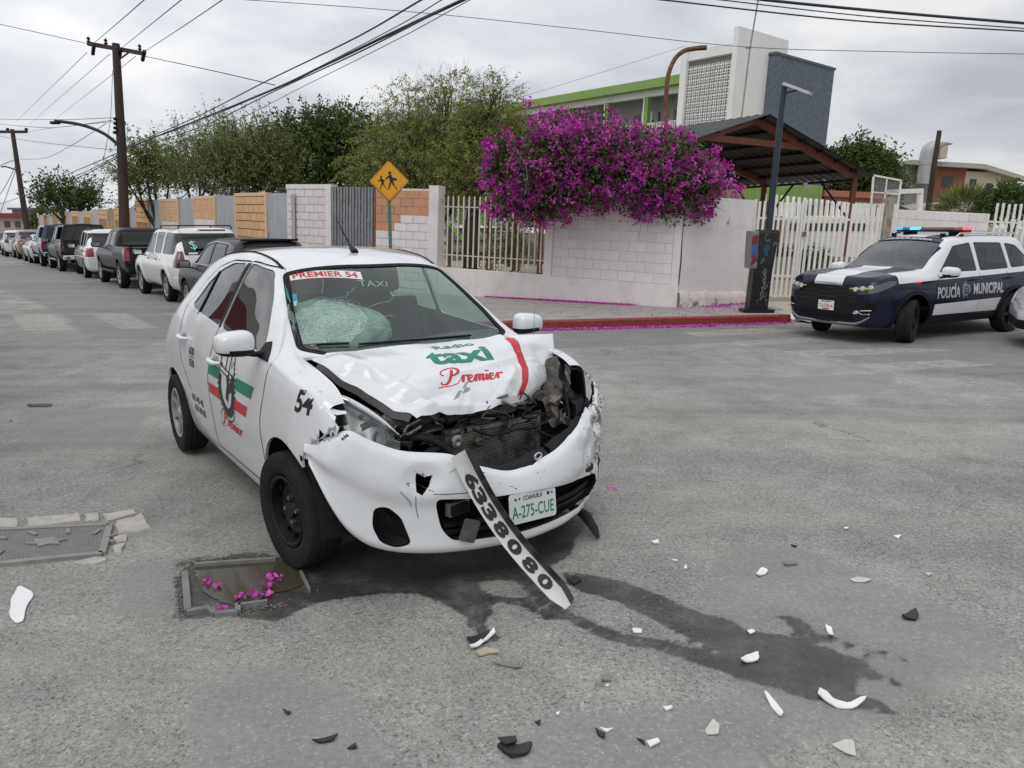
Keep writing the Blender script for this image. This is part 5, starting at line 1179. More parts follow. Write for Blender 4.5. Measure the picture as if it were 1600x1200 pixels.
# --- pickups
def pickup(label, pm, px, py, dimz=1.0, cap=False, tail=None, style='six', tailpos=.26, rear='dark'):
    wb, fo, ro, W = 3.25, .90, 1.10, .95; S, B = gen(fo, wb, ro, W, .45, 1.18, 1.16, 1.80 * dimz, -.40, -1.02, -2.30, .68, bed=1.22)
    zt = 1.80 * dimz - .13
    c = Car('parked_pickup', label, 'pickup truck', S, pm, place(px, py, -wb, W - .11, HS), HS,
        [fillet([(-.66, 1.24), (-1.05, zt - .04), (-1.48, zt), (-1.48, 1.24)], .06), fillet([(-1.58, 1.24), (-1.58, zt), (-2.22, zt - .01), (-2.26, 1.24)], .06)], wframe(-.28, 1.22, -.95, 1.80 * dimz - .07, .70, .60),
        wframe(-2.55, 1.27, -2.38, 1.80 * dimz - .15, .62, .58, 0, .16), [(0, .40, .47), (-wb, .40, .47)], M['glass_tint'], cutbox=[((B + .07, -.78, .75), (-2.66, .78, 1.6))])
    add_wheels(c.root, (0, -wb), 2 * (W - .135), .395, .25, style); seats(c.root, -1.25, .72, .8); seats(c.root, -2.0, .72, .75, 1)
    b = MB(); b.b2((B + .06, -.79, .70), (-2.64, .79, .75)); b.build('bed_floor', M['plastic'], c.root)
    c.patch('tail_light', [((B - .1, s * (W - .16), .84), (B + tailpos - .1, s * 1.2, 1.20)) for s in (-1, 1)], tail or M['red_lens'])
    b = MB(); b.b2((B - .14, -.88, .50), (B + .05, .88, .68)); o = b.build('rear_bumper', M['chrome'] if cap else M['plastic'], c.root); md = o.modifiers.new('bev', 'BEVEL'); md.width = .03; md.segments = 3
    for s in (-1, 1):
        mirror(c.root, (-.66, s * (W + .13), 1.26), s, M['plastic'], 1.25); b = MB(); b.tube([(-.55, s * (W - .02), .46), (-2.6, s * (W - .02), .46)], .045, 7); b.build('side_step', M['plastic'] if not cap else M['steel'], c.root, 50)
    c.patch('headlight', [((fo - .30, s * .60, .84), (fo + .1, s * 1.2, 1.04)) for s in (-1, 1)], M['white_lens']); plate_rear(c, B - .02, .85)
    b = MB(); b.b2((-2.34, -.25, 1.80 * dimz - .075), (-2.29, .25, 1.80 * dimz - .035)); b.build('brake_light', M['red_lens'], c.root)
    if cap:
        b = MB(); zc_ = 1.84 * dimz; V = []
        for x in (-2.50, B + .04):
            xo = x; V += [(xo, -W * .93, 1.24), (xo - (.0 if x > -3 else -.16), -.70, zc_ - .06), (xo - (.0 if x > -3 else -.20), 0, zc_), (xo - (.0 if x > -3 else -.16), .70, zc_ - .06), (xo, W * .93, 1.24)]
        b.add(V, [(i, i + 1, i + 6, i + 5) for i in range(4)] + [(4, 3, 2, 1, 0), (5, 6, 7, 8, 9)]); cp = b.build('bed_cap', pm, c.root, 20)
        b = MB(); b.add([(B + .03, -.74, 1.30), (B + .155, -.58, zc_ - .13), (B + .155, .58, zc_ - .13), (B + .03, .74, 1.30)], [(0, 1, 2, 3)][::1]); b.build('cap_window', M['glass_dark'], cp)
        for s in (-1, 1): b = MB(); b.add([(-2.62, s * .885, 1.32), (-2.62, s * .735, zc_ - .14), (B + .30, s * .735, zc_ - .14), (B + .22, s * .885, 1.32)], [(0, 1, 2, 3)]); b.build('cap_window', M['glass_dark'], cp)
    return c
c = pickup('black crew cab pickup with tall red tail lights parked ahead of the white SUV', M['black_paint'], 193, 450)
c = pickup('dark grey pickup with bed cap and chrome bumper parked ahead of the white minivan', M['charcoal'], 97, 424, 1.06, True, M['dark_red_lens'])
M['deep_blue'] = paint('deep_blue_paint', (.012, .03, .10))
c = pickup('blue pickup with bed cap and red and white tail lights in the parked row', M['deep_blue'], 68, 416, 1.06, True, M['red_lens'])
# --- white minivan
S, B = gen(.95, 3.03, 1.0, .96, .24, 1.05, 1.06, 1.74, -.28, -1.05, -3.35, .70, bx=.10)
hv = HS - R(3)
c = Car('parked_minivan', 'white minivan with dark windows parked between two dark pickups', 'minivan', S, M['white_old'], place(137, 434, -3.03, .85, hv), hv,
    [fillet([(-.62, 1.12), (-1.10, 1.56), (-1.55, 1.62), (-1.58, 1.12)], .05), fillet([(-1.66, 1.12), (-1.64, 1.62), (-2.62, 1.62), (-2.62, 1.12)], .05), fillet([(-2.70, 1.12), (-2.70, 1.62), (-3.55, 1.59), (-3.68, 1.14)], .07)],
    wframe(-.18, 1.08, -.98, 1.69, .74, .62), wframe(B + .07, 1.12, -3.58, 1.64, .70, .62, 0), [(0, .34, .40), (-3.03, .34, .40)], M['glass_tint'])
add_wheels(c.root, (0, -3.03), 1.66, .335, .22, 'five', steer=R(-14)); seats(c.root, -1.2, .5, .8); seats(c.root, -2.2, .5, .75, 1); rails(c, -1.6, -3.4, .62, 1.73, .03)
c.patch('tail_light', [((B - .1, s * .66, .78), (B + .20, s * 1.2, 1.08)) for s in (-1, 1)], M['red_lens']); c.patch('headlight', [((.62, s * .5, .68), (1.1, s * 1.2, .86)) for s in (-1, 1)], M['white_lens']); plate_rear(c, B, .85)
for s in (-1, 1):
    mirror(c.root, (-.62, s * 1.08, 1.10), s, M['white_old'], 1.1)
    b = MB(); b.tube([(-2.55, s * .955, .98), (-3.75, s * .94, .98)], .012, 5); b.build('door_track', M['plastic'], c.root); b = MB(); b.tube([(-.42, s * .965, .70), (-3.72, s * .955, .70)], .012, 5); b.build('side_moulding', M['plastic'], c.root)
    for x in (-1.45, -1.78): b = MB(); b.tube([(x, s * .96, .96), (x - .14, s * .96, .96)], .018, 6); b.build('door_handle', M['white_old'], c.root, 50)
# --- sedans and small far ones
def sedan(label, pm, px, py, wx, head=HS, name='parked_sedan', fo=.90, wb=2.68, ro=1.0, nx=70, clear=False, style='five', cat='sedan'):
    W = .88; S, B = gen(fo, wb, ro, W, .20, .93, .95, 1.46, -.30, -1.12, -2.55, .56, trunk=1.06)
    c = Car(name, label, cat, S, pm, place(px, py, wx, W - .09, head), head, [fillet([(-.60, 1.0), (-1.10, 1.33), (-1.52, 1.375), (-1.56, 1.01)], .05), fillet([(-1.64, 1.01), (-1.60, 1.375), (-2.25, 1.345), (-2.72, 1.08), (-2.70, 1.04)], .05)],
        wframe(-.20, .99, -1.02, 1.41, .66, .52), wframe(-3.18, 1.09, -2.66, 1.39, .62, .52, 0, .16), [(0, .32, .375), (-wb, .32, .375)], M['glass_clear'] if clear else M['glass_tint'], nx=nx)
    add_wheels(c.root, (0, -wb), 1.54, .32, .21, style); seats(c.root, -1.3, .45, .74); seats(c.root, -2.15, .45, .7, 1)
    c.patch('tail_light', [((B - .1, s * .50, .76), (B + .16, s * 1.2, .92)) for s in (-1, 1)], M['red_lens'])
    for s in (-1, 1): mirror(c.root, (-.62, s * .98, .99), s, pm, .95)
    return c
c = sedan('pale green grey sedan parked between the blue pickup and the tan SUV', M['silver'], 41, 408, 0); c.patch('headlight', [((.62, s * .48, .62), (1.0, s * 1.2, .78)) for s in (-1, 1)], M['white_lens'])
c, B = suv('tan SUV with bright red tail lights far along the parked row', M['tan_paint'], 30, 405, dim=.93, tail=M['red_lens'], nx=56)
c, B = suv('white SUV second to last at the far end of the parked row', M['white'], 10, 401, dim=.90, nx=56, rack=False)
c = sedan('dark sedan last in the parked row at the picture edge', M['charcoal'], -4, 397, -2.68, nx=56)

# ------------------------------------------------------------------ the police car
PH = R(208.6)
def livery():
    m = bpy.data.materials.new('police_livery'); m.use_nodes = True; t = NT(m); b = m.node_tree.nodes['Principled BSDF']
    sp = t.n.new('ShaderNodeSeparateXYZ'); t.l.new(t.n.new('ShaderNodeTexCoord').outputs['Object'], sp.inputs[0]); x, y, z = sp.outputs; ay = t.math('ABSOLUTE', y)
    gt = lambda a, b_: t.math('GREATER_THAN', a, b_); mul = lambda a, b_: t.math('MULTIPLY', a, b_); mx_ = lambda a, b_: t.math('MAXIMUM', a, b_)
    line = t.math('ADD', t.math('MULTIPLY', x, -.030), .955); up = mul(gt(z, line), gt(.42, x))
    side = mul(up, gt(ay, t.math('ADD', .67, t.math('MULTIPLY', gt(-.9, x), -.145))))
    roofs = mul(mul(gt(.27, ay), gt(z, .80)), gt(.92, x)); stripe = mul(mul(gt(-.50, x), gt(x, -2.32)), mul(gt(t.math('ADD', .575, t.math('MULTIPLY', x, -.022)), z), gt(z, .41)))
    f = mx_(mx_(side, roofs), mul(stripe, gt(ay, .6)))
    t.l.new(t.mix(f, (.005, .007, .024), (.70, .71, .72)), b.inputs['Base Color']); b.inputs['Roughness'].default_value = .38; b.inputs['Specular IOR Level'].default_value = .15; b.inputs['Coat Weight'].default_value = .45; b.inputs['Coat Roughness'].default_value = .04; return m
M['livery'] = livery()
S, B = gen(.92, 2.72, 1.06, .93, .25, 1.09, 1.04, 1.68, -.42, -1.18, -3.05, .64, bx=.14, ns_=.13)
pc = Car('police_car', 'navy and white police SUV with lit light bar parked by the gate', 'police car', S, M['livery'], (5.90, 12.85, -.15), PH,
    [fillet([(-.66, 1.085), (-1.14, 1.50), (-1.60, 1.555), (-1.66, 1.09)], .04), fillet([(-1.74, 1.09), (-1.70, 1.555), (-2.50, 1.545), (-2.58, 1.11)], .04), fillet([(-2.66, 1.115), (-2.60, 1.54), (-2.92, 1.50), (-3.30, 1.22), (-3.22, 1.14)], .05)],
    wframe(-.30, 1.07, -1.10, 1.61, .72, .58, .07), wframe(B + .10, 1.15, -3.32, 1.53, .66, .56, 0), [(0, .35, .415), (-2.72, .35, .415)], glass('police_windshield', (.66, .72, .70), 1, ior=1.95), gw=M['glass_tint'], nx=130, ns=64)
for o in [q for q in pc.root.children if q.name.startswith('window')]: o.data.materials.clear(); o.data.materials.append(M['glass_tint'])
add_wheels(pc.root, (0, -2.72), 1.62, .345, .235, 'dark', steer=R(24)); seats(pc.root, -1.25, .55, .78); seats(pc.root, -2.1, .55, .75, 1)
b = MB(); b.b2((-.45, -.74, .6), (-.85, .74, 1.03)); b.build('dashboard', M['dark_in'], pc.root)
pc.patch('wheel_cladding', [], M['plastic'], -.012, .02, polys=[([(x + .475 * math.cos(t), .35 + .475 * math.sin(t)) for t in np.linspace(-.25, PI + .25, 20)] + [(x + .415 * math.cos(t), .35 + .415 * math.sin(t)) for t in np.linspace(PI + .25, -.25, 20)], y0, y1) for x in (0, -2.72) for y0, y1 in ((-1.3, -.6), (.6, 1.3))])
pc.patch('sill_cladding', [], M['plastic'], -.012, .02, polys=[([(-.44, .24), (-.44, .37), (-2.26, .37), (-2.26, .24)], y0, y1) for y0, y1 in ((-1.3, -.6), (.6, 1.3))])
HL = [(.97, .76), (.97, .88), (.62, .985), (.46, .995), (.50, .93), (.74, .85)]
hl = pc.patch('headlight', [], glass('police_headlight', (.75, .78, .78), 1.0, ior=1.8), -.012, .02, polys=[(HL, y0, y1) for y0, y1 in ((-1.2, -.40), (.40, 1.2))])
pc.patch('lamp_housing', [], mat('lamp_housing', (.09, .09, .10), .3, .6), -.004, .01, polys=[(HL, y0, y1) for y0, y1 in ((-1.2, -.40), (.40, 1.2))])
M['yellow_strip'] = mat('lamp_strip', (.40, .46, .14), .4)
pc.patch('lamp_strip', [], M['yellow_strip'], -.017, .01, polys=[([(.97, .845), (.97, .862), (.70, .945), (.62, .962), (.62, .948)], y0, y1) for y0, y1 in ((-.78, -.42), (.42, .78))])
for s in (1, -1):
    for k in range(3):
        yy_ = s * (.52 + .11 * k); h = pc.bvh.ray_cast(Vector((2, yy_, .855 + .02 * k)), Vector((-1, 0, 0)))[0]
        b = MB(); b.lathe([(0, .02), (.034, .02), (.036, .0), (0, 0)], 14, M=Matrix.Translation(h + Vector((.0, 0, 0))) @ Matrix.Rotation(R(-90), 4, 'Z')); b.build('projector_lens', M['white_lens'], pc.root, 40)
def front_poly(name, poly, mt, off=.01, par=None, depth=.02):
    c_ = MB(); c_.prism(poly, (0, 1, 0), (0, 0, 1), (1, 0, 0), (0, 0, 0), .3, 1.3); me = boolean(shell(pc.V, pc.F, -off, depth, [mt], False), c_.mesh(), 'INTERSECT'); return obj(name, fin(me, mt, None, 35), par or pc.root)
gr_ = front_poly('grille', [(-.52, .50), (.52, .50), (.60, .70), (.52, .90), (-.52, .90), (-.60, .70)], M['plastic'], .006)
for k in range(4):
    z = .88 - k * .07; front_poly('grille_bar', [(-.50 - .02 * k, z), (-.22, z), (-.12, z - .02), (.12, z - .02), (.22, z), (.50 + .02 * k, z), (.50 + .02 * k, z - .012), (.20, z - .012), (.11, z - .032), (-.11, z - .032), (-.20, z - .012), (-.50 - .02 * k, z - .012)], mat('gloss_black', (.01, .011, .02), .15, 0, 1), .012, gr_)
front_poly('lower_grille', [(-.55, .36), (.55, .36), (.50, .47), (-.50, .47)], M['dark_in'], .006)
b = MB(); b.tube([pc.bvh.ray_cast(Vector((2.5, y, z)), Vector((-1, 0, 0)))[0] for y, z in ((-.76, .44), (-.66, .36), (-.55, .315), (-.3, .305), (0, .30), (.3, .305), (.55, .315), (.66, .36), (.76, .44))], [.012, .022, .030, .032, .032, .032, .030, .022, .012], 8); b.build('skid_bar', mat('satin_trim', (.22, .22, .23), .35, .6), pc.root, 60)
for s in (1, -1):
    front_poly('air_intake', [(s * .66, .48), (s * .80, .50), (s * .83, .64), (s * .74, .66), (s * .62, .56)][::s], M['dark_in'], .006); front_poly('marker_lamp', [(s * .64, .525), (s * .78, .535), (s * .78, .55), (s * .64, .54)][::s], M['white_lens'], .012)
pb = [q for q in (pc.bvh.ray_cast(Vector((2, 0, .57)), Vector((-1, 0, 0)))[0],)][0]
b = MB(); b.b2((pb.x + .004, -.15, .495), (pb.x + .016, .15, .645)); pp_ = b.build('licence_plate', M['white_print'], pc.root)
decal('plate_number', xf2d(fit(text2d('CA-029A-A', 1, .01), .26, .065), 1, 0, -.01), (pb.x + .016, 0, .57), (0, 1, 0), (0, 0, 1), M['red_print'], pp_, off=.002)
for z, w in ((.63, .2), (.51, .13)): decal('plate_band', rect(-w / 2, -.008, w / 2, .008), (pb.x + .016, 0, z), (0, 1, 0), (0, 0, 1), mat('plate_maroon', (.22, .03, .06), .5), pp_, off=.002)
PS = ((-1, 0, 0), (0, 0, 1), (0, 1, 0))
def pside(name, vf, x, z, mt, off=.003): return decal(name, [(a + 0, b_ + 0) for a, b_ in vf[0]] and ([(a - x, b_ + z) for a, b_ in vf[0]], vf[1]), (0, 1.0, 0), PS[0], PS[1], mt, pc.root, pc.bvh, PS[2], off, .07, .5)
M['silver_print'] = mat('silver_print', (.50, .50, .52), .3, .2)
pside('police_lettering', fit(text2d('POLICÍA', 1, .03), .60, .225), -.83, .79, M['silver_print'])
pside('municipal_lettering', fit(text2d('MUNICIPAL', 1, .03), .86, .185), -1.92, .80, M['silver_print'])
star = []; 
for k in range(14): a = PI / 2 + 2 * PI * k / 14; r = .155 if k % 2 == 0 else .085; star.append((r * .8 * math.cos(a), r * math.sin(a)))
pside('star_emblem', (star, [tuple(range(14))]), -1.285, .79, mat('star_grey', (.13, .15, .22), .4)); pside('star_center', ([(.06 * math.cos(a), .065 * math.sin(a)) for a in np.linspace(0, 2 * PI, 16, endpoint=False)], [tuple(range(16))]), -1.285, .79, M['navy'], .006)
pside('star_ring', merge2d([ribbon2d([(.075 * math.cos(a), .08 * math.sin(a)) for a in np.linspace(0, 2 * PI, 17)], .008, 0), ribbon2d([(-.02, .03), (.02, .03), (.02, -.02), (0, -.04), (-.02, -.02), (-.02, .03)], .01, 0)]), -1.285, .79, M['silver_print'], .007)
decal('unit_lettering', fit(text2d('SP-210', 1, .03), .24, .055), (.85, .60, .50), (-.62, .78, 0), (0, 0, 1), M['white_print'], pc.root, pc.bvh, (.78, .62, 0), .004, .05, .6)
pside('fender_strobe', rect(-.06, -.012, .06, .012), -.05, .955, mat('red_strobe', (.8, .02, .03), .4, emit=1.5), .006)
FWN = Vector((.54, 0, .80)).normalized(); wo = Vector((-1.0, 0, 1.56)); wv = Vector((-.8, 0, .54)).normalized()
decal('windshield_banner', ([(-.575, -.03), (-.30, -.055), (0, -.06), (.30, -.055), (.575, -.03), (.55, .05), (.28, .04), (0, .035), (-.28, .04), (-.55, .05)], [tuple(range(10))]), wo, (0, 1, 0), wv, mat('banner_navy', (.03, .04, .09), .5), pc.root, pc.bvh, FWN, .002, .04, .4)
vf = fit(text2d('POLICÍA MUNICIPAL', 1, .02), .86, .062); decal('banner_lettering', ([(-x, y) for x, y in vf[0]], vf[1]), wo, (0, 1, 0), wv, M['white_print'], pc.root, pc.bvh, FWN, .005, .05, .4)
for s in (-1, 1): mirror(pc.root, (-.62, s * 1.06, 1.10), s, M['white'], 1.15)
for x in (-1.50, -2.50): b = MB(); b.tube([(x + .1, .925, .96), (x + .06, .955, .965), (x - .10, .955, .965), (x - .14, .925, .96)], .014, 6); b.build('door_handle', M['navy'], pc.root, 50)
rails(pc, -1.35, -3.15, .60, 1.655, .045, M['chrome'])
for y in (-.45, .45): b = MB(); b.box((-1.24, y, 1.665), (.05, .07, .07)); b.build('roof_lamp', M['plastic'], pc.root)
# door shut lines
for x0, x1, x2 in ((-.50, -.62, -.70), (-1.70, -1.70, -1.66), (-2.62, -2.50, -2.35)):
    vfl = ribbon2d([(x0 if z > .5 else x2, z) for z in ()] or [(-x1, 1.07), (-x0, .85), (-x0, .55), (-x2 if x0 < -2 else -x0, .38)], .006, 4); decal('door_seam', vfl, (0, 1.0, 0), PS[0], PS[1], M['rubber_trim'], pc.root, pc.bvh, PS[2], .0015, .07, .5)
lb = thing('light_bar', 'red and blue light bar on the roof of the police SUV', 'light bar', (5.90, 12.85, -.15), (0, 0, PH))
b = MB(); b.b2((-1.78, -.60, 1.72), (-1.52, .60, 1.755)); b.box((-1.65, -.42, 1.69), (.14, .18, .07)); b.box((-1.65, .42, 1.69), (.14, .18, .07)); b.build('base', M['plastic'], lb)
def lens(y0, y1, name, col, em=0, tint=None):
    b = MB(); b.prism(fillet([(-1.79, 1.757), (-1.51, 1.757), (-1.54, 1.80), (-1.76, 1.80)], .012), (1, 0, 0), (0, 0, 1), (0, -1, 0), (0, 0, 0), -y1, -y0); b.build(name, mat(name + '_m', col, .2, emit=em), lb, 30)
# car's right (y<0) is the picture's left
lens(-.62, -.50, 'blue_lamp', (.02, .25, .9), 1.6); lens(-.49, -.36, 'dark_lens', (.03, .10, .30)); lens(-.35, -.16, 'blue_lamp', (.02, .50, .85), 2.2); lens(-.15, .42, 'smoke_lens', (.10, .045, .045)); lens(.43, .60, 'red_lens', (.35, .03, .035)); lens(.605, .63, 'red_lamp', (1.0, .05, .08), 2.5)
# ------------------------------------------------------------------ white car whose nose reaches in at the right edge
wh = R(153)
c = sedan('white car of which only the nose shows at the right edge', M['white'], 1696, 553, 0, wh, 'white_car', fo=.86, wb=2.6, ro=.9, clear=True, cat='car')
c.patch('headlight', [], M['white_lens'], -.008, .014, polys=[([(.95, .60), (.95, .74), (.52, .86), (.40, .87), (.52, .70), (.70, .62)], y0, y1) for y0, y1 in ((-1.2, -.35), (.35, 1.2))])
c.patch('turn_lamp', [], M['amber_lens'], -.012, .018, polys=[([(.60, .66), (.60, .72), (.50, .74), (.50, .70)], y0, y1) for y0, y1 in ((-1.2, -.35), (.35, 1.2))])
c.patch('lower_intake', [((.50, -1, .30), (1.2, 1, .44))], M['plastic'], -.006, .012, split=False)
for s in (-1, 1): b = MB(); b.lathe([(0, .02), (.035, .02), (.045, 0), (0, 0)], 14, M=Matrix.Translation((.78, s * .60, .37)) @ Matrix.Rotation(R(-90 + s * 25), 4, 'Z')); b.build('fog_lamp', M['white_lens'], c.root, 40)
# ------------------------------------------------------------------ pavement, kerb
M['concrete'] = mat('pavement_concrete', (.34, .32, .295), .85, var=.14, vs=3, bump=.5, bs=120, stain=(.16, .15, .135), ss=2.2, sl=(.52, .72))
M['kerb_red'] = mat('kerb_red_paint', (.24, .030, .028), .6, var=.25, vs=9, stain=(.20, .15, .13), ss=12, sl=(.58, .70))
M['kerb_gray'] = mat('kerb_concrete', (.30, .285, .26), .85, var=.2, vs=6)
kl = [G(1240, 504)[:2] - np.array([.25, -.1]), G(1232, 504)[:2], G(1150, 506)[:2], G(1000, 510)[:2], G(900, 513)[:2], G(800, 515)[:2], np.array([-1.7, 13.2]), np.array([-3.1, 13.8]), np.array([-4.3, 15.0]), np.array([-5.35, 16.7]), np.array([-6.1, 17.9]), np.array([-6.1, 17.9]) + UD * 12, np.array([-6.1, 17.9]) + UD * 90]
W0, W1, W2 = np.array([-1.95, 19.5]), np.array([-4.95, 21.2]), np.array([-6.5, 22.4])
WA = np.array([-.71, 18.89]); WK = np.array([3.47, 16.2]); WR = np.array([5.22, 17.2])
def flat(name, poly, z, m, th=.2):
    b = MB(); b.prism([tuple(p) for p in poly], (1, 0, 0), (0, 1, 0), (0, 0, 1), (0, 0, z), -th, 0); return structure(name, b.mesh([m]))
TOP = -.005
flat('pavement', [k + np.array([.0, .13]) for k in kl[:7]] + [kl[7] + [.1, .1], kl[8] + [.12, .08], kl[9] + [.12, .07], kl[10] + [.12, .07], kl[12] + [.12, .07]] + [W2 + UD * 90 + VD * .3, W2 + VD * .3, W1 + [.1, .4], W0 + [.1, .5], WA + [.1, .5], WK + [0, .5], WR + [.1, .5], WR + [.35, -1.4], kl[0] + [.05, .6]], TOP, M['concrete'])
def kerb(name, pts, m):
    b = MB(); V = []
    for i, p in enumerate(pts):
        t = pts[min(i + 1, len(pts) - 1)] - pts[max(i - 1, 0)]; t = t / np.linalg.norm(t); n = np.array([t[1], -t[0]]) * (1 if t[0] < 0 else -1)
        if n[1] < 0 and i < 7: n = -n
        q = p + np.array([t[1], -t[0]]) * -.0; nn = np.array([t[1], -t[0]])  # right of travel
        for off, z in ((-.0, -.3), (0.0, TOP - .02), (.02, TOP + .004), (.14, TOP + .004), (.14, -.3)): V.append((q[0] + nn[0] * off, q[1] + nn[1] * off, z))
    b.add(V, [(5 * i + j, 5 * i + j + 1, 5 * i + j + 6, 5 * i + j + 5) for i in range(len(pts) - 1) for j in range(4)] + [(0, 1, 2, 3, 4)]); return structure(name, b.mesh([m], 30))
def fine(pts, n): return [np.array(p) for p in cr_spline(pts, n)]
kerb('kerb', fine(kl[:8], 6), M['kerb_red']); kerb('kerb', fine(kl[7:12], 6) + [kl[12]], M['kerb_gray'])
M['yard'] = mat('yard_earth', (.30, .25, .19), .9, var=.25, vs=.6, bump=.5, bs=30); M['grass'] = mat('dry_lawn', (.10, .13, .05), .9, var=.4, vs=1.5)
b = MB(); b.add([(-60, 0, 0)] * 0 + [(*(W2 + VD * .4), -.02), (*(W0 + [0, .4]), -.02), (*(WA + [0, .4]), -.02), (*(WK + [0, .4]), -.02), (30, 17.6, -.02), (60, 120, -.02), (-60, 160, -.02)], [(0, 1, 2, 3, 4, 5, 6)]); structure('yard', b.mesh([M['yard']]))
b = MB(); b.add([(-10, 44, .0), (12, 38, .0), (16, 46, .0), (-8, 60, .0)], [(0, 1, 2, 3)]); structure('lawn', b.mesh([M['grass']]))
b = MB(); p = [WR + [.02, -1.2], kl[0] + [.05, .3], kl[0] + [.6, -.35], np.array([11.5, 14.9]), np.array([11.5, 17.5]), WR + [.1, .2]]
b.add([(q[0], q[1], z) for q, z in zip(p, (0.0, -.02, -.146, -.146, 0.0, 0.0))], [(0, 1, 2, 3, 4, 5)]); structure('driveway_ramp', b.mesh([mat('ramp_concrete', (.40, .37, .32), .85, var=.12, vs=2, bump=.4, bs=80)]))

# ------------------------------------------------------------------ masonry kit
def rnd_mat(name, col, var=.10, stain=None, rough=.8, ss=3, sl=(.55, .72)):
    m = mat(name, col, rough, var=.06, vs=9, bump=.35, bs=70, stain=stain, ss=ss, sl=sl); t = NT(m); b = m.node_tree.nodes['Principled BSDF']
    src = b.inputs['Base Color'].links[0].from_socket; oi = t.n.new('ShaderNodeObjectInfo').outputs['Random']
    t.l.new(t.mix(1.0, src, t.gray(t.rng(oi, 0, 1, 1 - var, 1 + var)), 'MULTIPLY'), b.inputs['Base Color']); return m
M['white_block'] = rnd_mat('whitewashed_block', (.76, .72, .71), .05, (.56, .51, .47)); M['pink_block'] = rnd_mat('pale_pink_block', (.72, .65, .64), .05, (.58, .52, .50)); M['orange_block'] = rnd_mat('ochre_block', (.66, .40, .20), .07, (.54, .33, .17))
M['orange_brick'] = rnd_mat('orange_block', (.58, .29, .16), .08, (.46, .25, .16))
M['mortar_w'] = mat('white_mortar', (.68, .645, .635), .9, var=.1, vs=8); M['mortar_o'] = mat('ochre_mortar', (.32, .19, .10), .9, var=.1, vs=8); M['render_w'] = mat('white_render', (.76, .72, .70), .85, var=.05, vs=3, bump=.4, bs=40, stain=(.62, .56, .52), ss=1.6, sl=(.5, .75))
M['frame_o'] = mat('ochre_frame', (.68, .50, .32), .85, var=.08, vs=5); M['tin'] = mat('corrugated_steel', (.40, .41, .42), .5, .25, var=.12, vs=4, stain=(.24, .21, .17), ss=2.5, sl=(.58, .75), stretch=(1, 1, .3))
_bm = {}
def block_mesh(w, h, m):
    k = (round(w, 3), round(h, 3), m.name)
    if k not in _bm:
        b = MB(); x, z = w / 2, h / 2; c_ = .006
        b.add([(-x, 0, -z), (x, 0, -z), (x, 0, z), (-x, 0, z), (-x + c_, -.02, -z + c_), (x - c_, -.02, -z + c_), (x - c_, -.02, z - c_), (-x + c_, -.02, z - c_)], [(4, 5, 6, 7), (0, 1, 5, 4), (1, 2, 6, 5), (2, 3, 7, 6), (3, 0, 4, 7)]); _bm[k] = b.mesh([m])
    return _bm[k]
def upright(name, label, cat, p, q, group=None):
    """a plumb thing whose local x runs from p to q (ground points)"""
    o = thing(name, label, cat, group=group); a = math.atan2(q[1] - p[1], q[0] - p[0])
    o.matrix_basis = Matrix.Translation((p[0], p[1], 0)) @ Matrix.Rotation(LEAN, 4, 'Y') @ Matrix.Rotation(a, 4, 'Z') @ (Matrix.Scale(-1, 4, (0, 1, 0)) if q[0] < p[0] else Matrix()); return o
def blocks(parent, x0, x1, z0, z1, m, y=-.001, bw=.40, bh=.20, name='block', cap=None, choose=None, g=.012):
    n = 0; rows = max(1, int(round((z1 - z0) / bh))); bh = (z1 - z0) / rows
    for r in range(rows):
        z = z0 + (r + .5) * bh; x = x0; off = (r % 2) * bw / 2
        edges = [x0] + [e for e in np.arange(x0 - bw + off, x1, bw) if x0 + .05 < e < x1 - .05] + [x1]
        for a, b_ in zip(edges[:-1], edges[1:]):
            mm = choose((a + b_) / 2, z) if choose else m
            o = obj(name, block_mesh(b_ - a - g, bh - g, mm), parent, loc=((a + b_) / 2, y + random.uniform(-.002, .002), z)); n += 1
    return n
# ------------------------------------------------------------------ the long wall along the side street
lw = upright('perimeter_wall', 'long school wall of ochre and white block panels alternating with corrugated sheets', 'wall', W2, W2 + UD)
SEG = [(453, 412, 302, 'm'), (412, 363, 301, 'o'), (363, 332, 305, 'm'), (332, 298, 306, 'x'), (298, 275, 310, 'm'), (275, 247, 310.5, 'x'), (247, 228, 312, 'm'), (228, 208, 311.5, 'o'), (208, 200, 322, 'm'), (200, 176, 324.5, 'o'), (176, 165, 326, 'r'), (165, 151, 326, 'o'), (151, 139.5, 327, 'm'), (139.5, 128, 330, 'o'), (128, 120, 331, 'm'), (120, 110, 330, 'o'), (110, 102, 331.5, 'm'), (102, 92.5, 329.5, 'o'), (92.5, 87.5, 331, 'm'), (87.5, 79.5, 332, 'o'), (79.5, 73, 334, 'm'), (73, 66, 334, 'o'), (66, 60, 336, 'm'), (60, 52, 337, 'o')]
def sheetmetal(parent, x0, x1, z0, z1, y=-.02, pitch=.12, name='metal_sheet', amp=.018):
    n = int((x1 - x0) / pitch * 4) + 1; V = []
    for i in range(n + 1):
        x = x0 + (x1 - x0) * i / n; yy = y - amp * (0, 1, 1, 0)[i % 4]; V += [(x, yy, z0), (x, yy, z1 + .015 * math.sin(x * 2))]
    return obj(name, mesh_of(V, [(2 * i, 2 * i + 2, 2 * i + 3, 2 * i + 1) for i in range(n)], [M['tin']]), parent)
inv = lw.matrix_basis.inverted()
nblk = 0
def slab(parent, name, x0, x1, z0, z1, m, y0=0, y1=.15): b = MB(); b.b2((x0, y0, z0), (x1, y1, z1)); return b.build(name, m, parent)
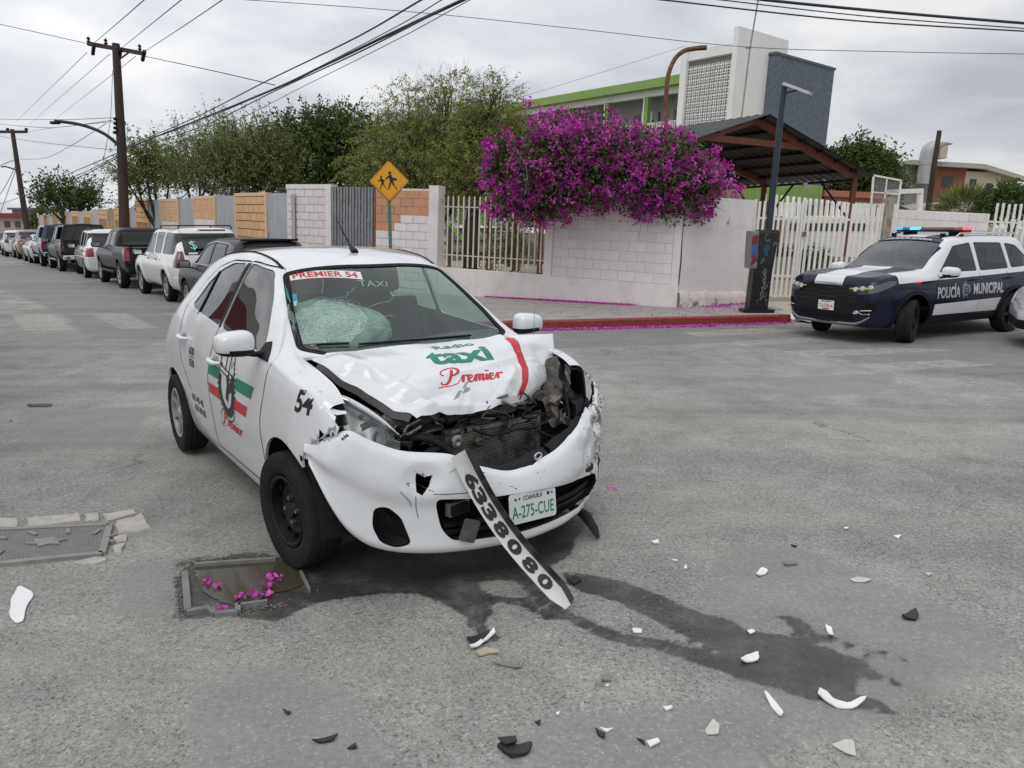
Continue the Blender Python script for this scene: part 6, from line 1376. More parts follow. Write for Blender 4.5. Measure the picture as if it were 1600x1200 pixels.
for pa, pb, yt, kd in SEG:
    a = inv @ Vector(PLN(pa, yt, W2, UD)); b_ = inv @ Vector(PLN(pb, yt, W2, UD)); x0, x1 = a.x, b_.x; zt = (a.z + b_.z) / 2
    if kd == 'm': sheetmetal(lw, x0, x1, -.3 - x1 * .02, zt, .05, pitch=.14 if x0 < 30 else .3); continue
    if kd == 'r': slab(lw, 'rough_panel', x0, x1, -1, zt, mat('rough_tan_panel', (.36, .26, .15), .9, var=.3, vs=2, stain=(.22, .18, .12), ss=3, sl=(.5, .6)), .03, .15); continue
    nf = 'mortar_o' if kd == 'o' else 'mortar_w'
    pn = slab(lw, 'block_panel', x0 + .12, x1 - .12, -1, zt - .10, M[nf], 0, .15)
    fr = slab(lw, 'panel_post', x0, x0 + .12, -1, zt, M['frame_o'], -.03, .18); slab(lw, 'panel_post', x1 - .12, x1, -1, zt, M['frame_o'], -.03, .18); slab(lw, 'panel_beam', x0 + .12, x1 - .12, zt - .10, zt, M['frame_o'], -.03, .18)
    ch = (lambda x, z, zt=zt: M['orange_block'] if z > zt - .85 else M['pink_block']) if kd == 'x' else None
    if nblk < 250: nblk += blocks(pn, x0 + .13, x1 - .13, 1.0 if x0 < 14 else 1.4, zt - .11, M['orange_block'], choose=ch, bw=.50, bh=.26, g=.03)
    else:
        B2 = MB()
        for r in range(int((zt - 1.6) / .26)):
            for q in np.arange(x0 + .13, x1 - .5, .5): B2.b2((q, -.02, 1.4 + r * .26), (q + .46, 0, 1.4 + r * .26 + .23))
        if B2.f: tag(B2.build('block_face', M['orange_block'], pn), kind='stuff')
# corner walls up to the railing
cwl = upright('corner_wall', 'pale pink block wall panel beside a corrugated sheet near the street corner', 'wall', W2, W1)
L1 = np.linalg.norm(W1 - W2); zt = float(A(486, 293, 21.8)[2]) + .12
pn = slab(cwl, 'block_panel', 0.0, L1 - .22, -1, zt - .12, M['mortar_w']); slab(cwl, 'panel_post', L1 - .22, L1, -1, zt, M['render_w'], -.04, .2); slab(cwl, 'panel_beam', 0, L1 - .22, zt - .12, zt, M['render_w'], -.03, .2)
blocks(pn, .02, L1 - .23, .4, zt - .13, M['pink_block'], bw=.40, bh=.22, g=.02)
cw2 = upright('corner_wall', 'block wall panel painted white below and orange above behind the school sign', 'wall', W1, W0)
L2 = np.linalg.norm(W0 - W1); xm = L2 * .44; zt = float(A(600, 296, 20.2)[2]) + .10
for k in range(14): slab(cw2, 'fence_slat', .03 + k * (xm - .06) / 14, .03 + (k + .62) * (xm - .06) / 14, .0, zt + .02, mat('grey_slat', (.26, .26, .27), .5, .4, var=.2, vs=4) if k == 0 else bpy.data.materials['grey_slat'], -.04 - .012 * (k % 2), .0)
slab(cw2, 'slat_post', xm - .05, xm + .0, -1, zt + .02, mat('rusty_post', (.20, .11, .06), .8, var=.5, vs=6), -.03, .02)
pn = slab(cw2, 'block_panel', xm, L2 - .02, -1, zt, M['mortar_w'])
blocks(pn, xm + .01, L2 - .2, .2, zt - .04, M['white_block'], choose=lambda x, z: M['orange_brick'] if z > zt - (.62 if x > xm + .9 else (.85 if x > xm + .45 else 1.05)) else M['white_block'], bw=.40, bh=.20)
slab(cw2, 'pillar', L2 - .19, L2 + .09, -1, zt + .08, M['render_w'], -.08, .22)
# wall with the railing, then the white block wall
LA = np.linalg.norm(WK - W0); 
rw_ = upright('block_wall', 'white painted block wall under the purple bougainvillea with an iron railing at its left end', 'wall', W0, WK)
iA = rw_.matrix_basis.inverted(); dA = (WK - W0) / LA
def lx(px): return (iA @ Vector(PLN(px, 380, W0, dA))).x
xr1 = lx(851); zpl = float((iA @ Vector(PLN(850, 430, W0, dA))).z); ztA = 2.38
slab(rw_, 'plinth', .10, LA + .02, -1, zpl, M['render_w'], -.06, .22)
bwp = slab(rw_, 'block_panel', xr1 + .2, LA - .16, zpl, ztA, M['mortar_w'], 0, .15); slab(rw_, 'pillar', xr1, xr1 + .2, zpl, ztA + .02, M['render_w'], -.03, .2); slab(rw_, 'pillar', LA - .16, LA + .0, zpl, ztA + .02, M['render_w'], -.03, .2)
blocks(bwp, xr1 + .21, LA - .17, zpl + .005, ztA, M['white_block'], bw=.41, bh=.205, g=.003, y=.008)
M['cream_iron'] = mat('cream_painted_iron', (.66, .61, .53), .5, .1, var=.15, vs=9, stain=(.25, .15, .09), ss=8, sl=(.66, .75))
ral = upright('railing', 'cream iron railing on the low wall between corner pillar and block wall', 'railing', W0, WK)
nb_ = 18
for k in range(nb_):
    x = .20 + (xr1 - .28) * (k + .5) / nb_; b = MB(); b.b2((-.017, -.012, 0), (.017, .012, 2.42 - zpl - .08)); b.add([(-.017, -.012, 2.34 - zpl), (.017, -.012, 2.34 - zpl), (.017, .012, 2.34 - zpl), (-.017, .012, 2.34 - zpl), (0, 0, 2.40 - zpl)], [(0, 1, 4), (1, 2, 4), (2, 3, 4), (3, 0, 4)])
    if k == 0: bar0 = b.mesh([M['cream_iron']])
    obj('bar', bar0, ral, loc=(x, .09, zpl + .04))
for z in (zpl + .32, 2.16): b = MB(); b.b2((.12, .10, z - .012), (xr1 + .02, .125, z + .012)); b.build('rail', M['cream_iron'], ral)
wb_ = upright('rendered_wall', 'smooth whitewashed wall end with a crumbling stained foot beside the phone kiosk', 'wall', WK, WR); LB = np.linalg.norm(WR - WK)
slab(wb_, 'wall_face', .03, LB, -1, 2.30, M['render_w'], 0, .22)
b = MB(); n = 26; V = []
for i in range(n + 1):
    x = .0 + (LB + .03) * i / n; h = .30 + .05 * nz((x * 3, 0, 0), 1.5); t_ = .10 + .03 * nz((x * 5, 2, 0), 1.3); V += [(x, -t_ - .02, -.3), (x, -t_, h * .6), (x, -t_ * .6, h), (x, .02, h + .02)]
b.add(V, [(4 * i + j, 4 * i + 4 + j, 4 * i + 5 + j, 4 * i + 1 + j) for i in range(n) for j in range(3)]); b.build('wall_foot', mat('stained_foot', (.64, .58, .54), .9, var=.12, vs=5, bump=.6, bs=30, stain=(.13, .115, .10), ss=3.2, sl=(.56, .66)), wb_, 60)
b = MB(); b.tube(cr_spline([(.0, -.004, .3), (.03, -.004, .9), (.0, -.004, 1.5), (.03, -.004, 2.3)], 5), .010, 4); b.build('wall_crack', M['rubber_trim'], wb_)

# ------------------------------------------------------------------ gate, right wall and fence
GP0, GP1 = np.array([5.30, 17.45]), np.array([8.32, 17.75]); GW = np.array([10.95, 18.1]); 
M['gate_white'] = mat('white_painted_iron', (.80, .78, .73), .5, .1, var=.12, vs=7, stain=(.30, .18, .10), ss=9, sl=(.68, .75))
def picket(z1, w=.055):
    b = MB(); b.b2((-w / 2, -.012, 0), (w / 2, .012, z1)); return b.mesh([M['gate_white']])
def bars(root, x0, x1, n, z0, z1, w=.055, y=0):
    me = picket(z1 - z0, w)
    for k in range(n): obj('picket', me, root, loc=(x0 + (x1 - x0) * (k + .5) / n, y, z0 + .012 * math.sin(k * 2.1)))
iG = None
for nm, a, b_, lab, n in (('gate_leaf', GP0, GP0 + (GP1 - GP0) * .38, 'left leaf of the white picket gate between kiosk and padlock', 9), ('gate_leaf', GP0 + (GP1 - GP0) * .385, GP1, 'right leaf of the white picket gate beside the rusty concrete post', 14)):
    g_ = upright(nm, lab, 'gate', a, b_, 'leaves of the white picket gate'); L = np.linalg.norm(b_ - a); zt = 2.22
    bars(g_, .05, L - .05, n, .12, zt, y=-.02)
    for z in (.14, .60, 1.86): b = MB(); b.b2((.0, .0, z - .025), (L, .035, z + .025)); b.build('rail', M['gate_white'], g_)
    for x in (.0, L - .05): b = MB(); b.b2((x, -.012, .08), (x + .05, .03, zt + .04)); b.build('stile', M['gate_white'], g_)
b = MB(); b.box((L * .02, -.05, 1.50), (.07, .05, .11)); b.build('padlock', mat('rusty_lock', (.28, .14, .08), .7, .3), g_)
po = upright('gate_post', 'rust stained concrete post right of the white gate', 'post', GP1, GW); slab(po, 'shaft', .02, .20, -1, 2.30, mat('rusty_concrete', (.36, .33, .29), .85, var=.2, vs=5, stain=(.22, .11, .05), ss=4, sl=(.52, .62), stretch=(1, 1, .4)), -.06, .14)
po2 = slab(po, 'white_jamb', .21, .34, -1, 2.18, M['render_w'], -.04, .14)
rwl = upright('block_wall', 'white block wall behind the police car between gate and fence', 'wall', GP1, GW); LR = np.linalg.norm(GW - GP1)
slab(rwl, 'core', .35, LR, -1, 2.06, M['mortar_w'], 0, .16); blocks(rwl.children[0], .36, LR - .01, .66, 2.055, M['white_block'], bw=.44, bh=.20, g=.005, y=.008)
fe = upright('picket_fence', 'white picket fence at the right edge behind the police car', 'fence', GW, GW + (GW - GP1) * 1.2); bars(fe, .08, 3.1, 20, .3, 2.20)
for z in (.6, 1.78): b = MB(); b.b2((0, .015, z - .02), (3.15, .04, z + .02)); b.build('rail', M['gate_white'], fe)

# ------------------------------------------------------------------ kiosk lamp post
kx, ky = [float(v) for v in G(1182, 487, .15)[:2]]
M['kiosk_black'] = mat('kiosk_black', (.014, .016, .018), .45, .2, var=.3, vs=5)
kp = thing('lamp_post', 'black street lamp growing from a graffiti covered phone kiosk column by the gate', 'street lamp', (kx, ky, 0))
b = MB(); b.prism(fillet([(-.31, -.20), (.31, -.20), (.31, .20), (-.31, .20)], .06), (1, 0, 0), (0, 1, 0), (0, 0, 1), (0, 0, 0), -.01, .06); b.build('base_plate', M['kiosk_black'], kp)
b = MB(); V = []
for z, x0, x1, d in ((.05, -.20, .17, .15), (.8, -.15, .21, .15), (1.54, -.10, .30, .15), (1.60, -.08, .28, .13)): V += [(x0, -d, z), (x1, -d, z), (x1, d, z), (x0, d, z)]
b.add(V, [(4 * i + j, 4 * i + (j + 1) % 4, 4 * i + 4 + (j + 1) % 4, 4 * i + 4 + j) for i in range(3) for j in range(4)] + [(12, 13, 14, 15)]); col_ = b.build('column', M['kiosk_black'], kp)
tp = A(1225, 136, ky) - np.array([kx, ky, 0])
b = MB(); b.tube([(.13, 0, 1.5), tuple(tp)], [.066, .058], 8); b.build('pole', mat('pole_dark', (.030, .042, .055), .4, .4), kp, 50)
b = MB(); h0, h1 = A(1226, 131, ky) - np.array([kx, ky, 0]), A(1266, 146, ky - .3) - np.array([kx, ky, 0]); b.bar(tuple(h0), tuple(h1), .20, .05); b.build('lamp_head', mat('lamp_shell', (.55, .55, .53), .4), kp); b = MB(); b.bar(tuple(tp + [0, 0, -.12]), tuple(h0 * .5 + h1 * .5 - [0, 0, .03]), .03); b.build('lamp_bracket', M['kiosk_black'], kp)
b = MB(); rnd = random.Random(8)
gv = [ribbon2d([(-.02, .25), (.03, .30), (.0, .38), (.05, .42), (.02, .5), (.10, .46), (.04, .62), (.09, .70), (.02, .78)], .010, 4)]
for k in range(18): x, z = rnd.uniform(-.06, .16), rnd.uniform(.15, 1.5); x += z * .06; gv.append(ribbon2d([(x + rnd.uniform(-.05, .05), z + rnd.uniform(-.08, .08)) for _ in range(4)], rnd.uniform(.003, .007), 4))
decal('graffiti', merge2d(gv), (0, -.151, 0), (1, 0, 0), (0, 0, 1), mat('graffiti_grey', (.30, .32, .33), .6), col_, off=.002)
gv = [ribbon2d([(.05 + rnd.uniform(-.05, .08), 1.2 + rnd.uniform(-.12, .12)) for _ in range(4)], .008, 4) for k in range(5)]; decal('graffiti', merge2d(gv), (0, -.151, 0), (1, 0, 0), (0, 0, 1), mat('graffiti_blue', (.03, .16, .28), .6), col_, off=.003)
ph = thing('phone_box', 'narrow grey phone box with a colourful poster on the kiosk column', 'phone box', (kx, ky, 0)); b = MB(); b.b2((-.26, -.22, .86), (-.11, .16, 1.58)); o = b.build('case', mat('case_grey', (.20, .20, .20), .5), ph); md = o.modifiers.new('bev', 'BEVEL'); md.width = .02; md.segments = 2
def poster_mat():
    m = bpy.data.materials.new('poster_print'); m.use_nodes = True; t = NT(m); b = m.node_tree.nodes['Principled BSDF']; co = t.n.new('ShaderNodeTexCoord').outputs['Object']
    v = t.n.new('ShaderNodeTexVoronoi'); v.inputs['Scale'].default_value = 9; t.l.new(co, v.inputs['Vector']); s = t.n.new('ShaderNodeSeparateColor'); t.l.new(v.outputs['Color'], s.inputs[0])
    r = t.n.new('ShaderNodeValToRGB'); t.l.new(s.outputs[0], r.inputs[0]); e_ = r.color_ramp; e_.interpolation = 'CONSTANT'; e_.elements[0].color = (.03, .12, .25, 1); e_.elements[1].position = .75; e_.elements[1].color = (.28, .18, .07, 1)
    for p_, c_ in ((.25, (.16, .02, .03, 1)), (.45, (.02, .05, .12, 1)), (.6, (.10, .30, .40, 1))): q = e_.elements.new(p_); q.color = c_
    t.l.new(r.outputs[0], b.inputs['Base Color']); b.inputs['Roughness'].default_value = .3; return m
b = MB(); b.b2((-.245, -.228, .92), (-.125, -.222, 1.50)); b.build('poster', poster_mat(), ph)

# ------------------------------------------------------------------ school sign
sY = 14.6; sc_ = A(608, 283, sY); sg = thing('school_sign', 'yellow diamond sign with two walking children on a green post', 'sign', (sc_[0], sY, 0)); M['sign_yellow'] = mat('sign_yellow', (.75, .34, .012), .4, var=.05, vs=3)
zc0 = sc_[2]; hs = 31.5 * sY / CAM_F; dia = [(0, -hs), (hs, 0), (0, hs), (-hs, 0)]
b = MB(); b.tube([(-.02, .05, -.1), (-.02, .05, zc0 + .05)], .032, 8); b.build('post', mat('green_post', (.10, .20, .17), .5, .3, var=.2), sg, 50)
b = MB(); b.prism(fillet(dia, .04), (1, 0, 0), (0, 0, 1), (0, -1, 0), (0, 0, zc0), -.004, 0); pn = b.build('panel', M['black_print'], sg)
b = MB(); b.prism(fillet(inset(dia, .012), .035), (1, 0, 0), (0, 0, 1), (0, -1, 0), (0, 0, zc0), 0, .002); b.build('yellow_face', M['sign_yellow'], pn)
rim_ = [ribbon2d([tuple(p) for p in inset(dia, .030)] + [tuple(inset(dia, .030)[0])], .006, 0)]
def kid(x, y, s, bag=False):
    c_ = lambda p: (x + p[0] * s, y + p[1] * s); P = lambda L: ([c_(p) for p in L], [tuple(range(len(L)))]); out = [([c_((.55 * 0 + .5 + .14 * math.cos(a), 1.66 + .17 * math.sin(a))) for a in np.linspace(0, 2 * PI, 14, endpoint=False)], [tuple(range(14))])]
    out += [P([(.40, 1.48), (.66, 1.46), (.86, 1.0), (.80, .82), (.50, .82), (.42, 1.1)]), P([(.42, 1.40), (.24, 1.30), (.02, 1.12), (.0, 1.02), (.10, 1.02), (.34, 1.16), (.46, 1.20)]), P([(.50, .84), (.68, .84), (.52, .42), (.36, .42)]), P([(.36, .46), (.50, .44), (.40, .06), (.22, .0), (.26, .08), (.30, .1)]), P([(.62, .84), (.82, .84), (.96, .46), (.82, .40)]), P([(.84, .48), (.95, .42), (1.22, .12), (1.12, .04)])]
    if bag: out.append(P([(.80, 1.20), (1.14, 1.14), (1.18, .90), (.90, .90)]))
    else: out.append(P([(.66, 1.38), (.78, 1.30), (1.0, 1.18), (.98, 1.08), (.74, 1.12)]))
    return out
decal('symbol', merge2d(rim_ + kid(-.21, -.15, .135) + kid(-.075, -.16, .185, True)), (0, -.002, zc0), (1, 0, 0), (0, 0, 1), M['black_print'], pn, off=.002)
# ------------------------------------------------------------------ the school building
C0 = A(1130, 330, 47.0)[:2]
ang = math.atan2(VD[1], VD[0])
M['school_white'] = mat('weathered_white_wall', (.78, .77, .75), .85, var=.05, vs=1.2, bump=.3, bs=8, stain=(.60, .58, .55), ss=1.0, sl=(.55, .75), stretch=(1, 1, .4)); M['school_green'] = mat('lime_green_paint', (.22, .33, .09), .7, var=.1, vs=2)
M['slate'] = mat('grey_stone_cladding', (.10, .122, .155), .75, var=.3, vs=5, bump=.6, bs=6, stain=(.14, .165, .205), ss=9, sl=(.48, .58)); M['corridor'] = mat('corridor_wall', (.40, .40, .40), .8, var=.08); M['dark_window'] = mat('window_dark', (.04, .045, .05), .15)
sb = thing('school_building', 'three storey school with lime green columns, white lattice stair tower and slate grey block', 'school', (C0[0], C0[1], 0)); sb.matrix_basis = Matrix.Translation((C0[0], C0[1], 0)) @ Matrix.Rotation(LEAN, 4, 'Y') @ Matrix.Rotation(ang, 4, 'Z')
isb = sb.matrix_basis.inverted()
def sbp(px, py, plane, val):        # pixel -> local point on local plane x=val (0) or y=val (1)
    o = isb @ Vector((0, 0, CAM_H)); d = isb.to_3x3() @ Vector(ray(px, py)); return o + d * ((val - o[plane]) / d[plane])
TZ = sbp(1131, 48, 0, 0).z; yL = sbp(1068, 100, 0, 0).y; xG = sbp(1197, 130, 1, 0).x; xW = sbp(1231, 78, 1, 0).x
zl1 = sbp(1125, 70, 0, 0).z; 
b = MB(); b.b2((0, .35, 0), (xW, yL, TZ - .9)); tw = b.build('stair_tower', M['school_white'], sb)
b = MB(); b.b2((-.25, -.0, 0), (xW, .34, TZ)); b.build('tower_wall', M['school_white'], sb)
b = MB(); b.b2((-.25, yL - .45, 0), (.8, yL, TZ - .75)); b.build('tower_wall', M['school_white'], sb); b = MB(); b.b2((-.12, .35, TZ - 1.35), (0, yL - .45, TZ - .80)); b.build('tower_beam', M['school_white'], sb)
b = MB(); b.b2((-.004, .36, 3.2), (-.002, yL - .46, TZ - 1.4)); b.build('lattice_shade_sheet', mat('lattice_shadow', (.16, .15, .14), .9), tw)  # dark sheet: shade of the lattice gaps put into its colour
ztop = TZ - 1.40
for za, zb_ in ((ztop * .5 + 1.5 + .25, ztop), (3.2, ztop * .5 + 1.5 - .15)):
    b = MB(); n = 10; p = (yL - .85) / n; rows_ = int((zb_ - za) / p)
    for r in range(rows_):
        for c_ in range(n):
            yy, zz = .37 + (c_ + .5) * p, za + (r + .5) * p; h = p / 2
            b.b2((-.08, yy - h, zz - h), (-.004, yy - h + .035, zz + h)); b.b2((-.08, yy - h, zz - h), (-.004, yy + h, zz - h + .035)); b.b2((-.07, yy - h, zz - .016), (-.004, yy + h, zz + .016)); b.b2((-.07, yy - .016, zz - h), (-.004, yy + .016, zz + h)); b.b2((-.085, yy - .055, zz - .055), (-.004, yy + .055, zz + .055))
    tag(b.build('lattice', M['school_white'], tw), kind='stuff')
b = MB(); b.b2((-.12, .35, ztop * .5 + 1.35), (-.0, yL - .45, ztop * .5 + 1.75)); b.build('tower_beam', M['school_white'], sb)
zG = sbp(1200, 81, 1, -.5).z; x1G = sbp(1304, 110, 1, -.5).x
b = MB(); b.b2((xG, -.5, 0), (x1G, 5.0, zG)); gb = b.build('slate_block', M['slate'], sb); b = MB(); b.b2((xG - .06, -.56, zG), (x1G + .06, 5.06, zG + .14)); b.build('coping', mat('coping_grey', (.10, .12, .13), .7), gb)
WZ = sbp(1066, 119, 0, 1.1).z; WX, YE = 1.1, yL + 44
# floors: gallery storeys 3.3 m apart
fz = [WZ - .55 - 3.15 * k for k in range(4)]
b = MB(); b.b2((.5, yL, WZ - .55), (9, YE, WZ)); b.build('roof_slab', M['school_green'], sb); b = MB(); b.b2((WX + .02, yL, WZ - .95), (WX + .35, YE, WZ - .55)); b.build('roof_beam', M['school_white'], sb)
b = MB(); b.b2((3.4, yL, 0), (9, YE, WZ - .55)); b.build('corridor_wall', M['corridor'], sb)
bay = 3.85; nb2 = int((YE - yL) / bay)
for k in (1, 2, 3):
    z = WZ - .55 - 3.1 * k
    if z < .3: z = .02
    b = MB(); b.b2((WX - .1, yL, z - .42), (3.4, YE, z)); b.build('gallery_floor', M['school_white'], sb)
    if k < 3:
        for j in range(nb2):
            if j > 7: break
            y0, y1 = yL + j * bay + .35, yL + (j + 1) * bay; bb_ = MB(); bb_.b2((WX + .03, y0, z + .95), (WX + .07, y1, z + 1.0)); bb_.b2((WX + .03, y0, z + .08), (WX + .07, y1, z + .12))
            for q in range(22): yy = y0 + (y1 - y0) * (q + .5) / 22; bb_.b2((WX + .03, yy - .035, z + .1), (WX + .06, yy + .035, z + .98))
            tag(bb_.build('railing', M['gate_white'] if 1 else None, sb), kind='stuff')
for j in range(nb2 + 1):
    b = MB(); y = yL + j * bay; b.b2((WX - .02, y, 0), (WX + .30, y + .34, WZ - .95)); b.build('column', M['school_green'], sb)
    b = MB(); b.b2((WX - .0, y + .341, 0), (WX + .25, y + .46, WZ - .95)); b.build('column_side', M['school_white'], sb)
for j in range(0, 8):
    y = yL + j * bay
    for k in (1, 2): z = WZ - .55 - 3.1 * k; b = MB(); b.b2((3.385, y + 1.0, z + .02), (3.399, y + 1.9, z + 2.1)); b.build('door', M['dark_window'], sb); b = MB(); b.b2((3.385, y + 2.2, z + 1.0), (3.399, y + 3.6, z + 2.1)); b.build('window', M['dark_window'], sb)
for i, (j, px_) in enumerate(((0, 1045), (1, 1013), (3, 960))):
    y = yL + j * bay + 1.6; z = WZ - .55 - 3.1 + 1.7; ac = thing('air_conditioner', ['air conditioner on the top gallery in the bay beside the lattice tower', 'air conditioner on the top gallery one bay left of the first', 'leftmost air conditioner on the top school gallery'][i], 'air conditioner', tuple(sb.matrix_basis @ Vector((2.9, y, z)))); ac.rotation_euler = (0, 0, ang)
    b = MB(); b.b2((-.2, -.5, -.35), (.45, .5, .35)); cs = b.build('case', M['school_white'], ac); b = MB(); b.lathe([(0, 0), (.27, 0), (.27, .02), (0, .02)], 16, M=Matrix.Translation((-.21, -.1, 0)) @ Matrix.Rotation(R(90), 4, 'Z')); b.build('fan_grille', M['dark_window'], ac)
# ground floor seen under the canopy
b = MB(); p0, p1 = sbp(1150, 300, 1, -2.4), sbp(1285, 300, 1, -2.4); b.b2((p0.x - 5, -2.4, 0), (p1.x, -.52, 4.4)); gfw = b.build('ground_floor', M['school_green'], sb)
for q in range(4): x = p0.x - 4 + q * 3.2; b = MB(); b.b2((x, -2.42, 1.6), (x + 2.0, -2.402, 3.2)); b.build('window', M['dark_window'], gfw)

# ------------------------------------------------------------------ canopy
Er = A(1336, 276, 27.7); Ap = A(1180, 187, 24.3); El = Er + (Ap - Er) * 1.9; El[2] = Er[2]; Uz = np.array([UD[0], UD[1], -.015]); LN = 6.6
M['red_steel'] = mat('rust_red_steel', (.17, .055, .035), .6, .2, var=.25, vs=3); M['black_steel'] = mat('black_steel', (.02, .02, .022), .5, .3); M['roof_tin'] = mat('dark_roof_tin', (.055, .055, .055), .6, .3, var=.25, vs=2)
cn = thing('canopy', 'open gabled shelter with black tin roof and rust red steel frame', 'canopy', (Er[0], Er[1], 0)); O = np.array([Er[0], Er[1], 0])
P3 = lambda p, s=0, dz=0: tuple(p + Uz * s + [0, 0, dz] - O)
for nm, e in (('roof_sheet', Er), ('roof_sheet', El)):
    d = (e - Ap); V = []; n = 96
    for i in range(n + 1):
        s = -.5 + (LN + 1) * i / n; dz = .10 + .045 * (0, 1, 1, 0)[i % 4]
        for t in (0.0, 1.09): V.append(P3(Ap + d * t, s, dz))
    V2 = [(x, y, z - .012) for x, y, z in V]; F = [(2 * i, 2 * i + 2, 2 * i + 3, 2 * i + 1) for i in range(n)]
    cnm = MB(); cnm.add(V, F); cnm.add(V2, [f[::-1] for f in F]); cnm.build(nm, M['roof_tin'], cn)
for s in (0, 3.7, 6.5):
    for e in (Er, El):
        b = MB(); b.bar(P3(Ap, s), P3(e, s), .14, .22); b.build('rafter', M['red_steel'], cn)
        b = MB(); foot = np.array([e[0] - e[2] * math.tan(LEAN), e[1], 0]); b.bar(P3(e, s), tuple(foot + Uz * s - O), .16); b.build('post', M['red_steel'], cn)
    b = MB(); b.bar(P3(Ap + (Er - Ap) * .42, s, -.04), P3(Ap + (El - Ap) * .42, s, -.04), .12, .18); b.build('collar_tie', M['red_steel'], cn)
for e in (Er, El):
    for t in (.02, .2, .38, .56, .74, .92): b = MB(); b.bar(P3(Ap + (e - Ap) * t, -.3, .07), P3(Ap + (e - Ap) * t, LN, .07), .06, .11); b.build('purlin', M['black_steel'], cn)
b = MB(); b.bar(P3(Er, 0, -.12), P3(Er, LN, -.12), .08); b.build('eave_beam', M['black_steel'], cn)
for s in (0, 3.7): b = MB(); b.bar(P3(Er, s, -1.6), P3(Er, s + 1.3, -.1), .06); b.build('brace', M['black_steel'], cn); b = MB(); b.bar(P3(Er, s + 3.7, -1.6), P3(Er, s + 2.4, -.1), .06); b.build('brace', M['black_steel'], cn)
b = MB(); b.box(P3(Er, 1.85, -.2), (.3, .12, .2)); b.build('lamp', M['white_lens'], cn)

# ------------------------------------------------------------------ things behind the gate and the railing
def boxthing(name, label, cat, px0, px1, yt, yb, Y, d, m, group=None, part='body'):
    p = A(px0, yb, Y); q = A(px1, yt, Y); t = thing(name, label, cat, (p[0], Y, 0), group=group); b = MB(); b.b2((0, 0, min(p[2], 0)), (q[0] - p[0], d, q[2])); b.build(part, m, t); return t, q[0] - p[0], q[2]
M['stone_gray'] = mat('stone_bench', (.26, .24, .21), .9, var=.3, vs=2)
for i, (a0, a1, Y) in enumerate(((700, 800, 40), (780, 862, 36), (700, 860, 46))):
    t, w, h = boxthing('garden_terrace', ['low stone terrace behind the left half of the railing', 'low stone terrace behind the right half of the railing', 'long stone terrace at the foot of the school behind the railing'][i], 'terrace', a0, a1, (385, 376, 366)[i], 400, Y, .5, M['stone_gray'])
    for k in range(9): b = MB(); b.b2((w * k / 9 + .1, -.25, .12), (w * (k + .6) / 9, -.02, h * .95)); b.build('stone', M['stone_gray'], t)
sl = thing('play_slide', 'lime green playground slide behind the left end of the railing', 'slide', (A(690, 380, 30)[0], 30, 0)); pa_, pb_ = A(684, 330, 30) - [sl.location.x, 30, 0], A(735, 385, 30) - [sl.location.x, 30, 0]
b = MB(); b.bar(tuple(pa_), tuple(pb_), .5, .12); b.build('chute', mat('slide_green', (.22, .50, .04), .4), sl); b = MB()
for x in (.2, .9): b.bar((x, 0, 0), (x, 0, 1.9), .08)
b.build('ladder', M['stone_gray'], sl)
fz_ = thing('yard_fence', 'dark plank rail fence between slide and tree trunk in the school yard', 'fence', (A(700, 380, 33)[0], 33, 0))
for z in (.5, 1.0, 1.5): b = MB(); b.b2((0, 0, z), (2.6, .06, z + .12)); b.build('rail', mat('dark_wood', (.06, .05, .04), .8) if z == .5 else bpy.data.materials['dark_wood'], fz_)
for x in (0, 1.2, 2.5): b = MB(); b.b2((x, -.06, 0), (x + .14, 0, 1.75)); b.build('post', bpy.data.materials['dark_wood'], fz_)
rp = thing('red_post', 'rust red steel post rising behind the railing under the bougainvillea', 'post', (A(800, 380, 30)[0], 30, 0)); b = MB(); b.b2((0, 0, 0), (.30, .3, 4.2)); b.build('shaft', M['red_steel'], rp)
boxthing('yard_hut', 'low white school hut with dark window band behind the gate', 'hut', 1222, 1352, 344, 420, 31, 4, M['school_white']); h_ = [o for o in COL.objects if o.name == 'yard_hut'][0]
b = MB(); b.b2((.2, -.02, 1.5), (3.2, -.001, 1.8)); b.build('window_band', M['dark_window'], h_)
boxthing('orange_booth', 'faded orange booth behind the left gate leaf', 'booth', 1196, 1224, 338, 400, 29, 1.2, mat('faded_orange', (.42, .20, .11), .8, var=.2))
for i, (a0, a1, Y, c_) in enumerate(((1196, 1250, 25, 0), (1262, 1340, 26, 0))):
    boxthing('stone_bench', ['grey stone bench behind the left gate leaf', 'grey stone bench behind the right gate leaf'][i], 'bench', a0, a1, 402, 418, Y, .5, M['stone_gray'])
rampY = 33.0; rr_ = thing('ramp_railing', 'white picket railing of the school ramp under the canopy', 'railing', (A(1130, 320, rampY)[0], rampY, 0)); n = 30; zR = A(1130, 318, rampY)[2]
for k in range(n): b = MB(); x = 7.2 * k / n; z1 = A(1130, 296, rampY)[2] - .10 * x; b.b2((x, 0, z1 - 1.0), (x + .12, .04, z1)); b.build('picket', M['gate_white'] if k > 6 else M['school_green'], rr_)
b = MB(); b.b2((-.2, .1, 0), (7.4, 2.4, zR - .5)); b.build('ramp', M['school_white'], rr_)
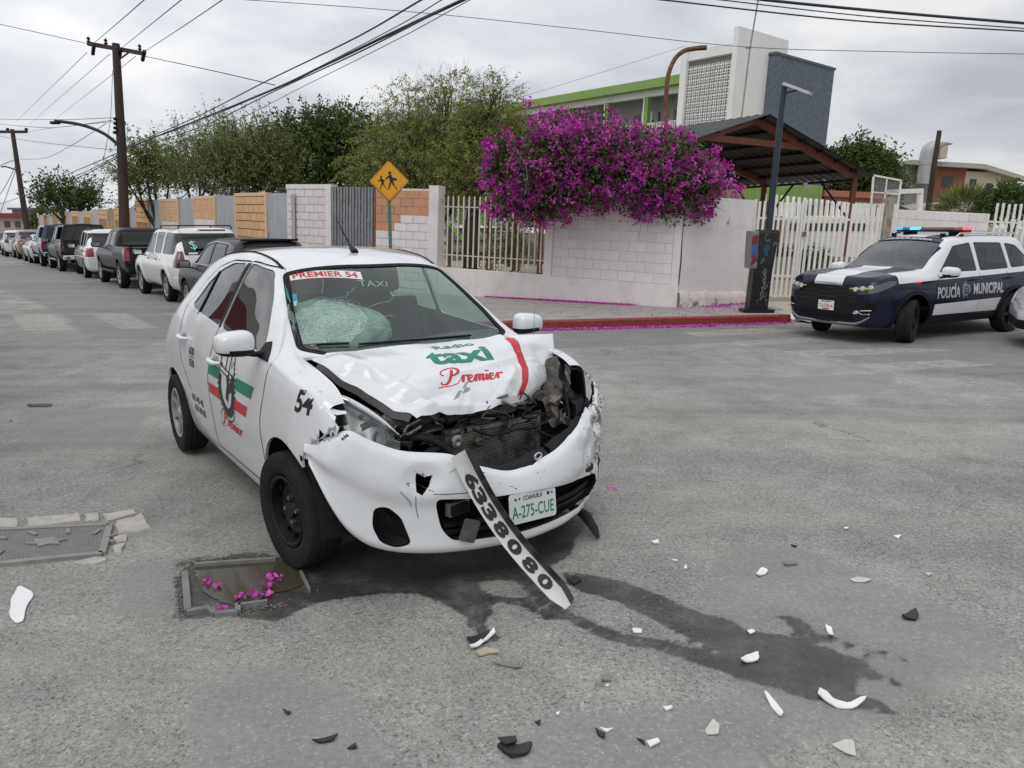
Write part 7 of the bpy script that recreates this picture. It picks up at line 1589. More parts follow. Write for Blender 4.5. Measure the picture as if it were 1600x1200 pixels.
# ------------------------------------------------------------------ houses on the right
def local_house(px, Y, rz, name, label, cat):
    p = A(px, 340, Y); o = thing(name, label, cat, (p[0], Y, 0)); o.matrix_basis = Matrix.Translation((p[0], Y, 0)) @ Matrix.Rotation(LEAN, 4, 'Y') @ Matrix.Rotation(rz, 4, 'Z'); return o
HY = 62.0; ho = local_house(1497, HY, R(8), 'two_storey_house', 'two storey house with red brick and cream walls, flat roof and big duct', 'house'); k_ = HY / CAM_F
M['brick_far'] = mat('red_brick_wall', (.22, .085, .05), .85, var=.2, vs=3); M['cream'] = mat('cream_render', (.50, .45, .34), .85, var=.08, vs=1); M['bare_gray'] = mat('bare_render', (.25, .25, .24), .85, var=.15, vs=1)
zr = 1.65 + (355 - 268) * k_
def hb_(nm, a, c_, m, par=None): b = MB(); b.b2(a, c_); return b.build(nm, m, par or ho)
hb_('wall', (-57 * k_, 0, 0), (0, .3, zr), M['brick_far']); hb_('wall', (-95 * k_, .1, 0), (-57 * k_, .4, zr), M['bare_gray']); hb_('wall', (0, .02, 0), (60 * k_, 7, zr - .2), M['cream']); hb_('wall', (-95 * k_, .4, 0), (-.05, 7, zr - .1), M['bare_gray'])
rf = MB(); rf.b2((-98 * k_, -.5, zr), (22 * k_, 7.4, zr + .35)); rf.add([(22 * k_, -.5, zr), (96 * k_, -.5, zr - .75), (96 * k_, 7.4, zr - .75), (22 * k_, 7.4, zr), (22 * k_, -.5, zr + .35), (96 * k_, -.5, zr - .45), (96 * k_, 7.4, zr - .45), (22 * k_, 7.4, zr + .35)], [(0, 3, 2, 1), (4, 5, 6, 7), (0, 1, 5, 4), (1, 2, 6, 5), (2, 3, 7, 6), (3, 0, 4, 7)]); rf.build('roof', mat('roof_slab', (.40, .39, .33), .8, var=.15), ho)
hb_('porch_post', (84 * k_, 0, 0), (88 * k_, .3, zr - .7), M['cream'])
for x0, x1, y0, y1 in ((-38, -20, 281, 297), (8, 19, 283, 293), (36, 47, 288, 304)): hb_('window', (x0 * k_, -.04, 1.65 + (355 - y1) * k_), (x1 * k_, -.01, 1.65 + (355 - y0) * k_), M['dark_window'])
dz = zr + .2; b = MB(); b.tube(cr_spline([(-76 * k_, -.6, dz - 1.6), (-76 * k_, -.6, dz), (-74 * k_, -.6, dz + .9), (-66 * k_, -.6, dz + 1.1), (-60 * k_, -.6, dz + 1.0)], 5), .55, 10); b.build('duct', M['tin'], ho, 50); hb_('cooler', (-64 * k_, -1.2, dz + .3), (-53 * k_, .2, dz + 1.5), M['cream'])
r_ = local_house(1282, 50, R(3), 'red_house', 'low house with dull red walls and pale eave behind the canopy', 'house'); k2 = 50 / CAM_F
hb_('wall', (0, 0, 0), (95 * k2, 5, 1.65 + 46 * k2), mat('dull_red_wall', (.30, .10, .07), .8, var=.1), r_); hb_('eave', (0, -.3, 1.65 + 36 * k2), (95 * k2, 0, 1.65 + 39 * k2), M['cream'], r_); hb_('roof', (-.1, -.2, 1.65 + 46 * k2), (96 * k2, 5.1, 1.65 + 55 * k2), mat('tile_roof', (.36, .15, .10), .8, var=.1), r_)
b = MB(); b.add([(110 * k2, -2, 1.65 + 30 * k2), (150 * k2, -2, 1.65 + 22 * k2), (150 * k2, 4, 1.65 + 22 * k2), (128 * k2, 4, 1.65 + 55 * k2)], [(0, 1, 2, 3)]); b.b2((112 * k2, 0, 0), (178 * k2, 4, 1.65 + 26 * k2)); b.build('lean_to', M['bare_gray'], r_)
b = MB(); b.prism([(112 * k2, 1.65 + 26 * k2), (290 * k2, 1.65 + 26 * k2), (290 * k2, 1.65 + 44 * k2), (195 * k2, 1.65 + 46 * k2)], (1, 0, 0), (0, 0, 1), (0, -1, 0), (0, 0, 0), -4, 0); b.build('sloping_roof', mat('pale_roof', (.36, .33, .29), .85, var=.1), r_)
hp_ = thing('basketball_hoop', 'white steel basketball backboard on a bent post above the block wall', 'basketball hoop', (A(1437, 330, 30)[0], 30, 0)); o_h = np.array([hp_.location.x, 30, 0])
q = lambda px, py, Y=30: tuple(A(px, py, Y) - o_h)
b = MB(); b.bar(q(1433, 420), q(1438, 296), .17); b.build('post', M['gate_white'], hp_); b = MB(); b.bar(q(1440, 298), q(1386, 300, 29.2), .17); b.build('arm', M['gate_white'], hp_)
bc = [(1365, 274), (1408, 282), (1402, 326), (1361, 320)]; b = MB()
for i in range(4): b.bar(q(*bc[i], 29), q(*bc[(i + 1) % 4], 29), .06)
b.bar(q(1386, 278, 29), q(1381, 323, 29), .04); b.bar(q(1363, 300, 29), q(1405, 304, 29), .04); b.build('board_frame', M['gate_white'], hp_)
b = MB(); b.add([q(*p, 29.03) for p in bc], [(0, 1, 2, 3)]); b.build('board_panel', glass('mesh_panel', (.75, .77, .78), .6, haze=.25, hazecol=(.5, .52, .54)), hp_); b = MB(); b.tube([tuple(np.array(q(1380, 322, 28.6)) + [.22 * math.cos(a), .22 * math.sin(a), 0]) for a in np.linspace(0, 2 * PI, 14)], .02, 5); b.build('rim', M['red_steel'], hp_)
# far left buildings
fl = thing('far_building', 'pale building with dark red eave at the far end of the street', 'building', (A(0, 340, 118)[0], 118, 0)); kf = 118 / CAM_F
hb_('wall', (-120 * kf, 0, 0), (66 * kf, 8, 1.65 + 16 * kf), mat('pink_wall', (.42, .32, .28), .8, var=.1), fl); hb_('eave', (-125 * kf, -.6, 1.65 + 15 * kf), (66 * kf, 8, 1.65 + 21 * kf), mat('dark_red_eave', (.22, .03, .035), .7), fl)
for k in range(3): hb_('window', ((6 + 16 * k) * kf, -.1, 1.65 + 0 * kf), ((14 + 16 * k) * kf, -.01, 1.65 + 9 * kf), M['dark_window'], fl)
f2 = thing('far_house', 'small grey rooftop above the red eave far down the street', 'house', (A(20, 340, 150)[0], 150, 0)); kf = 150 / CAM_F; hb_('wall', (0, 0, 0), (34 * kf, 8, 1.65 + 26 * kf), M['bare_gray'], f2); hb_('roof', (-2 * kf, -1, 1.65 + 26 * kf), (38 * kf, 9, 1.65 + 29 * kf), M['slate'], f2)

# ------------------------------------------------------------------ poles, lamps and wires
M['wood_pole'] = mat('dark_timber', (.050, .034, .026), .85, var=.4, vs=3, stretch=(1, 1, .1), bump=.4, bs=20); M['wire'] = mat('black_cable', (.018, .018, .02), .6)
def pole(name, label, Y, pts, r0, r1, cat='utility pole'):
    P = [A(px, py, Y) for px, py in pts]; t = thing(name, label, cat, (P[0][0], Y, 0)); o = np.array([P[0][0], Y, 0]); b = MB(); b.tube([tuple(p - o) for p in P], [r0 + (r1 - r0) * i / (len(P) - 1) for i in range(len(P))], 12); b.build('shaft', M['wood_pole'], t, 60); return t, o
YA = 33.5
pA, oA = pole('utility_pole', 'dark timber utility pole with crossarm standing behind the parked pickups', YA, [(197, 420), (190, 230), (181, 68)], .23, .15)
qa = lambda px, py, dy=0: tuple(A(px, py, YA + dy) - oA)
b = MB(); b.bar(qa(137, 68), qa(226, 84), .13, .16); b.build('crossarm', M['wood_pole'], pA); b = MB(); b.bar(qa(185, 94), qa(204, 80), .05); b.build('arm_brace', M['wood_pole'], pA)
for px, py in ((139, 70), (166, 73), (219, 82)): b = MB(); p = np.array(qa(px, py)); b.lathe([(0, -.0), (.07, .02), (.03, .08), (.09, .12), (.03, .18), (.08, .24), (0, .34)], 10, M=Matrix.Translation(tuple(p)) @ Matrix.Rotation(R(90), 4, 'X')); b.build('insulator', M['plastic'], pA, 50)
for px, py in ((147, 70), (189, 76), (226, 80)): b = MB(); p = np.array(qa(px, py, -.3)); b.bar(tuple(p), tuple(p + [-.35, .5, -.25]), .12); b.build('strain_insulator', M['plastic'], pA)
for k in range(4): b = MB(); p = np.array(qa(180, 186 + 7 * k, -.2)); b.lathe([(0, -.06), (.07, -.04), (.07, .04), (0, .06)], 8, M=Matrix.Translation(tuple(p))); b.build('spool_insulator', M['plastic'], pA, 50)
b = MB(); b.tube([qa(*p) for p in cr_spline([(188, 229), (166, 211), (143, 200), (117, 193), (86, 189)], 5)], [.07] * 21, 8); b.build('lamp_arm', M['black_steel'], pA, 60); b = MB(); b.bar(qa(80, 192), qa(92, 192), .22, .10); b.build('lamp_head', M['plastic'], pA)
YB = 69.0; pB, oB = pole('utility_pole', 'leaning utility pole far down the street at the left edge', YB, [(45, 372), (32, 290), (19, 202)], .27, .17); qb = lambda px, py: tuple(A(px, py, YB) - oB)
b = MB(); b.bar(qb(-8, 206), qb(42, 206), .22); b.build('crossarm', M['wood_pole'], pB); 
for px in (12, 41): b = MB(); b.bar(qb(px, 206), qb(px, 200), .18); b.build('insulator', M['plastic'], pB)
b = MB(); b.tube([qb(*p) for p in ((30, 267), (18, 263), (8, 260), (2, 261))], .06, 6); b.build('lamp_arm', M['black_steel'], pB)
YC = 47.0; pC, oC = pole('utility_pole', 'dark pole with small street lamp in front of the two storey house', YC, [(1448, 345), (1459, 262), (1468, 204)], .17, .13); qc = lambda px, py: tuple(A(px, py, YC) - oC)
b = MB(); b.tube([qc(1465, 235), qc(1474, 227), qc(1482, 224)], .05, 6); b.build('lamp_arm', M['steel'], pC); b = MB(); b.bar(qc(1478, 225), qc(1486, 225), .3, .08); b.build('lamp_head', M['steel'], pC)
YR = 21.5; rl = thing('curved_street_lamp', 'rusty curved street lamp rising behind the bougainvillea', 'street lamp', (A(1040, 300, YR)[0], YR, 0)); o_r = np.array([rl.location.x, YR, 0])
b = MB(); b.tube([tuple(A(px, py, YR) - o_r) for px, py in [(1036, 420), (1039, 300), (1041, 200)] + cr_spline([(1041, 150), (1044, 118), (1054, 93), (1068, 80), (1085, 76), (1104, 74)], 5)], .062, 8); b.build('curved_tube', mat('rusty_tube', (.17, .085, .045), .8, .2, var=.45, vs=5, stain=(.30, .26, .22), ss=5, sl=(.6, .7)), rl, 60)
b = MB(); b.bar(tuple(A(1090, 75, YR) - o_r), tuple(A(1103, 75, YR) - o_r), .10); b.build('socket', M['plastic'], rl)
mk_ = thing('antenna_mast', 'thin steel mast standing in front of the white tower', 'mast', (A(1155, 300, 44)[0], 44, 0)); o_m = np.array([mk_.location.x, 44, 0]); b = MB(); b.tube([tuple(A(px, py, 44) - o_m) for px, py in ((1152, 300), (1159, 180), (1172, 74), (1188, -20))], .045, 6); b.build('tube', M['steel'], mk_); b = MB(); b.bar(tuple(A(1165, 75, 44) - o_m), tuple(A(1174, 74, 44) - o_m), .10); b.build('clamp', M['steel'], mk_)
def wire(pts, Ys, r, label, group, ext=0):
    P = [np.array(A(px, py, Y)) for (px, py), Y in zip(pts, Ys)]
    if ext: P.append(P[-1] + (P[-1] - P[-2]) * ext)
    W = cr_spline(P, 10) if len(P) > 2 else [P[0] + (P[1] - P[0]) * t for t in np.linspace(0, 1, 12)]
    b = MB(); b.tube(W, r, 5); o = tag(b.build('overhead_wire', M['wire']), label, 'wire', group); return o
g1 = 'power wires from the crossarm overhead'
wire([(146, 68), (186, 34), (225, 0)], [33, 21, 15], .010, 'leftmost wire rising from the crossarm to the top edge', g1, .6); wire([(190, 75), (237, 37), (283, 0)], [33, 21, 15], .010, 'middle wire rising from the crossarm to the top edge', g1, .6); wire([(227, 80), (288, 40), (347, 0)], [33, 21, 15], .010, 'right wire rising from the crossarm to the top edge', g1, .6)
wire([(-60, 27), (0, 38), (136, 68)], [30, 31, 33.5], .012, 'thin wire entering at the left edge and ending on the crossarm', 'service wires'); wire([(222, 87), (330, 110), (430, 133)], [33.5, 27, 22], .014, 'thin wire from the right end of the crossarm to the cable bundle', 'service wires')
g2 = 'cable bundle crossing above the trees'
for i, (L, Ys, r, tx) in enumerate((([(200, 228), (300, 186), (414, 128), (550, 62), (658, 0)], (33, 27, 21, 16, 13), .016, 'uppermost cable of the bundle over the trees'), ([(200, 230), (310, 190), (430, 138), (600, 52), (690, 0)], (33, 27, 21, 15.5, 13), .009, 'thin second cable of the bundle over the trees'),
    ([(200, 231), (398, 152), (505, 103), (612, 52), (728, -2)], (33, 22, 18, 15, 12.5), .028, 'thickest black cable of the bundle over the trees'), ([(200, 234), (310, 200), (430, 142), (560, 82), (722, -1)], (33, 26, 20, 16, 12.6), .014, 'lower cable twisting with the thickest one'), ([(205, 240), (330, 205), (480, 132), (620, 62), (712, 12)], (33, 26, 19, 15, 13), .007, 'faint lowest cable of the bundle over the trees'))):
    wire(L, Ys, r, tx, g2, .5)
g3 = 'cables crossing the top right sky'
wire([(1150, -8), (1195, 0), (1400, 20), (1620, 38)], [12, 12, 12.5, 13], .022, 'thickest cable crossing the top right corner', g3, .3); wire([(1060, -8), (1127, 0), (1360, 26), (1620, 46)], [12, 12, 12.5, 13], .009, 'thin middle cable crossing the top right corner', g3, .3); wire([(960, -8), (1036, 0), (1330, 32), (1620, 50)], [12, 12, 12.5, 13], .012, 'lower cable crossing the top right corner', g3, .3)
wire([(300, -6), (625, 17), (900, 45), (1160, 73), (1400, 81), (1640, 85)], [26, 26, 26, 26, 26, 26], .010, 'long thin wire crossing the whole sky', 'service wires')
g4 = 'sagging lines between the two street poles'
for i, (L, Ys, r, tx) in enumerate((([(-20, 186), (90, 187), (178, 184)], (60, 45, 33.5), .014, 'topmost nearly level line left of the pole'), ([(-20, 192), (60, 199), (100, 198), (175, 188)], (60, 48, 42, 33.5), .014, 'second sagging line left of the pole'), ([(42, 206), (90, 199), (178, 190)], (69, 48, 33.5), .012, 'line from the far crossarm to the near pole'),
    ([(-20, 210), (60, 222), (185, 235)], (60, 47, 33.5), .012, 'falling line meeting the lamp arm'), ([(32, 249), (70, 247), (110, 228), (166, 193)], (69, 55, 45, 33.5), .014, 'deep sagging drop line'), ([(188, 237), (130, 262), (90, 277), (40, 284)], (33.5, 45, 56, 69), .022, 'upper of three street cables falling to the far pole'),
    ([(188, 241), (130, 270), (90, 284), (40, 296)], (33.5, 45, 56, 69), .020, 'middle of three street cables falling to the far pole'), ([(188, 244), (130, 274), (90, 289), (-10, 322)], (33.5, 45, 56, 75), .022, 'lowest of three street cables falling to the far pole'), ([(24, 249), (0, 259), (-20, 266)], (69, 60, 50), .03, 'short line leaving the far pole to the left'), ([(26, 255), (10, 288), (-10, 320)], (69, 80, 95), .03, 'steep line fanning down from the far pole'), ([(28, 256), (14, 295), (0, 335)], (69, 80, 95), .03, 'second steep line fanning down from the far pole'),
    ([(136, 82), (25, 190)], (33.5, 110), .012, 'left wire running away down the street'), ([(172, 84), (45, 195)], (33.5, 110), .012, 'middle wire running away down the street'), ([(212, 88), (75, 195)], (33.5, 110), .012, 'right wire running away down the street'), ([(1480, 255), (1440, 258), (1400, 262)], (50, 50, 50), .012, 'thin wire beside the duct of the two storey house'))):
    wire(L, Ys, r, tx, g4 if i < 14 else None)
wire([(820, 150), (950, 110), (1070, 72)], [30, 32, 34], .006, 'faint wire rising to the lattice tower', 'service wires'); wire([(176, 110), (172, 190), (158, 270)], [33.3, 33, 32.5], .010, 'thin guy wire hanging beside the timber pole', 'service wires')
# ------------------------------------------------------------------ foliage
def leaf_mat(name, cols, rough=.55, trans=.25):
    m = bpy.data.materials.new(name); m.use_nodes = True; t = NT(m); b = m.node_tree.nodes['Principled BSDF']; b.inputs['Roughness'].default_value = rough; b.inputs['Specular IOR Level'].default_value = .3
    r = t.n.new('ShaderNodeValToRGB'); t.l.new(t.attr('tint'), r.inputs[0]); e_ = r.color_ramp
    for i, c in enumerate(cols):
        q = e_.elements[i] if i < 2 else e_.elements.new(.5); q.position = i / (len(cols) - 1); q.color = (*c, 1)
    t.l.new(r.outputs[0], b.inputs['Base Color'])
    tr = t.n.new('ShaderNodeBsdfTranslucent'); t.l.new(r.outputs[0], tr.inputs[0]); mx = t.n.new('ShaderNodeMixShader'); mx.inputs[0].default_value = trans
    t.l.new(b.outputs[0], mx.inputs[1]); t.l.new(tr.outputs[0], mx.inputs[2]); t.l.new(mx.outputs[0], t.n['Material Output'].inputs[0]); return m
M['leaf_mesquite'] = leaf_mat('feathery_leaf', [(.13, .16, .030), (.22, .25, .055), (.34, .36, .10)]); M['leaf_dark'] = leaf_mat('dark_leaf', [(.035, .065, .018), (.070, .115, .030), (.12, .17, .05)]); M['leaf_mid'] = leaf_mat('mid_leaf', [(.10, .13, .04), (.17, .21, .065), (.27, .30, .12)])
M['leaf_boug'] = leaf_mat('bougainvillea_leaf', [(.03, .060, .016), (.07, .12, .03), (.17, .22, .06)]); M['bract'] = leaf_mat('purple_bract', [(.30, .012, .22), (.64, .05, .48), (.86, .26, .70)], .6, .35); M['petal'] = leaf_mat('fallen_petal', [(.34, .02, .26), (.64, .06, .48), (.74, .22, .50)], .7, .1)
M['bark'] = mat('dark_bark', (.055, .045, .035), .9, var=.4, vs=8, bump=.6, bs=30)
RN = np.random.default_rng(12)
def unit(v): return v / (np.linalg.norm(v, axis=-1, keepdims=True) + 1e-9)
def leaf_quads(P, D, ln, wd, bend=.0):
    """P (n,3) roots, D (n,3) directions -> diamond leaves"""
    n = len(P); S = unit(np.cross(D, RN.normal(size=(n, 3)))); ln = ln * RN.uniform(.7, 1.3, (n, 1)); wd = wd * RN.uniform(.7, 1.3, (n, 1))
    U = np.cross(S, D); V = np.stack([P, P + D * ln * .5 + S * wd * .5 + U * ln * bend, P + D * ln, P + D * ln * .5 - S * wd * .5 + U * ln * bend], 1).reshape(-1, 3)
    return V, np.arange(4 * n).reshape(n, 4)
def foliage(name, V, F, tint, m, parent, kind=None):
    me = quads_np(V, F, [m]); at = me.attributes.new('tint', 'FLOAT', 'POINT'); at.data.foreach_set('value', np.repeat(np.clip(tint, 0, 1), 4).astype(np.float32)); return obj(name, me, parent)
def tree(name, label, base, lobes, m, n_twig, twig_len, n_leaf, ln, wd, droop=.3, up=.0, trunk_r=.16, fork=None, group=None, nb=9, sparse_top=0, cat='tree', twig_r=.008, shell_bias=.5):
    base = np.array(base, float); t = thing(name, label, cat, tuple(base), group=group); b = MB(); lobes = [(np.array(c, float) - base, np.array(r, float) if hasattr(r, '__len__') else np.array([r, r, r * .9])) for c, r in lobes]
    top = np.mean([c for c, r in lobes], 0); fk = np.array(fork, float) - base if fork is not None else np.array([top[0] * .25, top[1] * .25, max(.8, top[2] * .35)])
    b.tube(cr_spline([(0, 0, -.2), tuple(fk * .5 + RN.normal(size=3) * .06), tuple(fk)], 5), [trunk_r * (1.15 - .35 * k / 10) for k in range(11)], 9)
    pts, dirs = [], []
    w = np.array([r.prod() for c, r in lobes]) ** .7; w /= w.sum()
    for (c, r), wi in zip(lobes, w):
        mid = fk * .5 + c * .5 + RN.normal(size=3) * r * .18; L = cr_spline([tuple(fk), tuple(mid), tuple(c)], 4); b.tube(L, [trunk_r * (.55 - .38 * k / (len(L) - 1)) for k in range(len(L))], 6)
        n = max(6, int(n_twig * wi)); q = unit(RN.normal(size=(n, 3))); rad = RN.uniform(0, 1, (n, 1)) ** shell_bias; p = c + q * r * rad * .95; pts.append(p); d = unit(q * rad + RN.normal(size=(n, 3)) * .45 + np.array([0, 0, up])); dirs.append(d)
        for k in range(nb):
            e = p[k % n]; s_ = c * .6 + mid * .4; b.tube(cr_spline([tuple(s_), tuple((s_ + e) / 2 + RN.normal(size=3) * r * .12), tuple(e)], 3), [trunk_r * .16, trunk_r * .14, trunk_r * .12, trunk_r * .1, trunk_r * .08, trunk_r * .06, trunk_r * .05], 4)
    P = np.concatenate(pts); D = np.concatenate(dirs); n = len(P); TL = twig_len * RN.uniform(.5, 1.3, (n, 1)); tip = P + D * TL + np.array([0, 0, -droop]) * TL
    obj('trunk', b.mesh([M['bark']], 60), t)
    # twigs: thin three-sided strips
    s = unit(np.cross(D, RN.normal(size=(n, 3)))) * twig_r; m2 = (P + D * TL * .6); V = np.stack([P - s, P + s, m2 + s * .7, m2 - s * .7, tip + s * .2, tip - s * .2], 1).reshape(-1, 3); i = np.arange(n)[:, None] * 6; F = np.concatenate([i + [0, 1, 2, 3], i + [3, 2, 4, 5]])
    tag(obj('twigs', quads_np(V, F, [M['bark']]), t), kind='stuff')
    tt = RN.uniform(.05, 1, (n, n_leaf, 1)); pos = P[:, None] + D[:, None] * TL[:, None] * tt + np.array([0, 0, -droop]) * TL[:, None] * tt ** 2
    keep = np.ones(n, bool)
    if sparse_top: zz = P[:, 2]; hi = (zz - zz.min()) / (np.ptp(zz) + 1e-6); keep = RN.uniform(size=n) > np.clip((hi - .55) * 2.2, 0, 1) * sparse_top
    ld = unit(D[:, None] * .5 + RN.normal(size=(n, n_leaf, 3)) + np.array([0, 0, -droop * .8])); clump = np.repeat(RN.uniform(0, 1, (n, 1)), n_leaf, 1)
    pos, ld, clump = pos[keep].reshape(-1, 3), ld[keep].reshape(-1, 3), clump[keep].reshape(-1); V, F = leaf_quads(pos + RN.normal(size=pos.shape) * ln * .25, ld, ln, wd)
    foliage('crown', V, F, clump * .6 + RN.uniform(0, .45, len(clump)), m, t); return t
def LB(px, py, Y, r, sy=None): P = A(px, py, Y); k = Y / CAM_F; return (P, (r * k, (sy or r) * k, r * k * .9))
tree('mesquite_tree', 'drooping feathery light green tree behind the school sign', (*A(662, 400, 22.6)[:2], 0), [LB(640, 178, 22.6, 52), LB(702, 150, 22.6, 50), LB(690, 215, 22.8, 72), LB(615, 235, 22.4, 58), LB(650, 262, 22, 62), LB(575, 262, 22.6, 32), LB(590, 292, 21.8, 42, 30), LB(735, 250, 22.6, 62), LB(640, 300, 21.6, 40, 25), LB(700, 285, 22, 42)], M['leaf_mesquite'], 2900, .80, 18, .085, .028, droop=.75, up=.25, trunk_r=.17, nb=12, sparse_top=.75, twig_r=.0035)
tree('mesquite_tree', 'dark trunked tree growing behind the railing left of the bougainvillea', (*A(737, 425, 20.6)[:2], 0), [LB(770, 158, 20.8, 42), LB(800, 205, 20.8, 34), LB(760, 215, 20.8, 44), LB(735, 190, 21, 36), LB(790, 250, 20.6, 34), LB(750, 275, 20.3, 48), LB(708, 262, 20.6, 38)], M['leaf_mesquite'], 1700, .60, 18, .075, .026, droop=.35, up=.35, twig_r=.004, trunk_r=.20, fork=tuple(A(742, 310, 20.6)), nb=12, sparse_top=.7)
tree('broadleaf_tree', 'large dark green tree standing behind the corrugated sheets', (*A(500, 380, 33)[:2], 0), [LB(470, 224, 33, 44), LB(520, 214, 33, 46), LB(445, 250, 33, 42), LB(510, 260, 33, 62), LB(560, 225, 33, 45), LB(455, 285, 33, 42), LB(565, 275, 33, 45)], M['leaf_dark'], 1900, .95, 18, .15, .075, droop=.1, up=.35, trunk_r=.25)
tree('broadleaf_tree', 'brushy tree with upright shoots behind the ochre panel nearest the corner', (*A(400, 380, 31)[:2], 0), [LB(380, 248, 31, 46), LB(425, 240, 31, 38), LB(400, 280, 31, 48), LB(345, 270, 31, 38), LB(440, 280, 31, 42), LB(370, 300, 31, 30)], M['leaf_mid'], 1300, 1.05, 16, .12, .045, droop=-.1, up=1.1, trunk_r=.20, nb=14)
tree('broadleaf_tree', 'feathery tree with bare upright branches right of the timber pole', (*A(300, 380, 33)[:2], 0), [LB(310, 252, 33, 34), LB(345, 236, 33, 32), LB(290, 280, 33, 30), LB(330, 284, 33, 32)], M['leaf_mid'], 520, 1.25, 13, .12, .045, droop=-.1, up=1.2, trunk_r=.16, nb=16)
tree('broadleaf_tree', 'pale green loose tree directly beside the timber pole', (*A(255, 380, 36)[:2], 0), [LB(240, 262, 36, 30), LB(215, 288, 36, 24), LB(265, 275, 36, 28), LB(192, 275, 36, 14), LB(228, 246, 36, 18)], M['leaf_mid'], 560, 1.2, 13, .15, .06, droop=.1, up=.6, trunk_r=.18, nb=12)
tree('broadleaf_tree', 'sparse dark tree with bare top twigs between the two poles', (*A(115, 372, 60)[:2], 0), [LB(80, 306, 60, 20), LB(110, 310, 60, 20), LB(145, 312, 60, 18), LB(95, 320, 60, 20), LB(130, 322, 60, 18), LB(62, 314, 60, 10)], M['leaf_dark'], 420, 1.5, 10, .26, .12, droop=.1, up=.9, trunk_r=.25, nb=12, twig_r=.02)
tree('broadleaf_tree', 'full green tree between the canopy and the two storey house', (*A(1350, 372, 56)[:2], 0), [LB(1318, 262, 56, 28), LB(1350, 250, 56, 24), LB(1375, 265, 56, 26), LB(1340, 290, 56, 32), LB(1300, 290, 56, 22), LB(1390, 282, 56, 18), LB(1347, 236, 56, 12)], M['leaf_dark'], 1000, 1.2, 15, .26, .12, droop=.1, up=.5, trunk_r=.25)
tree('shrub', 'round green shrub at the right edge in front of the cream house', (*A(1585, 372, 42)[:2], 0), [LB(1575, 308, 42, 24), LB(1600, 312, 42, 22), LB(1555, 320, 42, 16)], M['leaf_dark'], 420, .6, 14, .20, .10, cat='shrub', trunk_r=.12)
tree('shrub', 'thin shrub growing beside the dark trunk behind the railing', (*A(800, 425, 19.8)[:2], 0), [LB(790, 375, 19.8, 26), LB(812, 395, 19.8, 22), LB(775, 402, 19.8, 18), LB(806, 350, 19.8, 18)], M['leaf_mid'], 260, .4, 12, .06, .03, cat='shrub', trunk_r=.03, twig_r=.004)
tree('shrub', 'low clipped hedge behind the white gate', (*A(1235, 420, 26)[:2], 0), [LB(1210, 402, 26, 20), LB(1240, 404, 26, 20), LB(1275, 404, 26, 20)], M['leaf_dark'], 300, .3, 12, .09, .05, cat='hedge', trunk_r=.04)
tree('shrub', 'scraggly bush at the far end of the ochre wall', (*A(60, 380, 76)[:2], 0), [LB(58, 345, 76, 9), LB(66, 335, 76, 8)], M['leaf_dark'], 120, .9, 10, .3, .15, cat='shrub', trunk_r=.08)
# palm
pp_ = A(1505, 330, 44); pm_ = thing('palm', 'low fan palm behind the white block wall in front of the house', 'palm', (pp_[0], 44, 0)); b = MB(); b.tube([(0, 0, 0), (0, 0, 2.2)], .2, 8); b.build('trunk', M['bark'], pm_)
P, D, T_ = [], [], []
for k in range(70):
    a = RN.uniform(0, 2 * PI); el = RN.uniform(-.1, 1.2); d = np.array([math.cos(a) * math.cos(el), math.sin(a) * math.cos(el), math.sin(el)]); c_ = np.array([0, 0, 2.3]) + d * .9
    for q in range(14): P.append(c_); D.append(unit(d + RN.normal(size=3) * .45)); T_.append(RN.uniform(0, 1))
V, F = leaf_quads(np.array(P), np.array(D), 1.0, .07); foliage('crown', V, F, np.array(T_), M['leaf_mid'], pm_)

# ------------------------------------------------------------------ bougainvillea over the wall
BY = 17.0; bg_root = thing('bougainvillea', 'huge purple bougainvillea spilling over the white block wall', 'bougainvillea', (1.6, 18.2, 0)); ob_ = np.array([1.6, 18.2, 0])
BL = [(792, 250, 34, .2), (775, 228, 22, .3), (800, 300, 38, .3), (835, 265, 52, 0), (845, 226, 30, .3), (880, 235, 52, -.1), (870, 290, 46, -.1), (905, 220, 28, .2), (925, 245, 55, -.2), (920, 290, 40, -.3), (965, 230, 34, .0), (975, 265, 52, -.3), (1010, 240, 38, -.2), (1030, 275, 50, -.4), (1060, 250, 40, -.3), (1085, 290, 40, -.5), (1062, 318, 34, -.5), (1105, 272, 24, -.5), (1015, 312, 30, -.4), (830, 325, 26, .1), (775, 325, 18, .3), (862, 322, 18, 0), (1115, 300, 16, -.5), (765, 270, 22, .4), (1095, 325, 22, -.5)]
W_ = np.array([b_[2] ** 2 for b_ in BL], float); W_ /= W_.sum(); cen = np.array([A(945 + (x - 945) * .95, y, BY + dy) - ob_ for x, y, r, dy in BL]); rad = np.array([b_[2] * BY / CAM_F for b_ in BL])
def boug(n, k0, k1, front=.0):
    i = RN.choice(len(BL), n, p=W_); q = unit(RN.normal(size=(n, 3))); q[:, 1] -= front; q = unit(q); p = cen[i] + q * rad[i, None] * RN.uniform(k0, k1, (n, 1)) * np.array([1, 1.25, 1]); return p, q
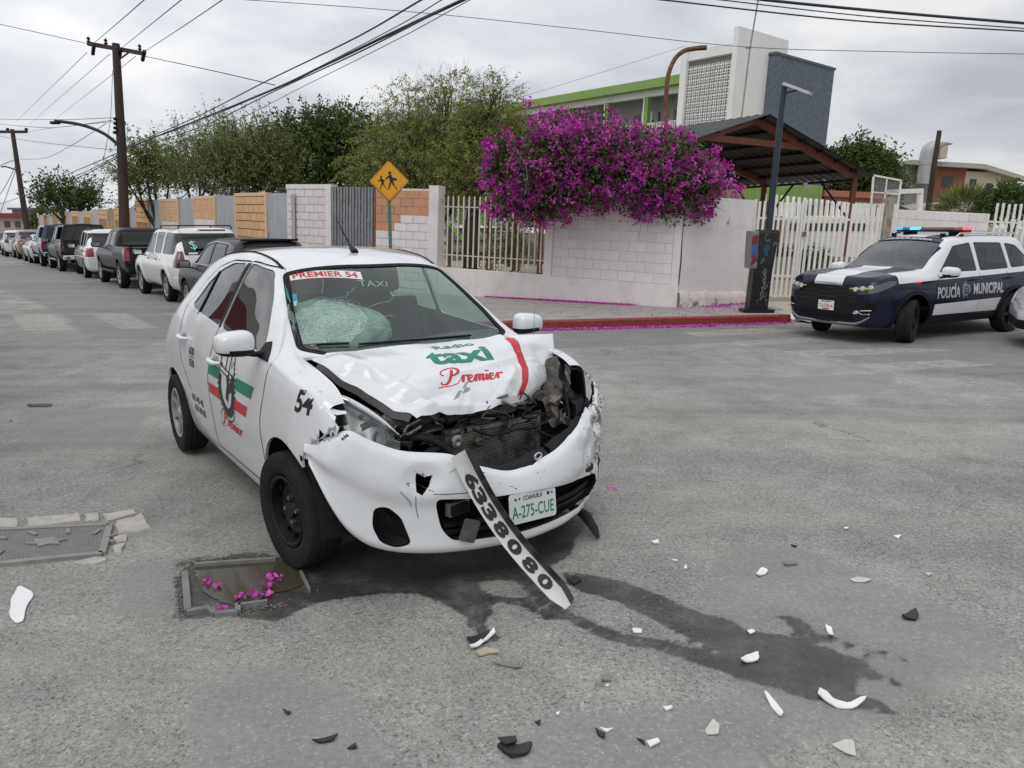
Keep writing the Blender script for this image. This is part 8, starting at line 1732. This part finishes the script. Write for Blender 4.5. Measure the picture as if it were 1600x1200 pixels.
# clusters of bracts: tufts of a few flowers, each flower three bracts
p, q = boug(1350, .76, 1.18, .25)
stray = np.array([A(x, y, BY) - ob_ for x, y in ((835, 190), (842, 183), (915, 184), (958, 188), (1035, 200), (1068, 205), (1118, 240), (1135, 262), (1138, 288), (758, 255), (752, 290), (757, 322), (850, 352), (838, 348), (1125, 335), (1120, 350), (823, 165), (873, 180), (862, 178), (1143, 300), (1150, 299), (760, 232), (1078, 352), (1090, 345), (1112, 345), (995, 338), (985, 322), (1005, 348), (1060, 345), (890, 345))]); p = np.concatenate([p] + [stray + RN.normal(size=stray.shape) * .05 for _ in range(3)]); q = np.concatenate([q, unit(RN.normal(size=(len(stray) * 3, 3)))])
nf = 14; fl_ = np.repeat(p, nf, 0) + RN.normal(size=(len(p) * nf, 3)) * .058; fd = unit(np.repeat(q, nf, 0) + RN.normal(size=(len(fl_), 3)) * .6); ct = np.repeat(RN.uniform(0, 1, len(p)), nf)
Vs, Fs, Ts = [], [], []
for k in range(3):
    d = unit(fd + RN.normal(size=fd.shape) * .75); V, F = leaf_quads(fl_, d, .044, .040, .12); Fs.append(F + len(Vs) * len(V)); Vs.append(V); Ts.append(ct * .65 + RN.uniform(0, .35, len(fl_)))
foliage('flowers', np.concatenate(Vs), np.concatenate(Fs), np.concatenate(Ts), M['bract'], bg_root)
p, q = boug(30000, .40, 1.18, .25); V, F = leaf_quads(p, unit(q * .4 + RN.normal(size=p.shape)), .08, .055, .08); foliage('leaves', V, F, RN.uniform(0, 1, len(p)) * np.clip(RN.uniform(.4, 1.2, len(p)), 0, 1), M['leaf_boug'], bg_root)
b = MB()
for i in range(len(BL)): b.tube(cr_spline([(RN.uniform(-.3, .3), .3, 0.2), tuple(cen[i] * .5 + [0, .3, .9]), tuple(cen[i])], 4), [.04, .038, .034, .03, .026, .022, .018, .014, .010], 5)
for k in range(60):
    i = RN.integers(len(BL)); d = unit(RN.normal(size=3) + [0, -.6, -.2]); s_ = cen[i] + d * rad[i] * .8; b.tube([tuple(s_), tuple(s_ + d * .22), tuple(s_ + d * .40 + [0, 0, -.10])], [.006, .004, .002], 4)
b.build('branches', M['bark'], bg_root, 60)
b = MB(); b.tube([tuple(A(*q_, 16.2) - ob_) for q_ in ((820, 305), (824, 278), (822, 258), (806, 232), (794, 252), (792, 272))], [.006] * 6, 4); b.build('bare_branch', mat('pale_twig', (.35, .28, .24), .8), bg_root)

# ------------------------------------------------------------------ fallen petals
def petals(name, label, P, group=None, sz=.032):
    n = len(P); d = RN.normal(size=(n, 3)); d[:, 2] *= .35; V, F = leaf_quads(P + np.array([0, 0, .008]), unit(d), sz, sz * .85, .15); o = thing(name, label, 'petals', group=group) if 0 else None
    me = quads_np(V, F, [M['petal']]); at = me.attributes.new('tint', 'FLOAT', 'POINT'); at.data.foreach_set('value', np.repeat(RN.uniform(0, 1, n), 4).astype(np.float32)); return tag(obj(name, me), label, 'petals', group, 'stuff')
def along(pts, n, spread, z, pw=1.0):
    pts = [np.array(p, float)[:2] for p in pts]; seg = RN.integers(len(pts) - 1, size=n); t = RN.uniform(0, 1, (n, 1)) ** pw; a = np.array([pts[i] for i in seg]); c = np.array([pts[i + 1] for i in seg]); p = a + (c - a) * t; off = RN.normal(size=(n, 2)) * spread; p = p + off
    zz = z if not callable(z) else z(p[:, 0], p[:, 1]); return np.column_stack([p, np.full(n, 0.0) + zz + RN.uniform(0, .02, n) * np.exp(-np.abs(off).sum(1) * 9)])
petals('fallen_petals', 'drift of purple petals lying in the gutter along the red kerb', np.concatenate([along([G(800, 517), G(900, 515), G(1000, 512.5), G(1120, 509)], 2600, .055, ground_z), along([G(1010, 512), G(1150, 508), G(1232, 505)], 900, .07, ground_z), along([G(700, 517), G(800, 517)], 260, .06, ground_z)]))
w1 = np.array([WA[0] - .3, WA[1]]) ; nW = np.array([-(WK - W0)[1], (WK - W0)[0]]) / LA; fw = lambda px: (W0 + dA * lx(px)) - nW * .14 * (1 if nW[1] > 0 else -1)
petals('fallen_petals', 'line of purple petals at the foot of the white wall', np.concatenate([along([fw(765), fw(860)], 750, .05, 0.), along([fw(850), fw(1000)], 1500, .065, 0.), along([WK + [.6, -.1], WR + [-.1, -.25]], 350, .12, 0.), along([WK + [.3, -.3], WR + [-.2, -1.0]], 160, .35, 0.)]))
petals('fallen_petals', 'loose purple petals scattered on the pavement and street', np.concatenate([along([WK + [-2, -1.4], kl[1] + [-.3, .9]], 120, .5, 0.), np.array([G(*p) for p in ((953, 763), (957, 766), (950, 764), (1452, 530), (1534, 535), (1500, 587), (1507, 586), (985, 583), (1240, 497), (1260, 499), (1250, 512), (20, 660))])]))

# ------------------------------------------------------------------ utility cover, pit and its puddle
def gquad(L, dz=0.): return [np.array(G(*q)) + [0, 0, dz] for q in L]
M['cast_iron'] = mat('grey_cover_iron', (.19, .185, .175), .75, .2, var=.2, vs=8, bump=.5, bs=90); M['cover_edge'] = mat('cover_edge', (.26, .25, .235), .7, .2, var=.2, vs=10)
q4 = gquad([(-60, 834), (172, 823), (160, 868), (-66, 891)]); uc = thing('utility_cover', 'grey rectangular utility cover with raised star set in pale stones', 'utility cover', tuple(q4[0])); o4 = q4[0]
b = MB(); b.add([tuple(p - o4 + [0, 0, .004]) for p in q4] + [tuple(p - o4 + [0, 0, .012]) for p in q4], [(4, 7, 6, 5), (0, 4, 5, 1), (1, 5, 6, 2), (2, 6, 7, 3), (3, 7, 4, 0)]); lid = b.build('lid', M['cast_iron'], uc)
def bil(u, v, z=0): return (q4[0] * (1 - u) + q4[1] * u) * (1 - v) + (q4[3] * (1 - u) + q4[2] * u) * v - o4 + [0, 0, z]
b = MB()
for k in range(12):
    v = .06 + .88 * k / 11; b.bar(tuple(bil(.02, v, .011)), tuple(bil(.97, v, .011)), .005, .005)
for k in range(34): u = .03 + .93 * k / 33; b.bar(tuple(bil(u, .06, .011)), tuple(bil(u, .94, .011)), .003, .005)
tag(b.build('tread_ribs', M['cover_edge'], lid), kind='stuff')
for a, c_ in ((0, 1), (1, 2), (3, 2)): b = MB(); b.bar(tuple(q4[a] - o4 + [0, 0, .010]), tuple(q4[c_] - o4 + [0, 0, .010]), .035, .020); b.build('frame_edge', M['cover_edge'], uc)
cst = bil(.585, .5, .018); eu = unit(bil(1, .5) - bil(0, .5)); ev = unit(bil(.5, 0) - bil(.5, 1)); b = MB(); sp_ = []
for k in range(12): a = 2 * PI * k / 12 + .2; r = .070 if k % 2 == 0 else .040; sp_.append((r * 1.5 * math.cos(a), r * math.sin(a)))
b.prism(sp_, tuple(eu), tuple(ev), tuple(np.cross(eu, ev)), tuple(cst), -.004, .004); b.build('star', M['cover_edge'], lid)
for k in range(9):
    a = -.4 + k * .55; c_ = cst + eu * .26 * math.cos(a) * 1.25 + ev * .15 * math.sin(a); d = eu * math.cos(a + .4) + ev * math.sin(a + .4); b = MB(); b.bar(tuple(c_ - d * .035), tuple(c_ + d * .035), .018, .008); b.build('raised_letter', M['cover_edge'], lid)
M['pale_stone'] = mat('pale_concrete_chunk', (.42, .40, .365), .9, var=.2, vs=12, bump=.8, bs=60)
for i, L in enumerate(([(-40, 811), (29, 811), (30, 826), (-40, 828)], [(40, 812), (126, 803), (129, 816), (45, 826)], [(131, 805), (155, 802), (155, 815), (134, 818)], [(159, 804), (205, 798), (216, 803), (164, 818)], [(180, 816), (222, 804), (236, 828), (180, 838)], [(178, 840), (200, 837), (199, 848), (177, 850)], [(176, 854), (194, 850), (190, 866), (178, 867)], [(110, 883), (150, 872), (168, 874), (150, 884)])):
    g_ = [np.array(G(*p)) for p in L]; k_ = []
    for j in range(len(g_)):
        a, c_ = g_[j], g_[(j + 1) % len(g_)]
        for t in (0, .33, .66): k_.append(a + (c_ - a) * t + np.array([RN.normal() * .006, RN.normal() * .006, 0]))
    c0_ = np.mean(k_, 0); V = [tuple(p - o4 + [0, 0, -.01]) for p in k_] + [tuple(c0_ + (p - c0_) * .93 - o4 + [0, 0, .010 + RN.normal() * .001]) for p in k_]; n = len(k_)
    b = MB(); b.add(V, [tuple(range(n, 2 * n))] + [(j, (j + 1) % n, (j + 1) % n + n, j + n) for j in range(n)]); me = b.mesh([M['pale_stone']]); bm = bmesh.new(); bm.from_mesh(me); bmesh.ops.recalc_face_normals(bm, faces=bm.faces[:]); bm.to_mesh(me); bm.free(); obj('stone', me, uc)
# pit under the front wheel: rusty frame, gravel rim and puddle
pz = .003; pit = thing('flooded_cover', 'sunken flooded cover with bent grey frame beside the front wheel of the taxi', 'utility cover', tuple(G(380, 915))); op = np.array(G(380, 915))
def gloc(px, py, dz=0): return tuple(np.array(G(px, py)) - op + [0, 0, dz])
M['puddle'] = mat('puddle_water', (.060, .052, .036), .09, 0, 0, spec=.35)
pud = [(305, 885), (345, 879), (400, 873), (440, 874), (468, 893), (474, 912), (455, 922), (420, 930), (395, 945), (368, 948), (340, 938), (318, 925), (308, 905)]
pv_ = cr_spline([np.array(gloc(*p)) for p in pud + [pud[0]]], 5)[:-1]; b = MB(); npv = len(pv_); b.add([(p[0] + RN.normal() * .003, p[1] + RN.normal() * .003, .004) for p in pv_] + [(float(np.mean([p[0] for p in pv_])), float(np.mean([p[1] for p in pv_])), .004)], [(i, (i + 1) % npv, npv) for i in range(npv)]); me = b.mesh([M['puddle']]); bm = bmesh.new(); bm.from_mesh(me); bmesh.ops.recalc_face_normals(bm, faces=bm.faces[:])
if bm.faces[:][0].normal.z < 0: bmesh.ops.reverse_faces(bm, faces=bm.faces[:])
bm.to_mesh(me); bm.free(); obj('puddle', me, pit)
M['bar_gray'] = mat('grey_frame_bar', (.20, .20, .195), .6, .2, var=.2, vs=10)
for a, c_, w in (((289, 898), (294, 958), .030), ((292, 960), (328, 954), .028), ((328, 956), (336, 963), .024), ((336, 963), (372, 960), .024), ((372, 960), (372, 948), .024), ((372, 950), (418, 944), .018), ((304, 886), (432, 877), .022), ((470, 897), (484, 926), .012)):
    b = MB(); b.bar(gloc(*a, .010), gloc(*c_, .010), w, .022); b.build('frame_bar', M['bar_gray'], pit)
def pebbles(poly_c, n, rx, ry, szl, m, parent, name='gravel'):
    b = MB()
    for k in range(n):
        c_ = np.array(poly_c[RN.integers(len(poly_c))]) + [RN.normal() * rx, RN.normal() * ry, .004]; s = RN.uniform(*szl); a = RN.uniform(0, 6)
        V = [tuple(c_ + np.array([math.cos(a + j * 1.57) * s * RN.uniform(.6, 1), math.sin(a + j * 1.57) * s * RN.uniform(.6, 1), 0])) for j in range(4)] + [tuple(c_ + [0, 0, s * .7])]; b.add(V, [(0, 1, 4), (1, 2, 4), (2, 3, 4), (3, 0, 4)])
    return tag(b.build(name, m, parent), kind='stuff')
pebbles([gloc(280 + 2 * k, 882 - k * .5) for k in range(20)] + [gloc(283, 890 + 4 * k) for k in range(20)] + [gloc(340 + 6 * k, 873 - .4 * k) for k in range(14)] + [gloc(380 + 6 * k, 952 - .5 * k) for k in range(12)], 420, .018, .018, (.003, .009), mat('wet_gravel', (.16, .145, .12), .5, var=.6, vs=40), pit)
for i, (px, py, n) in enumerate(((321, 913, 7), (345, 917, 4), (374, 937, 9), (392, 934, 4), (402, 931, 4), (418, 920, 7), (417, 933, 6), (422, 904, 5), (434, 908, 6), (348, 958, 4))):
    c_ = np.array(G(px, py)); P = c_ + np.column_stack([RN.normal(size=n) * .010, RN.normal(size=n) * .008, RN.uniform(.002, .018, n)])
    d = RN.normal(size=(n, 3)); d[:, 2] = np.abs(d[:, 2]) * .8; V, F = leaf_quads(P, unit(d), .030, .026, .15); me = quads_np(V, F, [M['petal']]); at = me.attributes.new('tint', 'FLOAT', 'POINT'); at.data.foreach_set('value', np.repeat(RN.uniform(.3, 1, n), 4).astype(np.float32))
    tag(obj('fallen_blossom', me), ['purple blossom at the left end of the puddle', 'small dim blossom right of the leftmost one in the puddle', 'largest purple blossom low in the middle of the puddle', 'blossom just right of the largest one in the puddle', 'pinkish blossom between the two larger ones in the puddle', 'upper blossom of the right hand group in the puddle', 'lower blossom of the right hand group in the puddle', 'small blossom nearest the taxi wheel on the left', 'blossom nearest the taxi wheel at the puddle edge', 'tiny blossom below the bent frame bar'][i], 'blossom', 'blossoms floating in the puddle')

# ------------------------------------------------------------------ crash debris
M['shard_white'] = mat('broken_white_plastic', (.76, .76, .75), .4, 0, .3, var=.04, vs=20); M['shard_black'] = mat('broken_black_plastic', (.02, .02, .021), .55, var=.3, vs=20); M['shard_clear'] = mat('frosted_lens_piece', (.50, .51, .46), .3, var=.1, vs=20); M['shard_grey'] = mat('grey_chip', (.20, .19, .175), .7)
def shard(name, label, L, m, th=.004, curl=.02, lift=.003, seed=0):
    g_ = [np.array(G(*p)) for p in L]; c_ = np.mean(g_, 0); t = thing(name, label, 'debris', tuple(c_), group='crash debris on the asphalt') if 0 else None
    k_ = []
    if len(g_) >= 5:
        gg = [g_[-1]] + g_ + [g_[0]]; g_ = [p for i in range(1, len(gg) - 1) for p in (gg[i] * .86 + gg[i - 1] * .14, gg[i] * .86 + gg[i + 1] * .14)]
    for j in range(len(g_)):
        a, d = g_[j], g_[(j + 1) % len(g_)]; n = max(1, int(np.linalg.norm(d - a) / .03))
        for q in range(n): k_.append(a + (d - a) * q / n - c_)
    R_ = max(np.linalg.norm(p) for p in k_) + 1e-6; ax = unit(np.array([math.cos(seed), math.sin(seed), 0])); n = len(k_)
    z = lambda p: lift + curl * (abs(float(np.dot(p, ax))) / R_) ** 2 + .0015 * math.sin(37 * p[0] + 23 * p[1])
    bm = bmesh.new(); bm.faces.new([bm.verts.new((p[0] + (RN.normal() * .0015 if n > 9 else 0), p[1] + (RN.normal() * .0015 if n > 9 else 0), 0)) for p in k_]); bmesh.ops.triangulate(bm, faces=bm.faces[:])
    for _ in range(2):
        es = [e for e in bm.edges if e.calc_length() > .025]
        if es: bmesh.ops.subdivide_edges(bm, edges=es, cuts=1); bmesh.ops.triangulate(bm, faces=bm.faces[:])
    bm.verts.index_update(); nv = len(bm.verts); be = [(e.verts[0].index, e.verts[1].index) for e in bm.edges if e.is_boundary]; P_ = [np.array(v.co) for v in bm.verts]
    V = [(p[0], p[1], z(p) + th) for p in P_] + [(p[0], p[1], z(p)) for p in P_]; fs_ = [tuple(v.index for v in f.verts) for f in bm.faces]; bm.free()
    F = fs_ + [tuple(i + nv for i in f[::-1]) for f in fs_] + [(a_, b_, b_ + nv, a_ + nv) for a_, b_ in be]
    me = mesh_of(V, F, [m]); bm = bmesh.new(); bm.from_mesh(me); bmesh.ops.recalc_face_normals(bm, faces=bm.faces[:]); bm.to_mesh(me); bm.free(); fin(me, (), None, 40); o = obj(name, me, loc=tuple(c_)); return tag(o, label, 'debris', 'crash debris on the asphalt')
W, K, Cc, Gy = M['shard_white'], M['shard_black'], M['shard_clear'], M['shard_grey']
shard('bumper_shard', 'large curved white bumper piece lying alone at the left', [(30, 916), (55, 930), (40, 952), (38, 972), (26, 976), (14, 962), (18, 938)], W, .005, .03, seed=.3)
shard('bumper_shard', 'long curved white bumper piece with torn ends at the end of the stain', [(1280, 1078), (1290, 1082), (1302, 1094), (1325, 1102), (1345, 1098), (1353, 1101), (1335, 1110), (1308, 1108), (1288, 1098), (1276, 1090)], W, .005, .025, seed=.1)
shard('plastic_strip', 'narrow slanted white strip left of the long curved piece', [(1193, 1087), (1199, 1088), (1214, 1102), (1225, 1119), (1219, 1124), (1206, 1108)], W, .006, .012, seed=2.2)
shard('lens_shard', 'triangular frosted lens piece at the bottom right', [(1299, 1165), (1318, 1159), (1334, 1161), (1338, 1184), (1322, 1180)], Cc, .003, .006, seed=1)
shard('lens_shard', 'frosted lens piece left of the slanted white strip', [(1113, 1126), (1125, 1136), (1122, 1150), (1104, 1149), (1100, 1141)], Cc, .003, .008, seed=2)
shard('bumper_shard', 'crumpled white chip lying on the dark stain', [(1155, 1034), (1168, 1025), (1184, 1024), (1186, 1033), (1166, 1038)], W, .006, .012, seed=.2)
shard('bumper_shard', 'squarish white chip above the stain', [(1181, 898), (1189, 890), (1200, 894), (1196, 899), (1184, 903)], W, .005, .010, seed=.8)
shard('plastic_strip', 'thin grey white strip right of the squarish chip', [(1224, 880), (1243, 879), (1245, 884), (1226, 885)], Gy, .010, .004, seed=.2)
shard('lens_shard', 'flat pale lens sliver on the grey patch', [(1327, 906), (1340, 903), (1362, 908), (1350, 911), (1332, 910)], Cc, .003, .004, seed=.2)
shard('bumper_shard', 'pointed white chip at the upper edge of the stain', [(1289, 982), (1299, 985), (1303, 996), (1296, 996)], W, .005, .014, seed=1.3)
shard('plastic_piece', 'folded black plastic piece alone at the right', [(1407, 966), (1421, 959), (1430, 957), (1435, 967), (1432, 971), (1415, 970)], K, .010, .014, seed=.4)
shard('bumper_shard', 'small white oval chip on the stain', [(1167, 987), (1175, 985), (1180, 989), (1172, 992)], W, .004, .003)
shard('bumper_shard', 'white rectangular chip right of the strip tip', [(988, 984), (1002, 986), (1003, 991), (989, 990)], W, .006, .004)
shard('plastic_piece', 'black plastic flap under the crossed white strips', [(729, 998), (765, 991), (762, 1005), (735, 1012)], K, .004, .02, seed=.5)
shard('plastic_strip', 'white strip crossing the black flap upward', [(751, 1008), (772, 989), (774, 994), (756, 1010)], W, .005, .02, .012, 2)
shard('plastic_strip', 'white strip pointing left across the black flap', [(734, 1014), (752, 1007), (756, 1011), (735, 1019)], W, .005, .012, .012, .5)
shard('lens_shard', 'yellowish broken mount below the black flap', [(744, 1022), (757, 1014), (776, 1018), (785, 1025), (765, 1022), (749, 1028)], mat('aged_plastic', (.42, .36, .24), .6), .006, .010, seed=.4)
shard('plastic_strip', 'thin curved grey strip below the crossed pieces', [(765, 1038), (786, 1037), (805, 1040), (821, 1047), (803, 1045), (785, 1041)], Gy, .004, .012, seed=.2)
shard('plastic_piece', 'crumpled black plastic pile at the bottom centre', [(776, 1168), (790, 1161), (805, 1162), (806, 1170), (832, 1167), (824, 1182), (800, 1188), (786, 1180)], K, .012, .015, seed=1)
shard('plastic_piece', 'second layer on the black pile at the bottom centre', [(778, 1163), (806, 1160), (808, 1169), (790, 1173)], K, .006, .012, .018, 2)
for i, (L, m, tx) in enumerate((([(836, 1132), (845, 1128), (843, 1135)], K, 'small black chip above the black pile'), ([(938, 1000), (950, 1055), (955, 1066), (940, 1066)][2:] + [(939, 1057), (953, 1056)], Gy, 'flat square grey chip right of the thin curved strip'), ([(930, 1142), (946, 1150), (944, 1157), (934, 1150)], K, 'black chip beside the white sliver near the bottom'), ([(937, 1141), (958, 1143), (948, 1146)], W, 'white sliver above a black chip near the bottom'), ([(995, 1156), (1006, 1160), (1008, 1167)], K, 'black splinter left of the pale white chip'), ([(1010, 1161), (1028, 1157), (1031, 1162), (1016, 1170)], W, 'pale white chip low in the bottom middle'), ([(1036, 1108), (1048, 1106), (1051, 1110), (1040, 1112)], W, 'small white flake above the pale chip'), ([(1018, 847), (1028, 846), (1030, 850), (1020, 851)], W, 'tiny white flake beyond the front bumper'), ([(1049, 876), (1059, 877), (1058, 879)], W, 'thin white flake right of the bumper'), ([(1068, 889), (1072, 884), (1074, 890)], W, 'tiny upright white flake above the stain'), ([(886, 906), (900, 902), (909, 909), (896, 915)], K, 'black plastic lump on the start of the stain'), ([(1318, 826), (1326, 826), (1322, 829)], W, 'tiny white flake far right of the bumper'), ([(1396, 839), (1408, 838), (1404, 843)], W, 'small white flake on the rough asphalt at the right'), ([(1445, 897), (1456, 898), (1450, 902)], Cc, 'pale flake right of the grey patch'), ([(1236, 853), (1246, 855), (1240, 856)], K, 'small black chip near the top of the grey patch'), ([(442, 1112), (455, 1116), (450, 1119)], K, 'small black chip left of the bottom centre'), ([(488, 1160), (528, 1152), (520, 1160), (500, 1163)], K, 'flat dark strip at the bottom left centre'), ([(42, 633), (82, 632), (80, 636), (48, 636)], K, 'flat dark scrap on the street far left'), ([(543, 1172), (556, 1164), (558, 1172)], K, 'small dark chip at the bottom left centre'), ([(868, 1118), (875, 1117), (872, 1120)], W, 'tiny pale flake near the black pile'), ([(945, 1073), (952, 1073), (950, 1076)], W, 'tiny flake below the square grey chip'))):
    shard('chip', tx, L, m, .006, .006, seed=i)
tb = A(1240, 498, 13.6); sb2 = thing('litter_bag', 'crumpled white plastic bag in the gutter beside the police car', 'bag', (float(G(1240, 502)[0]), float(G(1240, 502)[1]), -.15)); bm = bmesh.new(); bmesh.ops.create_icosphere(bm, subdivisions=3, radius=1)
for v in bm.verts: d = 1 + .45 * mnoise.noise(v.co * 2.3); v.co = Vector((v.co.x * .17 * d, v.co.y * .10 * d, max(0, v.co.z * .09 * d + .04)))
me = bpy.data.meshes.new('bag'); bm.to_mesh(me); bm.free(); obj('bag', fin(me, W, None, 30), sb2)
b = MB()
rs = np.random.default_rng(4)
for k in range(700):
    px, py = rs.uniform(0, 1600), 1200 - 620 * rs.uniform(0, 1) ** .8; c_ = np.array(G(px, py)); s = rs.uniform(.0012, .0038); a = rs.uniform(0, 6); V = [tuple(c_ + [math.cos(a + j * 1.57) * s * rs.uniform(.5, 1), math.sin(a + j * 1.57) * s * rs.uniform(.5, 1), .001]) for j in range(4)] + [tuple(c_ + [0, 0, s * .8 + .001])]; b.add(V, [(0, 1, 4), (1, 2, 4), (2, 3, 4), (3, 0, 4)], int(rs.integers(3)))
tag(b.build('loose_grit', [mat('pale_grit', (.40, .38, .34), .8), mat('dark_grit', (.08, .075, .07), .8), W]), 'loose grit and tiny glass crumbs strewn over the asphalt', 'grit', kind='stuff')

# ------------------------------------------------------------------ shop across the side street, seen mirrored in the taxi's windows
sf = thing('storefront', 'white and dark red corner shop across the street mirrored in the taxi side windows', 'shop', (-17.5, 10.5, -.15), (0, 0, R(-52))); sf.scale = (1, 1, 1.35)
M['shop_red'] = mat('shop_red', (.22, .02, .03), .6); M['shop_white'] = mat('shop_white', (.62, .60, .57), .8)
for nm, a, c_, m in (('wall', (0, 0, 0), (13, 6, 2.1), M['shop_white']), ('red_band', (-.2, -.5, 2.1), (13.2, 6, 2.6), M['shop_red']), ('parapet', (0, -.1, 2.6), (13, 6, 2.9), M['shop_white']), ('sign_board', (5, -.8, 2.3), (9, -.55, 3.7), M['shop_red']), ('sign_face', (5.2, -.83, 2.5), (8.8, -.805, 3.5), mat('sign_face_yellow', (.60, .42, .12), .5)), ('window', (1, -.04, .6), (5, -.01, 1.8), M['dark_window']), ('window', (7, -.04, .0), (11, -.01, 1.8), M['dark_window'])):
    b = MB(); b.b2(a, c_); b.build(nm, m, sf)
print('script seconds', round(time.time() - T0, 1), 'tris', sum(len(o.data.polygons) for o in COL.objects if o.type == 'MESH'), 'objects', len(COL.objects))
